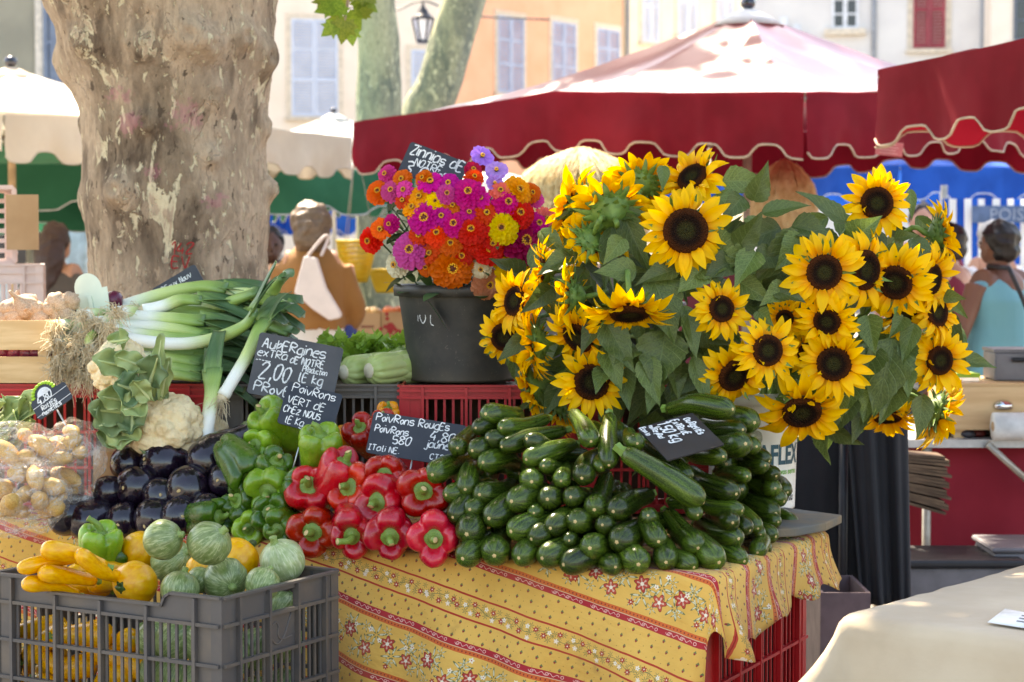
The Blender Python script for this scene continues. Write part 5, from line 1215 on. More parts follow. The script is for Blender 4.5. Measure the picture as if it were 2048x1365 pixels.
def zinnia_meshes(kind, seed):
    r = random.Random(seed); b = MB()
    lay = {'double': [(1.0, 17, -.05, .10, 0), (.93, 16, .08, .10, .06), (.80, 15, .22, .10, .11), (.66, 13, .38, .08, .16), (.5, 11, .6, .05, .2), (.36, 8, .9, 0, .22)], 'semi': [(1.0, 15, .02, .14, 0), (.92, 14, .12, .10, .07), (.75, 11, .3, .08, .12)], 'single': [(1.0, 13, .05, .15, 0), (.9, 12, .15, .10, .06)], 'cosmos': [(1.0, 8, .12, .12, 0)]}[kind]
    for (R_, n, lift, droop, z0) in lay:
        for k in range(n):
            L = R_*.86*r.uniform(.93, 1.07); petal_into(b, 2*math.pi*(k+r.uniform(-.2, .2))/n + R_*5, R_*.12, L, R_*(.42 if kind != 'cosmos' else .82)*r.uniform(.9, 1.1), lift+r.uniform(-.06, .06), droop+r.uniform(0, .12), z0)
    pet = b.mesh('petals', M_ZIN)
    c = MB(); cr = .24 if kind != 'cosmos' else .16; c.ball((0, 0, .16 if kind == 'double' else .12), (cr, cr, cr*.8), 12, 8, m=1)
    for k in range(26):
        a = k*2.4; q = cr*(.5+.5*math.sqrt(k/26)); p = V((q*math.cos(a), q*math.sin(a), .2+(.12 if kind == 'double' else .05)+.08*(1-k/26))); c.ball(p, (.045, .045, .055), 5, 4)
    cen = c.mesh('disc_florets', [M_ZC, M_ZCD])
    return pet, cen
ZK = {k: [zinnia_meshes(k, s+hash_) for s in range(3)] for k, hash_ in (('double', 1), ('semi', 7), ('single', 13), ('cosmos', 19))}
ZCOL = {'P': (226, 92, 160), 'O': (240, 110, 28), 'G': (244, 176, 36), 'M': (210, 56, 140), 'R': (226, 40, 28), 'Y': (246, 204, 36), 'C': (176, 14, 74), 'W': (240, 238, 196), 'S': (236, 130, 120), 'L': (200, 150, 224), 'Q': (236, 72, 24), 'H': (216, 40, 150), 'F': (222, 150, 118)}
ZNAME = {'P': 'pink', 'O': 'orange', 'G': 'golden yellow', 'M': 'magenta', 'R': 'red', 'Y': 'bright yellow', 'C': 'crimson', 'W': 'cream white', 'S': 'salmon pink', 'L': 'lilac', 'Q': 'orange red', 'H': 'deep pink', 'F': 'faded salmon'}
ZINS = """215,205,50,P;295,230,50,O;175,295,62,O;240,290,54,P;305,285,46,P;440,245,60,H;405,225,45,O;535,250,50,H;385,320,55,G;465,345,48,Y;350,375,55,G;300,340,44,Q;525,305,50,P;635,300,76,M;555,365,46,O;415,430,90,M;560,460,70,M;640,400,45,M;475,510,62,Q;340,595,88,P;185,485,52,O;235,460,46,M;130,545,62,R;265,670,62,W;545,560,62,O;440,610,52,Q;550,680,106,O;650,490,72,R;655,550,62,R;740,590,76,R;420,680,48,O;725,405,58,Q;835,350,72,M;895,405,76,R;805,480,82,Y;915,550,106,C;870,690,96,Y;990,460,62,H;1035,435,58,S;665,220,46,Q;800,290,52,S;890,290,76,G;985,335,40,P;660,180,42,C;705,112,55,L;780,185,52,L;770,250,40,L;700,330,46,M;735,770,76,F;700,690,52,W;790,850,80,C;600,620,60,R;500,420,50,H;700,480,50,R;960,300,50,O;760,560,50,R;930,640,50,C;480,560,50,Q;380,520,50,Q"""
seenz = {}
ZB = V((BK.translation.x, 5.15, CZ+bk_h-.06))
for i, tok in enumerate(ZINS.split(';')):
    x, y, r_, c = tok.split(','); x, y, r_ = float(x), float(y), float(r_); px, py = 690+x/2.576, 270+y/2.576; ux, uy = (px-925)/220, (py-440)/190
    Y = 5.16 - .24*math.sqrt(max(.02, 1-min(.98, ux*ux+uy*uy))) - .002*(i % 7); p = P(px, py, Y); rr = r_/2.576*Y/FPX*1.17
    n = V((ux*.75 + rnd.uniform(-.25, .25), -.95, -uy*.62 + .22 + rnd.uniform(-.2, .2))); kind = 'cosmos' if c == 'L' else ('double' if r_ > 60 or i % 3 == 0 else ('semi' if i % 3 == 1 else 'single'))
    if c in 'YWF': kind = 'double'
    m = axis_mt(p, n, rr, i); nm = 'cosmos' if kind == 'cosmos' else 'zinnia'
    size = 'large' if r_ > 84 else ('small' if r_ < 48 else '')
    shape = {'double': 'full', 'semi': 'layered', 'single': 'open', 'cosmos': 'flat'}[kind]
    t = thing(nm, ' '.join(f'{size} {shape} {ZNAME[c]} {nm} flower in the black bucket'.split()), 'flower', m, f'{ZNAME[c]} flowers in the black bucket')
    pe, ce = ZK[kind][i % 3]; o = ob('petals', pe, t); o.color = (*[min(1, v_*rnd.uniform(.78, 1.12)) for v_ in srgb(ZCOL[c])], 1); ob('disc_florets', ce, t)
    iv = m.inverted(); nn = V(n).normalized(); base = ZB + V((rnd.uniform(-.08, .08), rnd.uniform(-.08, .05), 0))
    s = MB(); pts = crom([p-nn*.002, p-nn*.03, p.lerp(base, .45)+V((0, .02, .02)), base], 4); s.tube([iv @ q for q in pts], .0022/rr, 5); s.build('stem', M_LEAFG, t)
    sp = MB(); sp.lathe([(.05, -.12), (.2, -.1), (.26, -.02), (.2, .04)], 10); sp.build('calyx', M_LEAFG, t)
    if i % 3 != 1:
        k0 = pts[6]; lf = MB(); dv = V((rnd.uniform(-1, 1), -.6, rnd.uniform(-.2, .5))).normalized(); L = rnd.uniform(.045, .075); xx = dv.cross(V((0, -.3, 1))).normalized()
        lf.grid(lambda u, v: iv @ (k0 + dv*L*v + xx*((u-.5)*.035*math.sin(min(1, .1+v*.88)*math.pi)) - V((0, 0, .3*L*v*v)) + V((0, 0, .006*abs(u-.5)*2))), 4, 6); lf.build('leaf', M_LEAFG, t)
t = thing('zinnia', 'leafy green zinnia shoots filling the mouth of the black bucket', 'flower', TR(ZB)); lf = MB(); r = random.Random(6)
for k in range(170):
    a = r.uniform(0, 6.28); q = r.uniform(.02, .17); p = V((q*math.cos(a), q*math.sin(a)-.02, r.uniform(.03, .30)*(1-q*1.5))); L = r.uniform(.05, .09); dv = V((p.x*3+r.gauss(0, .3), p.y*3+r.gauss(0, .3), r.uniform(-.3, .7))).normalized(); xx = dv.cross(V((0, 0, 1))).normalized()
    lf.grid(lambda u, v: p + dv*L*v + xx*((u-.5)*.036*math.sin(min(1, .1+v*.88)*math.pi)) - V((0, 0, .3*L*v*v)), 2, 5)
lf.build('leaves', M_LEAFG, t)

# ------------------------------------------------------------------ sunflowers
def m_sunp():
    x, y, _ = nxyz(ncoord('UV')); rn = nnoise(ncomb(x*10, y*.6, orand()*9), 4, 2)
    k = nmix(y.sstep(.0, .5), srgb(240, 152, 4), srgb(252, 200, 18)); k = nmix(rn.sstep(.5, .7)*.25, k, srgb(232, 146, 4))
    return {'Base Color': nhsv(k, .5, 1.0, orand()*.2+.9), 'Roughness': .55, 'Specular IOR Level': .25, 'translucent': .35, 'bump': (rn, .3, .002)}
M_SUNP = newmat('sunflower_petal', m_sunp)
def m_disc():
    x, y, z = nxyz(ncoord('Object')); d = (x*x+y*y).sqrt(); n = nnoise(ncoord('Object'), 60, 2); v = nvor(ncoord('Object'), 26)
    k = nmix(d.sstep(.10, .24), srgb(58, 56, 28), srgb(36, 22, 16)); k = nmix(d.sstep(.26, .42), k, srgb(84, 44, 20)); k = nmix(n.sstep(.6, .75)*.6, k, srgb(120, 76, 24)); k = nmix(d.sstep(.06, .0)*.7, k, srgb(40, 40, 26))
    return {'Base Color': k, 'Roughness': .9, 'Specular IOR Level': .1, 'bump': (v, .7, .02)}
M_DISC = newmat('sunflower_disc', m_disc)
M_SEP = pm('sunflower_sepal', srgb(112, 142, 62), srgb(84, 114, 48), rough=.55, ns=5, ov=.12, trans=.1)
def m_sleaf():
    x, y, _ = nxyz(ncoord('UV')); s = (x-.5).abs(); n = nnoise(ncoord('Object', (1, 1, 1), 4.0), 30, 3)
    v1 = ((y*7 - s*4.2).frac()-.5).abs(); vein = (v1.sstep(.09, .03)*(s > .02)).max(s.sstep(.022, .008))
    k = nmix(n.sstep(.3, .7), srgb(80, 98, 44), srgb(110, 128, 62)); k = nmix(vein*.45, k, srgb(136, 154, 92))
    bk_ = E.nt.nodes.new('ShaderNodeNewGeometry'); k = nmix(E(bk_.outputs['Backfacing'])*.45, k, srgb(128, 150, 108))
    return {'Base Color': nhsv(k, (orand()-.5)*.02+.5, 1.0, (orand()*3.7).frac()*.75+.5), 'Roughness': .45, 'Specular IOR Level': .5, 'translucent': .3, 'bump': (vein*-1.0+n*.3, .35, .004)}
M_SLEAF = newmat('sunflower_leaf', m_sleaf)
def sun_petal(seed):
    r = random.Random(seed); b = MB(); tw, bd = r.uniform(-.35, .35), r.uniform(-.15, .3)
    def fn(u, v):
        s = (u-.5)*2; w_ = .135*(math.sin(min(1, .2+v*.80)*math.pi)**.75 if v < 1 else 0)*(.6+.4*smooth(0, .35, v)); w_ = max(w_, .004)
        y = s*w_; z = .35*abs(s)*w_ + .06*math.sin(v*3.14) - bd*.22*v*v + tw*s*w_*v; return (v*.60, y, z)
    b.grid(fn, 4, 8); return b.mesh('petal', M_SUNP)
SPV = [sun_petal(i) for i in range(6)]
b = MB(); pr = [(.0, .085), (.05, .08), (.10, .065), (.16, .075), (.24, .10), (.33, .115), (.41, .10), (.455, .06), (.46, .0), (.40, -.04), (.0, -.05)]; b.lathe(pr, 48)
rr_ = random.Random(2)
for k in range(420):
    a = k*2.39996; q = .455*math.sqrt((k+.5)/420); zz = interp([(p[0], p[1]) for p in pr[:8]], q); p = V((q*math.cos(a), q*math.sin(a), zz)); e = .0105; h = rr_.uniform(.012, .03)*(1.3 if q > .28 else .7)
    n0 = len(b.v); b.v += [p+V((e, 0, 0)), p+V((-e/2, e*.87, 0)), p+V((-e/2, -e*.87, 0)), p+V((0, 0, h))]
    for f in ((0,1,3),(1,2,3),(2,0,3)): b.face([n0+i for i in f])
DISCM = b.mesh('disc', M_DISC)
def calyx_mesh(seed):
    r = random.Random(seed); b = MB(); b.lathe([(.06, -.34), (.1, -.30), (.28, -.2), (.42, -.1), (.46, -.02), (.40, .0)], 28)
    for ring, (n, L, lift) in enumerate(((15, .30, .25), (13, .26, -.15), (10, .2, -.5))):
        for k in range(n):
            a = 2*math.pi*(k+r.uniform(-.3, .3))/n + ring; ca, sa = math.cos(a), math.sin(a); LL_ = L*r.uniform(.8, 1.3); lf = lift + r.uniform(-.3, .3); r0 = .44-.1*ring
            def fn(u, v):
                s = (u-.5)*2; w_ = .075*(1-v)**.8*(1+.3*math.sin(v*3)); rad = r0+LL_*v; z = -.05-.07*ring+lf*LL_*v*v*1.4+.02*abs(s); y = s*w_; return (rad*ca-y*sa, rad*sa+y*ca, z)
            b.grid(fn, 2, 4)
    return b.mesh('calyx', M_SEP)
CALV = [calyx_mesh(i) for i in range(3)]
def sleaf_mesh(seed):
    r = random.Random(seed); b = MB(); f1, dr, fold, tw = r.uniform(0, 6), r.uniform(.25, .95), r.uniform(.25, .75), r.uniform(-.8, .8)
    def fn(u, v):
        s = (u-.5)*2; w_ = .5*interp([(0, .18), (.08, .62), (.2, .94), (.32, 1.0), (.5, .84), (.7, .5), (.88, .2), (1, .01)], v); e = abs(s)
        w_ *= 1 + .04*math.sin(v*60)*smooth(.7, 1, e)*(v < .95); y = s*w_*math.cos(fold*.9)
        z = fold*w_*e*1.0 + .05*math.sin(v*9+f1)*e + .025*math.sin(v*17+f1*2+s*2)*e - dr*v*v*.6 + tw*s*w_*v*.8; return (y, v*(1-.15*dr), z)
    b.grid(fn, 12, 18); return b.mesh('leaf', M_SLEAF)
SLV = [sleaf_mesh(i) for i in range(8)]
def zB(x, y): return 960+x/2.2385, 290+y/2.2377
def zC(x, y): return 1360+x/2.2383, 290+y/2.2377
def bouquet_Y(px, py, front=0.0):
    ux, uy = (px-1465)/520, (py-600)/330; return 4.98 - .42*math.sqrt(max(.03, 1-min(.97, ux*ux+uy*uy))) - front
SUNF = [(zB(920,385),92,(.02,.06),0,.10,'largest open sunflower facing out from the middle of the bunch'),(zB(955,150),66,(-.5,.62),0,.02,'sunflower rising behind the largest one with its face tilted up'),(zB(500,1060),74,(.02,-.02),0,.10,'open sunflower hanging low over the courgettes'),(zB(1080,735),62,(.28,.12),0,.08,'small round sunflower among broad leaves under the largest one'),
 (zC(645,570),84,(.03,-.12),0,.12,'large sunflower with bent petals over its dark disc'),(zC(880,262),70,(.0,.04),0,.06,'open sunflower at the top of the bunch under the blue awning'),(zC(820,560),72,(.62,-.05),0,.08,'sunflower turned aside behind the one with bent petals'),(zC(965,615),80,(-.35,-.25),0,.07,'sunflower pressed between two others with a slanting disc'),(zC(1120,600),62,(.75,-.05),0,.03,'sunflower seen half from the side behind the slanting one'),
 (zC(660,790),62,(-.35,-.22),0,.10,'sunflower with folded petals under the large bent one'),(zC(690,980),76,(-.22,.02),0,.13,'sunflower with a slanting brown disc low in the bunch'),(zC(390,920),70,(.25,.0),0,.14,'sunflower overlapping the one turned down towards the courgettes'),(zC(240,1030),74,(.32,-.38),0,.10,'sunflower turned down over the courgette slate'),(zC(545,1190),78,(.02,-.62),0,.14,'lowest sunflower bowing over the white pail'),
 (zC(1160,965),70,(.35,.0),0,.06,'sunflower at the outer edge beside the wooden drawer'),(zC(1150,750),54,(.62,.05),0,.02,'small sunflower seen slantwise above the one by the drawer'),(zC(1160,400),62,(.95,.05),.25,.02,'sunflower seen from the side under the blue awning'),(zC(1150,1190),66,(.85,-.35),.3,.04,'sunflower seen from behind at the bottom edge by the drawer'),(zC(930,1215),56,(.0,-.92),0,.02,'sunflower drooping face down under the big hanging leaf'),
 (zB(590,300),80,(-.12,.5),1,.05,'sunflower seen from behind with its green sepals showing'),(zB(430,285),74,(-.8,.35),1,.02,'sunflower turned away beside the zinnias at the top'),(zB(720,175),62,(.1,.6),1,.0,'sunflower turned away with petals standing up at the top of the bunch'),(zB(490,425),54,(-.4,-.55),1,.04,'small sunflower hanging under the ones turned away'),(zB(290,560),58,(-.9,.1),.2,.02,'sunflower in profile touching the crimson zinnia'),
 (zB(420,680),66,(-.75,.0),.4,.06,'sunflower in profile above the bowed one'),(zB(670,740),78,(.02,-.93),0,.12,'sunflower bowed forward with spiky green sepals on top'),(zB(160,700),56,(-.75,.15),0,.0,'small sunflower in profile beside the yellow zinnia'),(zB(110,860),60,(-.35,-.1),0,.0,'sunflower lying against the black bucket'),(zB(250,890),72,(-.85,-.1),.35,.05,'sunflower in profile before the black bucket'),
 (zB(240,1080),74,(-.8,-.3),.3,.08,'sunflower in profile hanging over the red crate'),(zB(440,860),64,(-.55,-.5),.0,.06,'sunflower turned down beside the spiky bowed one'),(zC(470,775),44,(-.2,-.35),0,.02,'small sunflower half hidden under leaves in the middle'),(zC(570,930),50,(.1,-.2),0,.0,'sunflower hidden behind two others low in the bunch'),(zB(330,1170),60,(-.5,-.5),.2,.02,'sunflower edge hanging behind the one over the courgettes'),
 (zC(1000,760),58,(.2,-.5),0,-.02,'sunflower tucked under the slanting one')]
SROOT = []
for i, (q, rp, (nx, nz), away, fr, lab) in enumerate(SUNF):
    Y = bouquet_Y(*q, fr); p = P(*q, Y); k = math.hypot(nx, nz); rr = rp*Y/FPX*(1.03 if k < .6 and not away else 1.2); ny = math.sqrt(max(.04, 1-min(.96, k*k)))
    k_ = k; wl = random.Random(i+60).uniform(-.34, .2) + .5*max(0, k-.55); n = V((nx, ny*away if away else -ny, nz)).normalized(); m = TR(p, frame(n) @ MX.Rotation(i*.7, 4, 'Z'), rr); t = thing('sunflower', lab, 'flower', m); r = random.Random(i)
    ds_ = r.uniform(.88, 1.08); ob('disc', DISCM, t, MX.Diagonal((ds_, ds_, ds_*r.uniform(.7, 1.5), 1))); ob('calyx', CALV[i % 3], t, MX.Rotation(i, 4, 'Z'))
    for ring, (npet, tilt, sc_, z0) in enumerate(((21, -.04, 1.04, -.02), (18, .14, .92, .03))):
        for k in range(npet):
            a = 2*math.pi*(k + r.uniform(-.33, .33))/npet + ring*.17; sL = sc_*r.uniform(.84, 1.16); tl = tilt + wl + r.gauss(0, .26)
            if r.random() < .04: tl = r.uniform(1.2, 1.7); sL *= .6
            ob('petal', SPV[r.randrange(6)], t, MX.Rotation(a, 4, 'Z') @ MX.Translation((.40, 0, z0)) @ MX.Rotation(-tl, 4, 'Y') @ MX.Rotation(r.gauss(0, .22), 4, 'X') @ MX.Diagonal((sL, sL*r.uniform(.72, 1.08), sL, 1)))
    px = q[0]; root = V((P(1270, 768, 5.17).x + r.uniform(-.06, .06), 5.17, CZ+.10)) if px < 1400 else V((WM.translation.x + r.uniform(-.05, .05), WM.translation.y, TZ+.15))
    iv = m.inverted(); back = p - n*rr*.3; mid = p.lerp(root, .4) + V((0, .1, .06)); s = MB(); pts = crom([back, back - n*.05 + V((0, .02, .01)), mid, root], 5); s.tube([iv @ v for v in pts], .0065/rr, 8); s.build('stem', M_SEP, t)
    SROOT.append((t, m, p))
def add_leaf(a, c, wd, Ya, Yc, k, roll=0.0):
    A, C = P(*a, Ya), P(*c, Yc); d = C-A; L = d.length; d.normalize(); nn = V((0, -1, .35)); nn = (nn - d*nn.dot(d)).normalized(); x = d.cross(nn)
    W = MX((x, d, nn)).transposed().to_4x4() @ MX.Rotation(roll, 4, 'Y'); W.translation = A; W = W @ MX.Diagonal((wd, L*1.08, min(wd, L)*.8, 1))
    t, m, _ = min(SROOT, key=lambda z: (z[2]-A).length); ob('leaf', SLV[k % 8], t, m.inverted() @ W)
LB = "590,370,555,660,95;640,310,765,585,130;770,590,905,880,190;560,790,690,1015,140;830,840,785,1090,230;325,640,190,745,110;415,500,255,560,110;270,385,385,495,90;385,430,530,520,110;545,770,440,925,120;215,850,78,970,80;355,1080,285,1215,90;640,980,665,1180,110;915,720,985,965,95;800,1060,745,1195,90;955,950,1030,1185,90;620,320,740,290,70;380,760,430,600,90;700,560,520,560,110;640,420,560,520,100;470,560,390,640,90;860,1000,900,1120,120;700,900,610,960,110;560,1000,520,1100,100;450,1000,330,1090,90;880,560,700,600,130;1000,560,900,640,130;820,95,820,200,60;480,250,350,330,70;680,640,600,700,80;560,900,640,1100,120;740,950,800,1160,130;980,1000,860,1130,120"
LC = "330,250,395,85,120;190,165,400,150,120;370,305,580,255,90;740,345,538,205,110;500,365,695,400,150;560,400,320,620,170;260,460,365,310,130;450,370,250,450,130;780,420,880,325,150;910,475,1075,490,70;1040,420,1125,555,110;260,610,415,705,100;130,860,275,890,90;30,740,85,965,95;840,765,870,925,130;950,870,885,1225,220;1000,770,950,850,90;1050,800,990,975,90;1085,1125,1075,1310,110;785,1050,745,1195,100;830,1150,770,1335,100;1010,990,1035,1130,80;350,745,410,800,80;160,220,240,290,90;60,560,250,500,170;120,470,330,520,190;420,650,560,690,90;1030,200,1040,330,50;960,420,1060,400,70;280,230,200,330,110;340,480,250,620,140;880,900,800,1080,150;1000,900,1040,1000,110;700,1080,720,1220,120;560,420,440,540,150;420,480,330,560,130;200,600,140,640,90;230,520,130,580,130;980,1060,900,1240,140;860,1060,820,1230,140;760,1120,700,1300,120;1180,680,1270,680,60;480,640,370,700,110"
k = 0
for src, z_ in ((LB, zB), (LC, zC)):
    for tok in src.split(';'):
        a, b_, c, d, wd = map(float, tok.split(',')); A, C = z_(a, b_), z_(c, d); Ya = bouquet_Y(*A, .035 + .012*(k % 4)); wd = wd/2.238*Ya/FPX*1.12
        add_leaf(A, C, wd, Ya, Ya-.05, k, .25*math.sin(k*2.3)); k += 1
r = random.Random(31)
for i in range(200):
    while True:
        px, py = r.uniform(1010, 1910), r.uniform(330, 900); ux, uy = (px-1465)/480, (py-600)/285
        if ux*ux+uy*uy < 1 and uy > -.62 and not (1440 < px < 1640 and py > 760): break
    Y = bouquet_Y(px, py, -.09 - r.uniform(0, .16)); a = r.gauss(1.2, 1.0); L = r.uniform(70, 125); add_leaf((px, py), (px+L*math.cos(a), py+L*math.sin(a)), r.uniform(.045, .08), Y, Y-.04-r.uniform(-.05, .05), i, r.uniform(-1.0, 1.0))

# ------------------------------------------------------------------ slates
sign('chalk slate for aubergines standing before the leek tops', (520, 664), (688, 697), (494, 786), [('AubERgines', .06, .20, .115, .016, .95, R(0)), ('exTRa', .03, .32, .09, .013), ('dE NOTRE', .42, .335, .085, .013, .8), ('PRoduction', .58, .42, .065, .011, .65), ('2,00', .10, .62, .18, .02, .75), ('lE kg', .55, .56, .11, .015, .85), ('-----', .02, .40, .05, .01), ('PRovEnce', .07, .80, .11, .016)], 4.9, 4.9, 4.86, mat=pm('worn_slate_board', srgb(60, 58, 58), srgb(72, 70, 70), rough=.45, ns=14, ov=0))
sign('chalk slate for green peppers overlapping the aubergine slate', (578, 762), (686, 790), (577, 852), [('PoivRons', .10, .17, .15, .018, .95), ('VERT dE', .07, .40, .14, .018, .95), ('ChEz NOUS', .05, .58, .12, .018, .85), ('lE Kg', .13, .77, .13, .016, .8)], 4.62, 4.62, 4.58, mat=pm('dark_slate_board', srgb(26, 29, 36), srgb(40, 43, 50), rough=.42, ns=14, ov=0))
sign('wide chalk slate for red and yellow peppers above the red pepper heap', (748, 823), (934, 852), (716, 903), [('PoivRons RougEs', .04, .12, .09, .012, .9), ('4,80', .64, .28, .12, .013, .95), ('PoivRons', .05, .28, .085, .012, .85), ('jaunes', .60, .38, .09, .012, .9), ('580', .26, .41, .10, .013, 1), ('ITali NE.', .02, .54, .07, .011, 1), ('CT2', .68, .54, .07, .011, 1)], 4.56, 4.54, 4.52)
sign('chalk slate for courgettes lying tilted on top of the heap', (1385, 826), (1449, 889), (1247, 828), [('CouRgettEs', .10, .36, .16, .025, .7), ('ExTRa dE', .06, .72, .17, .025, .75), ('1,50 kg', .03, 1.12, .28, .03, .8), ('notRe pRod', .04, 1.36, .12, .02, .75), ('Econ la', .03, 1.6, .12, .02, .75)], 4.34, 4.21, 4.36, stick=False, rad=.004)
sign('chalk slate for zinnias rising out of the black bucket', (822, 283), (938, 327), (812, 352), [('Zinnias dE', .07, .20, .16, .022, .95), ('NOTRE', .20, .38, .12, .018, .95), ('jaRdin', .55, .46, .12, .018, .9), ('3 €', .08, .56, .2, .022, 1)], 5.06, 5.02, 5.04)
sign('small dark slate half hidden behind the leeks at the trunk', (302, 580), (389, 528), (306, 640), [('PoiREaux Nouv', .03, .2, .12, .016, .75)], 5.42, 5.42, 5.40)
t, wd, ht = sign('black slate tag with a green arched crest on the potato bags', (60, 808), (128, 762), (66, 850), [('4,80', .18, .28, .26, .03, .85), ('RattEs', .2, .58, .17, .022, .8), ('nouvEllEs', .15, .80, .17, .022, .75), ('kg', .42, -.08, .1, .018)], 4.72, 4.72, 4.70)
b = MB(); cx, rr = wd*.42, wd*.36
pts = [(cx+rr*math.cos(R(a)), ht-.004+rr*.95*math.sin(R(a))) for a in range(0, 181, 15)]; b.prism(pts, -.003, -.0005, 2); o = b.build('crest', M_SLATE, t)
b = MB()
for a in range(10, 171, 16): b.ball((cx+rr*.82*math.cos(R(a)), ht+rr*.80*math.sin(R(a)), .0005), (.006, .004, .0015), 8, 5)
b.build('ornament', pm('lime_green', srgb(160, 206, 40), ov=0), o)
b = MB(); b.prism([(cx+rr*.5*math.cos(R(a)), ht+rr*.5*math.sin(R(a))) for a in range(0, 181, 15)], -.0004, .0006, 2); b.build('white_field', pm('white_enamel', srgb(226, 228, 230), ov=0), o)
b = MB(); ribbon(b, [V((.0, ht*.62, .0009)), V((wd, ht*.62+wd*.05, .0009))], .0018); ribbon(b, [V((.0, ht*.16, .0009)), V((wd, ht*.16+wd*.05, .0009))], .0018); b.build('rule_line', M_CHALK, t)
# plain cream tag seen from the back
a = P(183, 600, 5.16); S = 5.16/FPX; M_CREAM = pm('cream_plastic', srgb(222, 230, 212), srgb(212, 220, 200), rough=.45, ns=6, ov=0)
t = thing('price_tag', 'plain cream tag with an arched top seen from behind beside the leeks', 'sign', TR(a, MX.Rotation(R(-12), 3, 'Y')))
pts = [(-34, -28), (32, -28), (36, 20), (25, 20)] + [(-2+27*math.cos(R(k)), 24+30*math.sin(R(k))) for k in range(0, 181, 15)] + [(-29, 18), (-36, 18)]
MB().prism([(x*S, y*S) for x, y in pts], 0, .003, 1).build('board', M_CREAM, t); MB().bbox((-.008, -.006, -.12), (.002, -.001, 8*S)).build('stake', M_CREAM, t)
# paint on the trunk
def on_trunk(txt, px, py, h, wd, seed):
    q, w_ = write(txt, h, wd, seed); z0 = P(px, py, TY-.3).z; x0 = P(px, py, TY-.3).x - TX; b = MB()
    for p in q.v:
        zz = z0 + p.y; xl = (interp(LZ, zz)-352)/TS; xr = (interp(RZ, zz)-352)/TS; cx, r_ = (xl+xr)/2, (xr-xl)/2; a = -math.acos(max(-1, min(1, (x0+p.x-cx)/r_))); v = trunk_pt(a, zz); b.v.append(v + V((math.cos(a), math.sin(a), 0))*.004)
    b.f, b.mi, b.sm = q.f, q.mi, q.sm; b.build('painted_number', M_REDP, tree)
on_trunk('142', 338, 508, .036, .0042, 1); on_trunk('EV', 342, 537, .034, .0042, 2)
# ------------------------------------------------------------------ market parasols
def fabric(name, c, c2, tr=.3): return pm(name, c, c2, rough=.8, ns=3, nd=4, ov=0, trans=tr, spec=.2, bump=.12, bs=220, bd=.002)
M_FRED = fabric('red_canvas', srgb(132, 20, 38), srgb(118, 16, 32), .2)
M_FCRM = fabric('cream_canvas', srgb(238, 222, 200), srgb(228, 210, 188), .3)
M_FGRN = fabric('green_canvas', srgb(62, 132, 102), srgb(52, 118, 90), .25)
M_FBLU = fabric('blue_canvas', srgb(24, 92, 190), srgb(18, 78, 168), .25)
M_FWHT = fabric('white_canvas', srgb(240, 240, 236), srgb(230, 230, 226), .3)
M_TRIM = pm('trim_tape', srgb(206, 184, 162), rough=.8, ov=0)
M_TRIMW = pm('white_trim', srgb(226, 228, 232), rough=.8, ov=0)
M_POLE = pm('pole_metal', srgb(186, 178, 166), rough=.4, metal=.4, ov=0)
M_POLEW = pm('pole_wood', srgb(206, 178, 142), rough=.6, ov=0)
def coated(name, c, c2):
    def fn():
        o = ncoord('Object'); n = nnoise(o, 3, 4); k = nmix(n.sstep(.35, .65), c, c2)
        return {'Base Color': k, 'Roughness': n*.15+.40, 'Specular IOR Level': .9, 'Coat Weight': 1.0, 'Coat Roughness': .36, 'Coat IOR': 2.0, 'bump': (nnoise(o, 2.2, 4), .25, .05), 'translucent': .18}
    return newmat(name, fn)
M_CRED, M_CCRM = coated('red_coated_canvas', srgb(150, 36, 58), srgb(138, 32, 52)), coated('cream_coated_canvas', srgb(238, 226, 208), srgb(230, 216, 196))
def scal(x): return .032*math.tanh(2.2*math.sin(x*2*math.pi))
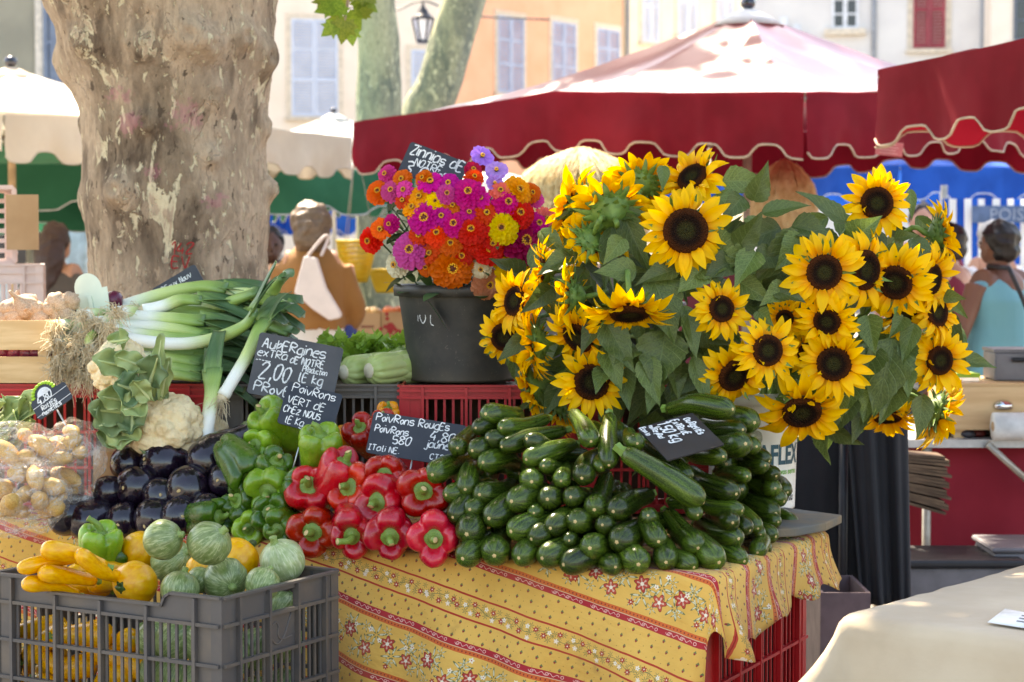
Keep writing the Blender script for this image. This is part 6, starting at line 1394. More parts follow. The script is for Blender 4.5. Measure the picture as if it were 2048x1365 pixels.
def parasol(label, near, ang, side, zc, zm, za, val, mat, trim, pole, per=.37, seed=0, ribs=True, name='parasol'):
    """square market parasol; near: plan position of one corner, its two sides leave at ang and ang+90 degrees"""
    u, v = V((math.cos(ang), math.sin(ang), 0)), V((-math.sin(ang), math.cos(ang), 0)); c = V((*near, 0)) + (u+v)*side/2
    t = thing(name, label, 'parasol', TR(c), 'market parasols'); cor = [(-u-v)*side/2, (u-v)*side/2, (u+v)*side/2, (v-u)*side/2]
    def edge(k, s):
        a, b_ = cor[k], cor[(k+1) % 4]; p = a.lerp(b_, s); p.z = zc + (zm-zc)*(1-abs(2*s-1))**.8 - .012*abs(math.sin(s*2*math.pi)); return p
    ap = V((0, 0, za))
    for k in range(4):
        def fn(s, w_):
            p = edge(k, s).lerp(ap, w_); p.z -= .10*side/3*math.sin(w_*math.pi)*(1-.5*w_) + .035*math.sin(w_*math.pi)*abs(math.sin(s*2*math.pi)); p.z += .012*NZ.noise(V((p.x*4, p.y*4, seed))); return p
        b = MB(); b.grid(fn, 28, 16); b.build('canopy_panel', {M_FRED: M_CRED, M_FCRM: M_CCRM}.get(mat, mat), t)
        L = side; n = (cor[k]+cor[(k+1) % 4]).normalized()
        def vf(s, w_):
            p = edge(k, s); d = (val + scal(s*L/per + k*.3))*w_; out = .006 + .05*w_*NZ.noise(V((s*7, k*3+seed, w_*.8))) + .012*w_*math.sin(s*40) + .012*w_*NZ.noise(V((s*40, k+seed, w_*2))); return p + n*out - V((0, 0, d))
        b = MB(); b.grid(vf, 110, 6); va = b.build('valance', mat, t)
        q = MB(); q.tube([vf(i/110, 1) for i in range(111)], .005, 6); q.build('trim', trim, va)
    MB().tube([(0, 0, 0), (0, 0, za-.01)], .024, 14).build('pole', pole, t)
    cp = MB(); cp.lathe([(.02, za-.02), (.02, za+.012), (.036, za+.022), (.042, za+.045), (.034, za+.068), (.004, za+.078)], 20); cp.build('finial', pm('dark_chrome', srgb(90, 90, 96), rough=.2, metal=1, ov=0), t); MB().lathe([(.20, za-.085), (.12, za-.03), (.05, za+.004), (.012, za+.014)], 24).build('cap', {M_FRED: M_FWHT}.get(mat, mat), t)
    hz = za - .42; hb = MB(); hb.lathe([(.05, hz-.05), (.06, hz), (.05, hz+.05)], 16); hb.build('hub', M_POLE, t)
    for k in range(4):
        for s in (0, .5):
            e = edge(k, s)-V((0, 0, .03)); r_ = MB(); r_.tube([(ap-V((0, 0, .09))).lerp(e, f) - V((0, 0, .14*side/3*math.sin(f*math.pi))) for f in (0, .15, .3, .45, .6, .75, .9, 1)], .012, 6); r_.build('rib', M_POLE, t)
            m_ = (ap-V((0, 0, .09))).lerp(e, .52)-V((0, 0, .14*side/3)); st = MB(); st.tube([(0, 0, hz), m_-V((0, 0, .015))], .013, 6); st.build('strut', M_POLE, t)
    bs_ = MB(); bs_.lathe([(.22, 0), (.22, .06), (.05, .1), (.04, .3)], 20); bs_.build('base', M_BLK, t)
    return t
A1 = P(1610, 185, 9.0)
parasol('large dark red parasol with a pale scalloped trim behind the sunflowers', (A1.x, 9.0), R(45), 3.1, A1.z, A1.z+.09, P(1487, 34, 11.2).z+.03, .27, M_FRED, M_TRIM, M_POLE, seed=1)
A2 = P(1758, 140, 7.84)
parasol('dark red parasol beside the large one above the drawer stall', (A2.x, 7.84), R(-71), 3.1, A2.z, A2.z+.05, A2.z+.6, .27, M_FRED, M_TRIM, M_POLE, seed=2)
parasol('cream parasol with a plain scalloped valance behind the plane trunk', (-2.58, 10.2), R(58), 2.95, 2.13, 2.17, 2.52, .23, M_FCRM, M_FCRM, M_POLEW, seed=3)
parasol('green parasol with white trim beside the woman in the ochre jacket', (P(830, 330, 13.4).x, 13.4), R(109), 4.6, 1.94, 1.96, 2.55, .26, M_FGRN, M_TRIMW, M_POLE, seed=4, per=.5)
parasol('green parasol with white trim behind the plane trunk and white crates', (P(168, 400, 13.6).x, 13.6), R(106), 4.2, 1.83, 1.86, 2.3, .26, M_FGRN, M_TRIMW, M_POLE, seed=5, per=.5)
parasol('white parasol glaring in the sun behind the green one', (P(620, 400, 21).x, 21), R(45), 4, 2.15, 2.2, 3.0, .25, M_FWHT, M_TRIMW, M_POLE, seed=6)
parasol('blue parasol with white trim beyond the red parasols', (P(1800, 380, 15.5).x, 15.5), R(30), 4.2, 2.07, 2.09, 2.75, .24, M_FBLU, M_TRIMW, M_POLE, seed=7, per=.5)
parasol('blue parasol far behind the woman with long brown hair', (P(150, 430, 24).x, 24), R(50), 4.5, 1.95, 2.0, 2.7, .3, M_FBLU, M_TRIMW, M_POLE, seed=8)
parasol('blue parasol far behind the woman in the ochre jacket', (P(640, 470, 26).x, 26), R(40), 4.5, 1.9, 1.95, 2.6, .3, M_FBLU, M_TRIMW, M_POLE, seed=9)
parasol('white parasol far away between the green and blue ones', (P(560, 450, 30).x, 30), R(45), 4.5, 2.1, 2.15, 2.9, .3, M_FWHT, M_TRIMW, M_POLE, seed=10)
# price card pinned inside the red parasol
c = P(1778, 298, 8.6); b = MB(); b.bbox((-.055, 0, -.03), (.06, .003, .03)); o = b.build('price_card', pm('pink_card', srgb(206, 120, 124), rough=.8, ov=0), None, TR(c, MX.Rotation(R(6), 3, 'Y'))); tag(o, 'small pink card hanging under the dark red parasol', 'card')
b = MB()
for i in range(4): b.bbox((-.04, -.0015, .016-.012*i), (.03+.01*(i % 2), -.0005, .019-.012*i))
b.build('print', pm('card_ink', srgb(230, 180, 178), ov=0), o); MB().tube([(0, .002, .03), (0, .002, .12)], .002, 5).build('string', M_TRIM, o)

# ------------------------------------------------------------------ raffia hung under the red parasol
def raffia(label, px0, px1, pyt, pyb, Y, seed):
    r = random.Random(seed); a, b_ = P(px0, pyt, Y), P(px1, pyt, Y); cx, rx = (a.x+b_.x)/2, (b_.x-a.x)/2; zt, zb = a.z, P(px0, pyb, Y).z
    t = thing('raffia_bundle', label, 'raffia', TR((cx, Y, zt)), 'raffia bundles under the red parasol'); b = MB()
    def dome(u, v):
        a_ = u*2*math.pi; f = math.sin(min(1, v*1.5)*math.pi/2); return (rx*.92*f*math.cos(a_), .26*f*math.sin(a_), -.02-(zt-zb)*.92*v**1.4)
    b.grid(dome, 24, 12); b.build('core', pm('raffia_core', srgb(206, 176, 124), srgb(180, 148, 98), rough=.8, ns=9, stretch=(6, 6, 1)), t)
    b = MB()
    for k in range(900):
        a_ = r.uniform(0, 6.28); f0 = r.uniform(0, .5); pts = []
        for i in range(6):
            v = f0 + (1.05-f0)*i/5; f = math.sin(min(1, v*1.5)*math.pi/2)*(1+r.uniform(0, .05)); aa = a_ + .05*math.sin(i+k); pts.append(V((rx*f*math.cos(aa), .28*f*math.sin(aa), -(zt-zb)*v**1.4 + r.gauss(0, .004))))
        b.tube(pts, .0022, 3, caps=False)
    b.build('strands', pm('raffia', srgb(244, 226, 182), srgb(222, 194, 140), rough=.6, ns=30, ov=0), t)
raffia('pale raffia bundle hanging above the zinnias and sunflowers', 1032, 1292, 296, 470, 9.6, 1)
raffia('raffia bundle hanging beside the pole of the red parasol', 1505, 1632, 320, 480, 10.4, 2)

# ------------------------------------------------------------------ people
def remesh(b, vox, mat, name, parent, sm=3):
    me = b.mesh(name, mat); o = bpy.data.objects.new(name, me); col.objects.link(o); m = o.modifiers.new('r', 'REMESH'); m.mode = 'VOXEL'; m.voxel_size = vox; m.use_smooth_shade = True
    s = o.modifiers.new('s', 'SMOOTH'); s.iterations = sm; s.factor = .5
    dg = bpy.context.evaluated_depsgraph_get(); me2 = bpy.data.meshes.new_from_object(o.evaluated_get(dg)); me2.name = name; bpy.data.objects.remove(o); bpy.data.meshes.remove(me)
    me2.materials.clear(); me2.materials.append(mat); n = len(me2.polygons); me2.polygons.foreach_set('use_smooth', [True]*n); return ob(name, me2, parent)
def limb(b, pts, rad, n=12): q = crom(pts, 4); L = len(q); b.tube(q, [interp([(i/(len(rad)-1), r_) for i, r_ in enumerate(rad)], k/(L-1)) for k in range(L)], n)
def person(label, loc, yaw, H, skin, hair, hair_kind, arms, clothes, lean=0.0, group='shoppers at the market'):
    """standing figure facing +Y before yaw; arms: (elbow, wrist) for each side in body units (height 1)"""
    t = thing('person', label, 'person', TR(loc, MX.Rotation(yaw, 3, 'Z'), H), group); M_S = pm('skin_%s' % (skin,), skin, tuple(x*.9 for x in skin), rough=.5, ov=0, sss=.1)
    b = MB(); hp, sh = .53, .815
    limb(b, [(0, 0, .47), (0, 0, .56), (0, .005, .64), (0, .0, .74), (0, -.005, .82), (0, -.005, .86)], [(.085, .10), (.075, .105), (.068, .088), (.072, .112), (.052, .10), (.032, .034)] and [.088, .09, .078, .088, .07, .033], 16)
    for s in (-1, 1):
        limb(b, [(s*.03, 0, .80), (s*.09, 0, sh)], [.05, .046]); limb(b, [(s*.05, 0, .52), (s*.055, .0, .40), (s*.055, .008, .27), (s*.055, -.008, .15), (s*.055, -.005, .04)], [.066, .058, .038, .036, .022])
        limb(b, [(s*.055, -.025, .025), (s*.06, .03, .022), (s*.065, .085, .016)], [.022, .024, .015])
        el, wr_ = arms[0 if s < 0 else 1]; el, wr_ = V(el), V(wr_); S_ = V((s*.102, 0, sh-.012))
        limb(b, [S_, S_.lerp(el, .5), el], [.036, .03, .025]); limb(b, [el, el.lerp(wr_, .45), wr_], [.026, .024, .016])
        d = (wr_-el).normalized(); x = d.cross(V((0, 1, .2))).normalized(); y = x.cross(d); b.tube([wr_, wr_+d*.028, wr_+d*.05], [(.016, .011), (.025, .012), (.024, .010)], 10, up=x)
        for k in range(4):
            o_ = wr_ + d*.046 + x*(.0165-.011*k); L = (.036, .043, .041, .032)[k]; limb(b, [o_, o_+d*L*.5+y*.004, o_+d*L+y*.014], [.0058, .0055, .0042], 6)
        o_ = wr_ + d*.015 + x*.02; limb(b, [o_, o_+d*.02+x*.014+y*.006, o_+d*.045+x*.014+y*.014], [.0072, .0065, .005], 6)
    limb(b, [(0, -.006, .83), (0, .002, .875)], [.034, .033])
    hd = V((0, .008, .932)); b.ball(hd, (.046, .056, .066), 20, 14); b.ball(hd+V((0, .026, -.03)), (.034, .034, .034), 14, 10)
    b.tube([hd+V((0, .054, .012)), hd+V((0, .068, -.012)), hd+V((0, .060, -.018))], [.006, .009, .006], 8)
    for s in (-1, 1): b.ball(hd+V((s*.047, -.002, -.004)), (.006, .012, .018), 8, 6)
    b.ball(hd+V((0, .058, -.036)), (.016, .006, .007), 8, 6)
    remesh(b, .0062, M_S, 'body', t, 2)
    for s in (-1, 1): MB().ball(hd+V((s*.019, .052, .004)), (.0075, .005, .005), 8, 6).build('eye', pm('eye_dark', srgb(60, 44, 36), ov=0, rough=.2), t)
    M_H = pm('hair_%s' % (hair,), hair, tuple(x*.6 for x in hair), rough=.5, ns=70, stretch=(6, 6, 1), ov=0, bump=.4, bs=120); h = MB()
    if hair_kind == 'long':
        h.ball(hd+V((0, -.012, .012)), (.055, .06, .066), 18, 12); limb(h, [hd+V((0, -.03, .01)), hd+V((0, -.055, -.06)), hd+V((0, -.062, -.14)), hd+V((0, -.06, -.21))], [.05, .056, .05, .03]); fr_ = .035
    elif hair_kind == 'bob':
        h.ball(hd+V((0, -.014, .016)), (.066, .068, .066), 30, 22); limb(h, [hd+V((0, -.03, .01)), hd+V((0, -.036, -.045)), hd+V((0, -.03, -.07))], [.062, .06, .045], 24); fr_ = .03
    else: h.ball(hd+V((0, -.012, .016)), (.056, .062, .060), 18, 12); h.ball(hd+V((0, -.03, -.02)), (.047, .04, .04), 12, 8); fr_ = .03
    h.v = [p + V((0, 0, 0)) + (p-hd).normalized()*(.011*NZ.noise(p*38)+.006*NZ.noise(p*80)) for p in h.v]
    h.v = [V((p.x, min(p.y, hd.y + (.034 if p.z > hd.z+.028 else .012)), p.z)) for p in h.v]; remesh(h, .0045, M_H, 'hair', t, 0)
    for cl_ in clothes:
        kind, mat = cl_[:2]; c = MB()
        if kind == 'jacket':
            c.tube([(0, 0, cl_[2]), (0, 0, .60), (0, 0, .68), (0, -.004, .76), (0, -.004, .80), (0, -.004, .835), (0, -.004, .872)], [(.098, .112), (.094, .108), (.092, .108), (.09, .114), (.082, .112), (.066, .088), (.045, .045)], 24, up=(0, 1, 0), fn=lambda t_, a: 1+.035*math.sin(a*5+t_*7)*(1-t_))
            for s in (-1, 1):
                el, wr_ = arms[0 if s < 0 else 1]; el, wr_ = V(el), V(wr_); S_ = V((s*.088, 0, sh-.014)); limb(c, [S_, S_.lerp(el, .5), el, el.lerp(wr_, cl_[3])], [.046, .042, .037, .033])
        elif kind == 'top':
            c.tube([(0, 0, cl_[2]), (0, 0, .60), (0, 0, .68), (0, -.003, .76), (0, -.003, .81), (0, -.002, .838)], [(.10, .135), (.096, .118), (.092, .112), (.09, .124), (.066, .108), (.045, .06)], 24, up=(0, 1, 0), fn=lambda t_, a: 1+.03*math.sin(a*4+t_*6)*(1-t_))
            if cl_[3] > 0:
                for s in (-1, 1): el = V(arms[0 if s < 0 else 1][0]); S_ = V((s*.095, 0, sh-.012)); limb(c, [S_, S_.lerp(el, cl_[3]*.5), S_.lerp(el, cl_[3])], [.05, .045, .043])
        elif kind == 'trousers':
            c.tube([(0, 0, .46), (0, 0, .50), (0, 0, .56), (0, 0, .65)], [(.09, .12), (.10, .122), (.092, .112), (.084, .098)], 20, up=(0, 1, 0))
            for s in (-1, 1): limb(c, [(s*.052, 0, .51), (s*.056, 0, .38), (s*.058, 0, .25), (s*.058, -.004, .05)], [.076, .066, .054, .048])
        elif kind == 'skirt': c.tube([(0, 0, cl_[2]), (0, 0, .40), (0, 0, .52), (0, 0, .60)], [(.14, .17), (.12, .15), (.10, .128), (.085, .108)], 24, up=(0, 1, 0), fn=lambda t_, a: 1+.05*math.sin(a*8)*(1-t_))
        elif kind == 'shoes':
            for s in (-1, 1): limb(c, [(s*.055, -.03, .022), (s*.06, .03, .022), (s*.066, .095, .018)], [.027, .029, .018])
        remesh(c, .0075, mat, kind, t, 3)
    return t
def cloth_m(n, c): return pm('cloth_'+n, c, tuple(x*.88 for x in c), rough=.85, ns=5, ov=0, bump=.2, bs=50, sheen=.1)
DOWN = (((-.165, -.01, .66), (-.16, .05, .52)), ((.165, -.01, .66), (.16, .05, .52)))
W1 = P(622, 500, 10.6)
wo = person('woman in an ochre jacket with a white tote bag seen from behind', (W1.x, 10.6, 0), R(8), 1.66, srgb(206, 150, 118), srgb(122, 98, 76), 'bob', (((-.135, .03, .66), (-.08, .13, .62)), ((.14, .02, .66), (.10, .11, .58))), [('jacket', cloth_m('ochre', srgb(158, 108, 56)), .635, .9), ('trousers', cloth_m('white', srgb(232, 222, 212))), ('shoes', M_BLK)])
M_BAGW = cloth_m('tote', srgb(238, 222, 216)); tb_o = V((P(628, 590, 10.38).x, 10.38, P(628, 590, 10.38).z)); S = 10.38/FPX
t = thing('tote_bag', 'white canvas tote bag hanging behind the ochre jacket', 'bag', TR(tb_o))
b = MB(); out = [(-38, 4), (-18, 78), (6, 74), (25, 13), (55, -38), (54, -46), (32, -51), (-2, -28)]
b.prism([(x*S, y*S) for x, y in out], -.05, .05, 1); o = b.build('pouch', M_BAGW, t); bevel(o, .02, 3)
for y in (-.03, .03): MB().tube(crom([(-12*S, y, 78*S), (6*S, y, 100*S), (22*S, y+.02, 118*S), (26*S, y+.08, 112*S), (14*S, y+.03, 78*S)], 5), .006, 6).build('strap', M_BAGW, t)
W2 = P(112, 500, 11.5)
person('woman with long brown hair and a brown grey top behind the white crates', (W2.x, 11.5, 0), R(-20), 1.57, srgb(196, 142, 110), srgb(70, 46, 38), 'long', DOWN, [('top', cloth_m('taupe', srgb(86, 76, 68)), .5, .35), ('trousers', cloth_m('darkblue', srgb(44, 46, 58))), ('shoes', M_BLK)])
W3 = P(2000, 500, 9.6)
person('dark haired woman in a sleeveless turquoise top behind the wooden drawer', (W3.x, 9.6, 0), R(35), 1.56, srgb(124, 84, 66), srgb(26, 22, 24), 'short', (((-.17, .0, .66), (-.20, .06, .53)), ((.165, .02, .66), (.12, .12, .58))), [('top', cloth_m('turquoise', srgb(112, 178, 192)), .48, 0), ('trousers', cloth_m('black', srgb(34, 34, 38))), ('shoes', M_BLK)])
b = MB(); b.tube(crom([(W3.x+.0, 9.42, 1.34), (W3.x+.06, 9.40, 1.2), (W3.x+.12, 9.40, 1.05), (W3.x+.2, 9.44, .9)], 4), (.012), 6); b.ball((W3.x+.24, 9.5, .82), (.12, .06, .1), 14, 10); b.tube([(W3.x, 9.42, 1.34), (W3.x-.06, 9.58, 1.35), (W3.x-.02, 9.75, 1.2)], .012, 6); tag(b.build('shoulder_bag', M_BLK), 'black shoulder bag with a thin strap across the turquoise top', 'bag')
W4 = P(1898, 500, 10.8)
person('person in a maroon shirt half hidden behind the sunflowers', (W4.x, 10.8, 0), R(50), 1.56, srgb(206, 156, 130), srgb(40, 30, 28), 'short', DOWN, [('top', cloth_m('maroon', srgb(128, 28, 52)), .5, .6), ('trousers', cloth_m('grey', srgb(90, 88, 92))), ('shoes', M_BLK)])
W5 = P(541, 500, 12.2)
person('person in a maroon top beside the plane trunk', (W5.x, 12.2, 0), R(190), 1.55, srgb(96, 66, 54), srgb(30, 24, 24), 'short', DOWN, [('top', cloth_m('wine', srgb(112, 22, 46)), .5, .6), ('trousers', cloth_m('black', srgb(34, 34, 38))), ('shoes', M_BLK)])
W6 = P(1845, 430, 13.5)
person('stall keeper facing the square under the blue parasol', (W6.x, 13.5, 0), R(170), 1.72, srgb(206, 150, 124), srgb(50, 38, 34), 'short', DOWN, [('top', cloth_m('maroon', srgb(128, 28, 52)), .5, .6), ('trousers', cloth_m('grey', srgb(90, 88, 92))), ('shoes', M_BLK)])
W7 = P(1985, 470, 13.0)
person('person in a white shirt behind the turquoise top', (W7.x, 13.0, 0), R(200), 1.6, srgb(196, 142, 112), srgb(210, 206, 200), 'short', DOWN, [('top', cloth_m('whiteshirt', srgb(230, 230, 232)), .5, .6), ('trousers', cloth_m('darkblue', srgb(44, 46, 58))), ('shoes', M_BLK)])

# ------------------------------------------------------------------ stalls behind
def stall(label, x0, x1, y0, y1, z, cloth, skirt=True, name='market_stall'):
    t = thing(name, label, 'stall', TR(((x0+x1)/2, (y0+y1)/2, 0))); hx, hy = (x1-x0)/2, (y1-y0)/2
    MB().bbox((-hx, -hy, z-.03), (hx, hy, z)).build('table_top', pm('stall_top', srgb(176, 170, 160), rough=.6), t)
    for sx in (-1, 1):
        for sy in (-1, 1): MB().tube([(sx*(hx-.06), sy*(hy-.06), 0), (sx*(hx-.06), sy*(hy-.06), z-.031)], .018, 8).build('leg', M_POLE, t)
    if skirt:
        b = MB(); b.grid(lambda u, v: (lerp(-hx, hx, u), -hy-.012+.02*math.sin(u*hx*40)*(1-v)-.01, lerp(z*.4 if skirt is True else skirt, z-.04, v)), 120, 10); b.build('skirt', cloth, t)
    return t
s1 = stall('produce stall with cardboard boxes beyond the zinnia bucket', P(660, 600, 12).x, P(1300, 600, 12).x, 11.6, 12.6, .88, cloth_m('slate', srgb(74, 78, 92)))
for i, (a, c, y0, y1, lab) in enumerate(((706, 758, 632, 692, 'plain brown cardboard fruit box on the far stall'), (760, 826, 632, 694, 'cardboard fruit box printed with a red bunch of grapes'), (835, 900, 632, 692, 'cardboard fruit box behind the black bucket'))):
    p, q = P(a, y1, 11.5), P(c, y0, 11.5); w_, h_ = q.x-p.x, q.z-p.z; t = thing('cardboard_box', lab, 'box', TR((p.x, 11.62, .882)))
    for nm, lo_, hi_ in (('front_panel', (0, 0, 0), (w_, .005, h_)), ('back_panel', (0, .3, 0), (w_, .305, h_)), ('side_panel', (0, .006, 0), (.005, .299, h_)), ('side_panel', (w_-.005, .006, 0), (w_, .299, h_)), ('bottom', (.006, .006, .001), (w_-.006, .299, .006))):
        o = MB().bbox(lo_, hi_).build(nm, M_CARD, t)
        if nm == 'front_panel' and i == 0: MB().bbox((w_*.25, -.002, h_*.5), (w_*.75, .001, h_*.58)).build('print', pm('brown_ink', srgb(150, 92, 70), ov=0), o)
        if nm == 'front_panel' and i == 1:
            b = MB(); r = random.Random(2)
            for k in range(26): b.ball((w_*.33+r.gauss(0, .018), -.001, h_*.5+r.gauss(0, .035)), (.012, .002, .012), 8, 5)
            b.build('print', pm('grape_red', srgb(170, 40, 44), ov=0), o)
    r = random.Random(40+i); b = MB()
    for k in range(10):
        o = MB().ball((0, 0, 0), .034, 14, 10, fn=lambda d: 1+.03*d.z).build('peach', pm('fruit_%d' % i, (srgb(236, 190, 120), srgb(226, 120, 60), srgb(190, 200, 90))[i], rough=.4, ov=.2), None, TR((p.x+.03+(w_-.06)*(k % 5)/4, 11.67+.1*(k//5), .882+h_-.01+.004*(k % 3))))
        tag(o, ('pale peach', 'orange apricot', 'green yellow pear')[i] + ' in the box ' + ('with plain front', 'printed with grapes', 'behind the black bucket')[i], 'fruit', ('peaches', 'apricots', 'pears')[i] + ' in far boxes')
M_YB = pm('yellow_basket', srgb(236, 204, 60), srgb(226, 190, 44), rough=.45, ov=0, trans=.2)
for i, (px, py, rp, hp_, Y, lab) in enumerate(((712, 482, 38, 82, 11.2, 'yellow conical weighing basket hanging beyond the woman in ochre'), (770, 540, 30, 45, 11.4, 'yellow plastic basket standing behind the black bucket'))):
    p = P(px, py, Y); S = Y/FPX; t = thing('yellow_basket', lab, 'basket', TR(p)); r1, r0, h_ = rp*S, rp*S*.55, hp_*S; b = MB()
    for k in range(8): z = -h_*k/8; rr = lerp(r1, r0, (k/8)**1.5); b.tube([(rr*math.cos(a*math.pi/16), rr*math.sin(a*math.pi/16), z) for a in range(33)], .005, 5, caps=False)
    b.build('hoop', M_YB, t); b = MB()
    for k in range(44): a = 2*math.pi*k/44; b.tube([(lerp(r1, r0, (j/8)**1.5)*math.cos(a), lerp(r1, r0, (j/8)**1.5)*math.sin(a), -h_*j/8) for j in range(9)], .0052, 5)
    b.build('upright', M_YB, t); MB().lathe([(r0*.02, -h_-.004), (r0, -h_-.003), (r0, -h_+.006)], 24).build('base', M_YB, t); MB().lathe([(r1+.004, -.012), (r1+.012, 0), (r1+.002, .006), (r1-.004, -.006)], 32, close=False).build('rim', M_YB, t)
    if i == 0:
        b = MB()
        for k in range(3): a = k*2.09; b.tube([(r1*math.cos(a), r1*math.sin(a), 0), (0, 0, .55)], .002, 4)
        b.build('chain', M_POLE, t)
# blue carrier bag
b = MB(); S = 10.9/FPX; b.lathe([(.05, -.16), (.085, -.14), (.09, -.02), (.07, .08), (.03, .12), (.012, .16)], 20, fn=lambda a, t_: 1+.1*math.sin(a*5)); o = b.build('carrier_bag', pm('blue_film', srgb(28, 62, 150), rough=.35, ov=0), None, TR(P(688, 640, 10.7), None, (.75, .6, 1.0))); tag(o, 'blue carrier bag hanging beside the woman in ochre', 'bag')
# steel bowls added to catch the sun, standing in for bright highlights on the fruit
for i, (px, py) in enumerate(((718, 572), (700, 600), (738, 598), (690, 590))):
    p = P(px, py, 11.9); o = MB().lathe([(.01, 0), (.05, .004), (.085, .03), (.095, .055), (.09, .055), (.08, .033), (.045, .01), (.01, .007)], 24).build('glint_bowl', pm('steel', srgb(206, 206, 204), rough=.25, metal=1, ov=0), None, TR((p.x, 11.75+.1*i, .90))); tag(o, 'small steel bowl shining among fruit on the far stall', 'bowl', 'steel bowls on the far stall')
# parked van behind the long-haired woman
def van(label, x, y, yaw, mat):
    t = thing('parked_van', label, 'van', TR((x, y, 0), MX.Rotation(yaw, 3, 'Z')))
    side = [(-2.2, .35), (2.2, .35), (2.25, .95), (1.75, 1.15), (1.15, 1.88), (-2.15, 1.95), (-2.25, 1.1)]
    bevel(MB().prism([(a, b_) for a, b_ in side], -.9, .9, 1).build('body', mat, t), .06, 3)
    for s in (-1, 1):
        MB().prism([(1.6, 1.18), (1.12, 1.75), (.3, 1.78), (.3, 1.18)], s*.905, s*.912, 1).build('side_window', pm('dark_glass', (0, 0, 0)), t); MB().box((.1, s*.915, 1.05), (.16, .02, .035)).build('door_handle', M_BLK, t)
    MB().box((-2.245, 0, 1.5), (.03, 1.3, .5), MX.Rotation(R(-5), 3, 'Y')).build('rear_window', pm('dark_glass', (0, 0, 0)), t)
    MB().prism([(1.81, 1.16), (1.80, 1.13), (1.19, 1.83), (1.2, 1.86)], -.75, .75, 1).build('windscreen', pm('dark_glass', (0, 0, 0)), t)
    for s in (-1, 1): MB().box((-2.262, s*.78, 1.05), (.03, .12, .4)).build('tail_light', pm('tail_red', srgb(170, 24, 30), rough=.2), t); MB().box((2.25, s*.65, .8), (.05, .3, .14)).build('headlight', pm('lamp_glass', srgb(210, 214, 220), rough=.1), t)
    MB().box((-2.28, 0, .45), (.08, 1.7, .16)).build('bumper', M_BLK, t); MB().box((2.27, 0, .45), (.08, 1.7, .16)).build('bumper', M_BLK, t)
    for sx in (-1.4, 1.4):
        for s in (-1, 1): w_ = MB().tube([(sx, s*.68, .32), (sx, s*.915, .32)], .32, 24).build('wheel', pm('rubber', srgb(30, 30, 32), rough=.8), t); MB().tube([(sx, s*.9, .32), (sx, s*.925, .32)], .18, 16).build('rim', M_POLE, w_)
van('pale blue white van parked beyond the woman with long hair', P(175, 500, 19).x, 20.5, R(72), pm('van_paint', srgb(206, 220, 238), rough=.25, coat=.5, ov=0))
van('dark grey van parked far behind the market on the shaded side', P(40, 500, 30).x, 33, R(10), pm('van_dark', srgb(70, 72, 80), rough=.3, coat=.5, ov=0))
# far market mass: stalls with hung dark and blue cloth to close the view under the parasols
for i, (px0, px1, Y, h_, c, lab) in enumerate(((-80, 170, 26, 1.35, srgb(60, 60, 68), 'dark cloth stall front beyond the long haired woman'), (520, 830, 27, 1.3, srgb(52, 58, 74), 'dark blue cloth stall far behind the ochre jacket'), (830, 1250, 23, 1.25, srgb(96, 90, 84), 'grey cloth stall far behind the zinnias'), (1250, 1700, 19, 1.25, srgb(120, 44, 50), 'red cloth stall far behind the sunflowers'))):
    x0, x1 = P(px0, 500, Y).x, P(px1, 500, Y).x; stall(lab, x0, x1, Y, Y+1.2, h_, cloth_m('far%d' % i, c), .02)
# fish stall: striped cloth with a lettered band
x0, x1, Y = P(1885, 500, 14.5).x, P(2200, 500, 14.5).x, 14.5; zb, zt = P(1900, 530, 14.5).z, P(1900, 398, 14.5).z
t = thing('striped_awning', 'blue and white striped awning cloth with a lettered band at the fish stall', 'awning', TR((x0, Y, 0)))
n = 22; wd = (x1-x0)/n
for k in range(n): MB().grid(lambda u, v: (wd*(k+u), .02*math.sin((k+u)*1.3)+.02*v, lerp(zb, zt, v)), 3, 6).build('stripe', (M_FWHT if k % 2 else M_FBLU), t)
bd = MB(); z0, z1 = P(1900, 446, 14.5).z, P(1900, 412, 14.5).z; bd.bbox((.2, -.05, z0), (x1-x0, -.04, z1)); o = bd.build('lettered_band', pm('band_blue', srgb(96, 120, 156), rough=.7, ov=0), t)
cu = bpy.data.curves.new('txt', 'FONT'); cu.body = 'POISSONS'; cu.size = (z1-z0)*1.0; cu.resolution_u = 2; to = bpy.data.objects.new('txt', cu); col.objects.link(to); me = bpy.data.meshes.new_from_object(to.evaluated_get(bpy.context.evaluated_depsgraph_get())); bpy.data.objects.remove(to); me.materials.clear(); me.materials.append(pm('faded_letters', srgb(168, 182, 204), ov=0))
ob('lettering', me, o, TR((P(1975, 430, 14.5).x-x0, -.056, z0+(z1-z0)*.15), MX.Rotation(R(90), 3, 'X')))
for k in (0, 1): MB().tube([(.02+k*(x1-x0-.04), .06, 0), (.02+k*(x1-x0-.04), .06, zt+.1)], .025, 8).build('post', M_POLE, t)

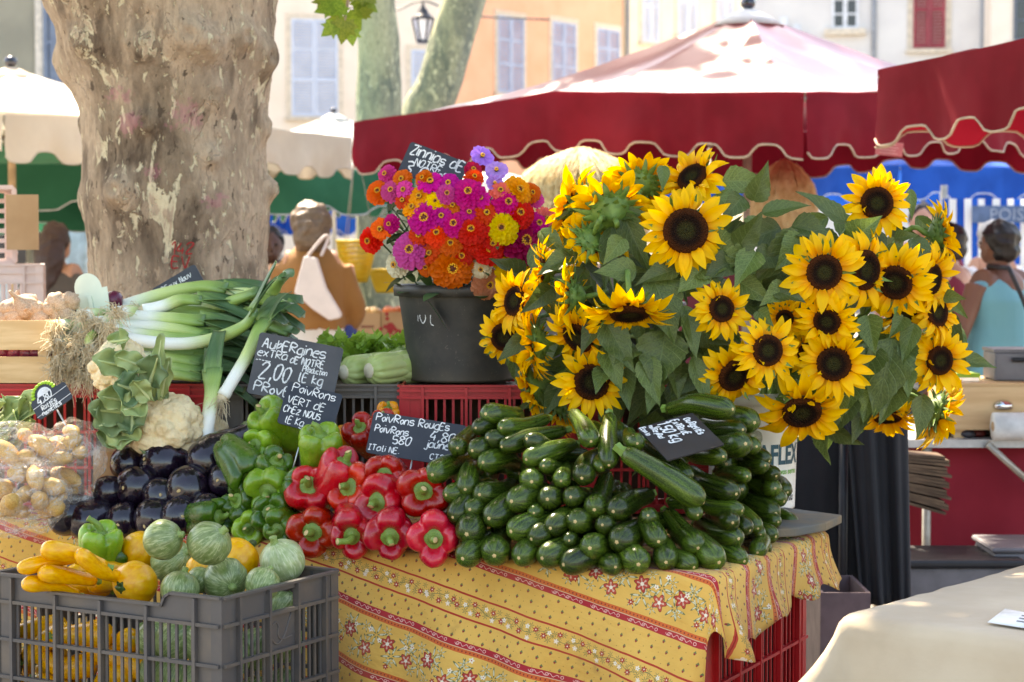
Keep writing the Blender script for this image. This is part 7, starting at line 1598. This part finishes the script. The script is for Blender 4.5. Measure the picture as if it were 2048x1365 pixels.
# ------------------------------------------------------------------ stall beside ours: drawer, paper roll, red cloth
Y = 7.0; zt = P(1900, 880, Y).z; x0 = P(1800, 880, Y).x; x1 = x0+2.2
t = thing('market_stall', 'aluminium edged stall table with a deep red cloth hanging below', 'stall', TR((x0, Y, 0)))
MB().bbox((0, 0, zt-.028), (x1-x0, 1.0, zt)).build('table_top', pm('alu', srgb(186, 186, 188), rough=.4, metal=.5, ov=0), t)
MB().grid(lambda u, v: (lerp(0, x1-x0, u), .10+.012*math.sin(u*60)*(1-v), lerp(P(1900, 1140, 7.1).z, zt-.03, v)), 120, 8).build('skirt', cloth_m('deepred', srgb(140, 10, 36)), t)
for a, c in (((.1, .02), (.1, .02)), ((x1-x0-.1, .02), (x1-x0-.1, .02)), ((.1, .95), (.1, .95)), ((x1-x0-.1, .95), (x1-x0-.1, .95))): MB().tube([(*a, 0), (*c, zt-.03)], .016, 8).build('leg', M_POLE, t)
MB().tube([P(1975, 888, 6.97)-V((x0, Y, 0)), P(2075, 980, 7.0)-V((x0, Y, 0))], .012, 8).build('brace', M_POLE, t)
S = Y/FPX; a, c = P(1906, 815, Y), P(2130, 727, Y)
t = thing('wooden_chest', 'pale plywood drawer chest with a chrome cup handle on the neighbour stall', 'chest', TR((a.x, Y+.05, zt+.03))); w_, h_ = c.x-a.x, c.z-a.z
M_PINE = pm('pale_ply', srgb(222, 186, 138), srgb(206, 166, 118), rough=.55, ns=3, stretch=(1, 1, 9), ov=0)
for nm, lo_, hi_ in (('front_panel', (0, 0, 0), (w_, .016, h_)), ('back_panel', (0, .35, 0), (w_, .366, h_)), ('side_panel', (0, .017, 0), (.016, .349, h_)), ('side_panel', (w_-.016, .017, 0), (w_, .349, h_)), ('lid', (-.004, -.004, h_+.001), (w_+.004, .37, h_+.012))): o = MB().bbox(lo_, hi_).build(nm, M_PINE, t)
b = MB(); b.ball((P(2014, 765, Y).x-a.x, -.001, h_*.55), (.036, .024, .022), 16, 10); b.v = [V((p.x, min(p.y, .0), max(p.z, h_*.55-.012))) for p in b.v]; b.build('handle', pm('chrome', srgb(220, 220, 222), rough=.12, metal=1, ov=0), t)
for x in (.02, w_-.06): MB().bbox((x, .02, -.03), (x+.04, .34, -.001)).build('foot', M_PINE, t)
b = MB(); p = P(1952, 722, Y); b.bbox((-.035, 0, 0), (.035, .02, .014)); tag(b.build('metal_clip', pm('chrome', (0,0,0)), None, TR((p.x, Y+.1, zt+.03+h_+.013))), 'small metal clip lying on the plywood drawer', 'clip')
a2 = P(1995, 725, Y+.1); b = MB(); hb_ = P(2000, 668, Y+.1).z - a2.z; t = thing('cash_box', 'grey plastic cash box on the plywood drawer', 'box', TR((a2.x, Y+.14, zt+.043+h_))); bevel(MB().bbox((0, 0, 0), (.26, .18, hb_)).build('body', pm('grey_box', srgb(110, 108, 112), rough=.5, ov=0), t), .006); MB().tube([(.06, -.012, hb_*.75), (.2, -.012, hb_*.75)], .008, 8).build('handle', M_BLK, t); MB().bbox((-.003, -.003, hb_+.0005), (.263, .183, hb_+.012)).build('lid', pm('grey_box', (0,0,0)), t)
o = MB().box((0, 0, .012), (.11, .08, .024), MX.Rotation(.2, 3, 'Z')).build('paper_pad', pm('lime_paper', srgb(170, 206, 60), rough=.7, ov=0), None, TR((P(1938, 715, 7.1).x, 7.22, zt+.043+h_))); tag(o, 'lime green paper pad at the edge of the drawer', 'pad')
q = P(1985, 850, 6.98); rr = 28*S; t = thing('paper_roll', 'white paper roll lying on the neighbour stall under the drawer', 'roll', TR((q.x, 6.97, zt+rr+.001))); MB().tube([(0, 0, 0), (.3, 0, 0)], rr, 28).build('paper', pm('paper_white', srgb(238, 238, 238), rough=.8, ov=0), t); MB().tube([(-.002, 0, 0), (.302, 0, 0)], rr*.35, 16).build('core', M_CARD, t)
r = random.Random(3)
for k in range(12):
    c3 = (srgb(120, 50, 44), srgb(70, 52, 40), srgb(150, 120, 80), srgb(60, 56, 60))[k % 4]; o = MB().ball((0, 0, 0), (.03, .025, .016), 10, 7, fn=lambda d: 1+.1*NZ.noise(d*3+V((k, 0, 0)))).build('soap_bar', pm('trinket%d' % (k % 4), c3, rough=.5), None, TR((x0+.12+.045*k, 7.08+.03*(k % 3), zt+.013))); tag(o, ('reddish', 'dark brown', 'tan', 'charcoal')[k % 4] + ' soap bar in the dark row under the drawer', 'soap', 'soap bars under the drawer')
# fan of brown paper bags, black cloth, tubs
t = thing('paper_bag_stack', 'fanned stack of brown paper bags hanging beside the black cloth', 'bags', TR(P(1820, 950, 6.8)))
for k in range(16): MB().box((.03+.008*(k % 3), 0, .07-.0115*k), (.15+.015*(k % 2), .14, .009), MX.Rotation(R(4+.8*k), 3, 'Y')).build('paper_bag', pm('brown_paper', srgb(110, 86, 66), srgb(88, 68, 52), rough=.85, ov=.15), t)
MB().tube([(-.02, .02, .1), (-.02, .02, -.14)], .012, 6).build('hook', M_POLE, t); MB().tube([(-.02, .02, .1), (-.02, .25, P(1820, 880, 7).z - P(1820, 950, 6.8).z - .02)], .01, 6).build('arm', M_POLE, t)
def drape(label, pts_top, pts_bot, Y, mat, dep=.12, hook=True):
    tl, tr = P(*pts_top[0], Y), P(*pts_top[1], Y); bl, br = P(*pts_bot[0], Y), P(*pts_bot[1], Y)
    t = thing('hanging_cloth', label, 'cloth', TR(tl)); b = MB()
    b.grid(lambda u, v: (bl.lerp(tl, v)).lerp(br.lerp(tr, v), u) - tl + V((0, .014*math.sin(u*13+v)+.008*math.sin(u*31)*(1-v*.5), 0)), 70, 20); solid(b.build('cloth', mat, t), .004)
    MB().tube([V((-.03, .0, .01)), tr-tl+V((.03, 0, .01))], .012, 8).build('rail', M_POLE, t)
    for u in (.04, .96): p = V((0,0,0)).lerp(tr-tl, u); MB().tube([p+V((0, .06, 0)), V((p.x, p.y+.06, -tl.z))], .014, 8).build('post', M_BLK, t)
M_BKC = cloth_m('blackcloth', srgb(30, 31, 37))
drape('wide black cloth hung behind the white pail', ((1560, 760), (1812, 760)), ((1575, 1165), (1800, 1165)), 6.0, M_BKC)
drape('narrow black cloth hanging lower beside the wide one', ((1690, 780), (1815, 780)), ((1722, 1210), (1822, 1210)), 5.85, M_BKC)
t = thing('storage_tub', 'black lidded storage tub under the red cloth', 'tub', TR(P(1900, 1130, 6.55)*1)); o = P(1900, 1130, 6.55)
t.matrix_basis = TR((o.x, 6.55, 0)); h_ = P(1900, 1105, 6.55).z; bevel(MB().bbox((-.19, -.14, 0), (.19, .14, h_-.03)).build('body', pm('tub_grey', srgb(120, 116, 122), rough=.5), t), .01); bevel(MB().bbox((-.21, -.16, h_-.029), (.21, .16, h_)).build('lid', pm('tub_black', srgb(36, 36, 42), rough=.5), t), .01)
o = P(2010, 1130, 6.6); t = thing('storage_tub', 'grey plastic tub beside the black lidded one', 'tub', TR((o.x+.06, 6.6, 0))); h_ = P(2010, 1082, 6.6).z; bevel(MB().bbox((-.13, -.14, 0), (.2, .14, h_-.02)).build('body', pm('tub_grey', (0,0,0)), t), .01); bevel(MB().bbox((-.14, -.15, h_-.019), (.21, .15, h_)).build('lid', pm('tub_grey', (0,0,0)), t), .01)
o = P(1685, 1215, 5.6); t = thing('crate_base', 'dusty pink plastic tray on the paving under the black cloth', 'tray', TR((o.x, 5.7, 0))); M_PK = pm('pink_plastic', srgb(120, 100, 104), rough=.6); h_ = P(1690, 1180, 5.6).z
for lo_, hi_, nm in (((-.07, -.15, 0), (.07, .15, .01), 'bottom'), ((-.07, -.15, .011), (.07, -.14, h_), 'wall'), ((-.07, .14, .011), (.07, .15, h_), 'wall'), ((-.07, -.139, .011), (-.06, .139, h_), 'wall'), ((.06, -.139, .011), (.07, .139, h_), 'wall')): MB().bbox(lo_, hi_).build(nm, M_PK, t)

# ------------------------------------------------------------------ table with the beige cloth
BZ = .77; C0 = T(1706, 1228, BZ); a1, a2 = R(50), R(-44); u_, v_ = V((math.cos(a1), math.sin(a1), 0)), V((math.cos(a2), math.sin(a2), 0)); LU, LV = 1.5, 1.0
def beige(s, q):   # s along u_, q along v_; negative past the edges
    z = BZ + .004*NZ.noise(V((s*5, q*5, 2))) + .003*NZ.noise(V((s*17, q*6, 5))); e = .025; p = C0 + u_*max(s, 0) + v_*max(q, 0); ds, dq = max(0, -s), max(0, -q); d = math.hypot(ds, dq)
    if d == 0: return V((p.x, p.y, z))
    o, dn = (e*math.sin(d/e), e*(1-math.cos(d/e))) if d < e*1.57 else (e, e + d - e*1.57)
    k = smooth(0, .3, dn); wv = 1 + 0*k; fl = o + k*(.04 + .03*math.sin((s+q)*15)*(0 if ds and dq else 1)) + (k*.16*math.sin(2*math.atan2(ds, dq))**2 if ds and dq else 0)
    di = (-u_*ds - v_*dq)/d; return V((p.x, p.y, z)) + di*fl - V((0, 0, dn))
b = MB(); b.grid(lambda u, v: beige(lerp(-.42, LU, u), lerp(-.42, LV, v)), 90, 80)
M_LIN = pm('beige_linen', srgb(192, 174, 148), srgb(178, 158, 132), rough=.9, ns=4, ov=0, bump=.25, bs=26, bd=.006, sheen=.1)
tag(solid(b.build('linen_cloth', M_LIN), .0015), 'plain beige linen cloth draped over the table beside the red crates', 'tablecloth')
t = thing('trestle_table', 'small table under the beige linen cloth', 'table', TR((0, 0, 0)))
q = [C0+u_*.01+v_*.01, C0+u_*LU+v_*.01, C0+u_*LU+v_*LV, C0+u_*.01+v_*LV]; b = MB(); b.v = [V((p.x, p.y, BZ-.035)) for p in q] + [V((p.x, p.y, BZ-.008)) for p in q]
for f in ((0,1,2,3),(7,6,5,4),(0,4,5,1),(1,5,6,2),(2,6,7,3),(3,7,4,0)): b.face(f, None, 0, False)
b.build('table_top', M_PLY, t)
for p in q: c = sum(q, V())/4; p2 = p.lerp(c, .12); MB().tube([(p2.x, p2.y, 0), (p2.x, p2.y, BZ-.036)], .02, 8).build('leg', M_POLE, t)
pp = [T(1975, 1245, BZ+.006), T(2085, 1262, BZ+.006), T(2100, 1235, BZ+.006), T(2010, 1218, BZ+.006)]; b = MB(); b.v = pp; b.face((0, 1, 2, 3)); o = tag(solid(b.build('paper_sheet', pm('paper_white', (0,0,0))), .001), 'printed white paper sheet lying on the beige linen', 'paper')
b = MB()
for k in range(3):
    a, c = pp[0].lerp(pp[3], .3+.2*k), pp[1].lerp(pp[2], .3+.2*k); x = a.lerp(c, .45); y = a.lerp(c, .8); d = (pp[3]-pp[0])*.07; up = V((0, 0, .0012)); n0 = len(b.v); b.v += [x+up, y+up, y+d+up, x+d+up]; b.face((n0, n0+1, n0+2, n0+3))
b.build('print', M_INK, o)
p = T(2172, 1135, BZ+.005); t = thing('cardboard_box', 'brown cardboard box at the far edge of the beige linen', 'box', TR(p+V((.0, .06, .004)), MX.Rotation(a1, 3, 'Z'))); h_ = 118*p.y/FPX
for nm, lo_, hi_ in (('front_panel', (-.1, -.06, 0), (.1, -.056, h_)), ('back_panel', (-.1, .06, 0), (.1, .064, h_)), ('side_panel', (-.1, -.055, 0), (-.096, .059, h_)), ('side_panel', (.096, -.055, 0), (.1, .059, h_)), ('top_flap', (-.1, -.06, h_+.001), (.1, .064, h_+.005))): MB().bbox(lo_, hi_).build(nm, M_CARD, t)

# ------------------------------------------------------------------ white crates stacked behind the garlic
M_WCR = pm('white_crate', srgb(236, 214, 206), srgb(222, 200, 192), rough=.5, ns=6, ov=0)
Yc = 6.7; a = P(-40, 530, Yc); c = P(84, 530, Yc); hcr = .27; zc_ = P(40, 530, Yc).z
crate('plastic_crate', 'pinkish white plastic crate lying behind the garlic box', TR((c.x-.3*math.cos(R(13))-.2*math.sin(R(13)), Yc-.07+.2*math.cos(R(13)), zc_-hcr), MX.Rotation(R(13.2), 3, 'Z')), M_WCR, .6, .4, hcr, 2, None, cols=4, slots=6, rim=.06)
e_ = P(40, 470, 7.3); up_ = crate('plastic_crate', 'pinkish white lattice crate standing on its side on the other white crate', TR((e_.x-.3*math.cos(R(13)), 7.15, zc_+.135), MX.Rotation(R(13.2), 3, 'Z') @ MX.Rotation(R(90), 3, 'X')), M_WCR, .6, .26, .25, 2, None, cols=4, slots=5, rim=.05, base=False)
lat = MB()
for k in range(8): y = -.125+.0357*k; lat.bbox((-.295, y-.008, -.004), (.295, y+.008, .004))
for k in range(9): x = -.28+.07*k; lat.bbox((x-.014, -.128, -.006), (x+.014, .128, -.0045))
lat.build('lattice', M_WCR, up_)
stall('side table carrying the white crates behind the garlic box', c.x-.75, c.x-.02, Yc, Yc+.75, zc_-hcr-.003, cloth_m('far0', srgb(60, 60, 68)), False)
p = P(68, 445, 6.9); o = MB().box((0, 0, 0), (.11, .01, .19)).build('cardboard_sign', M_CARD, None, TR((p.x-.04, 6.9, p.z))); tag(o, 'brown cardboard sheet propped behind the standing white crate', 'cardboard')
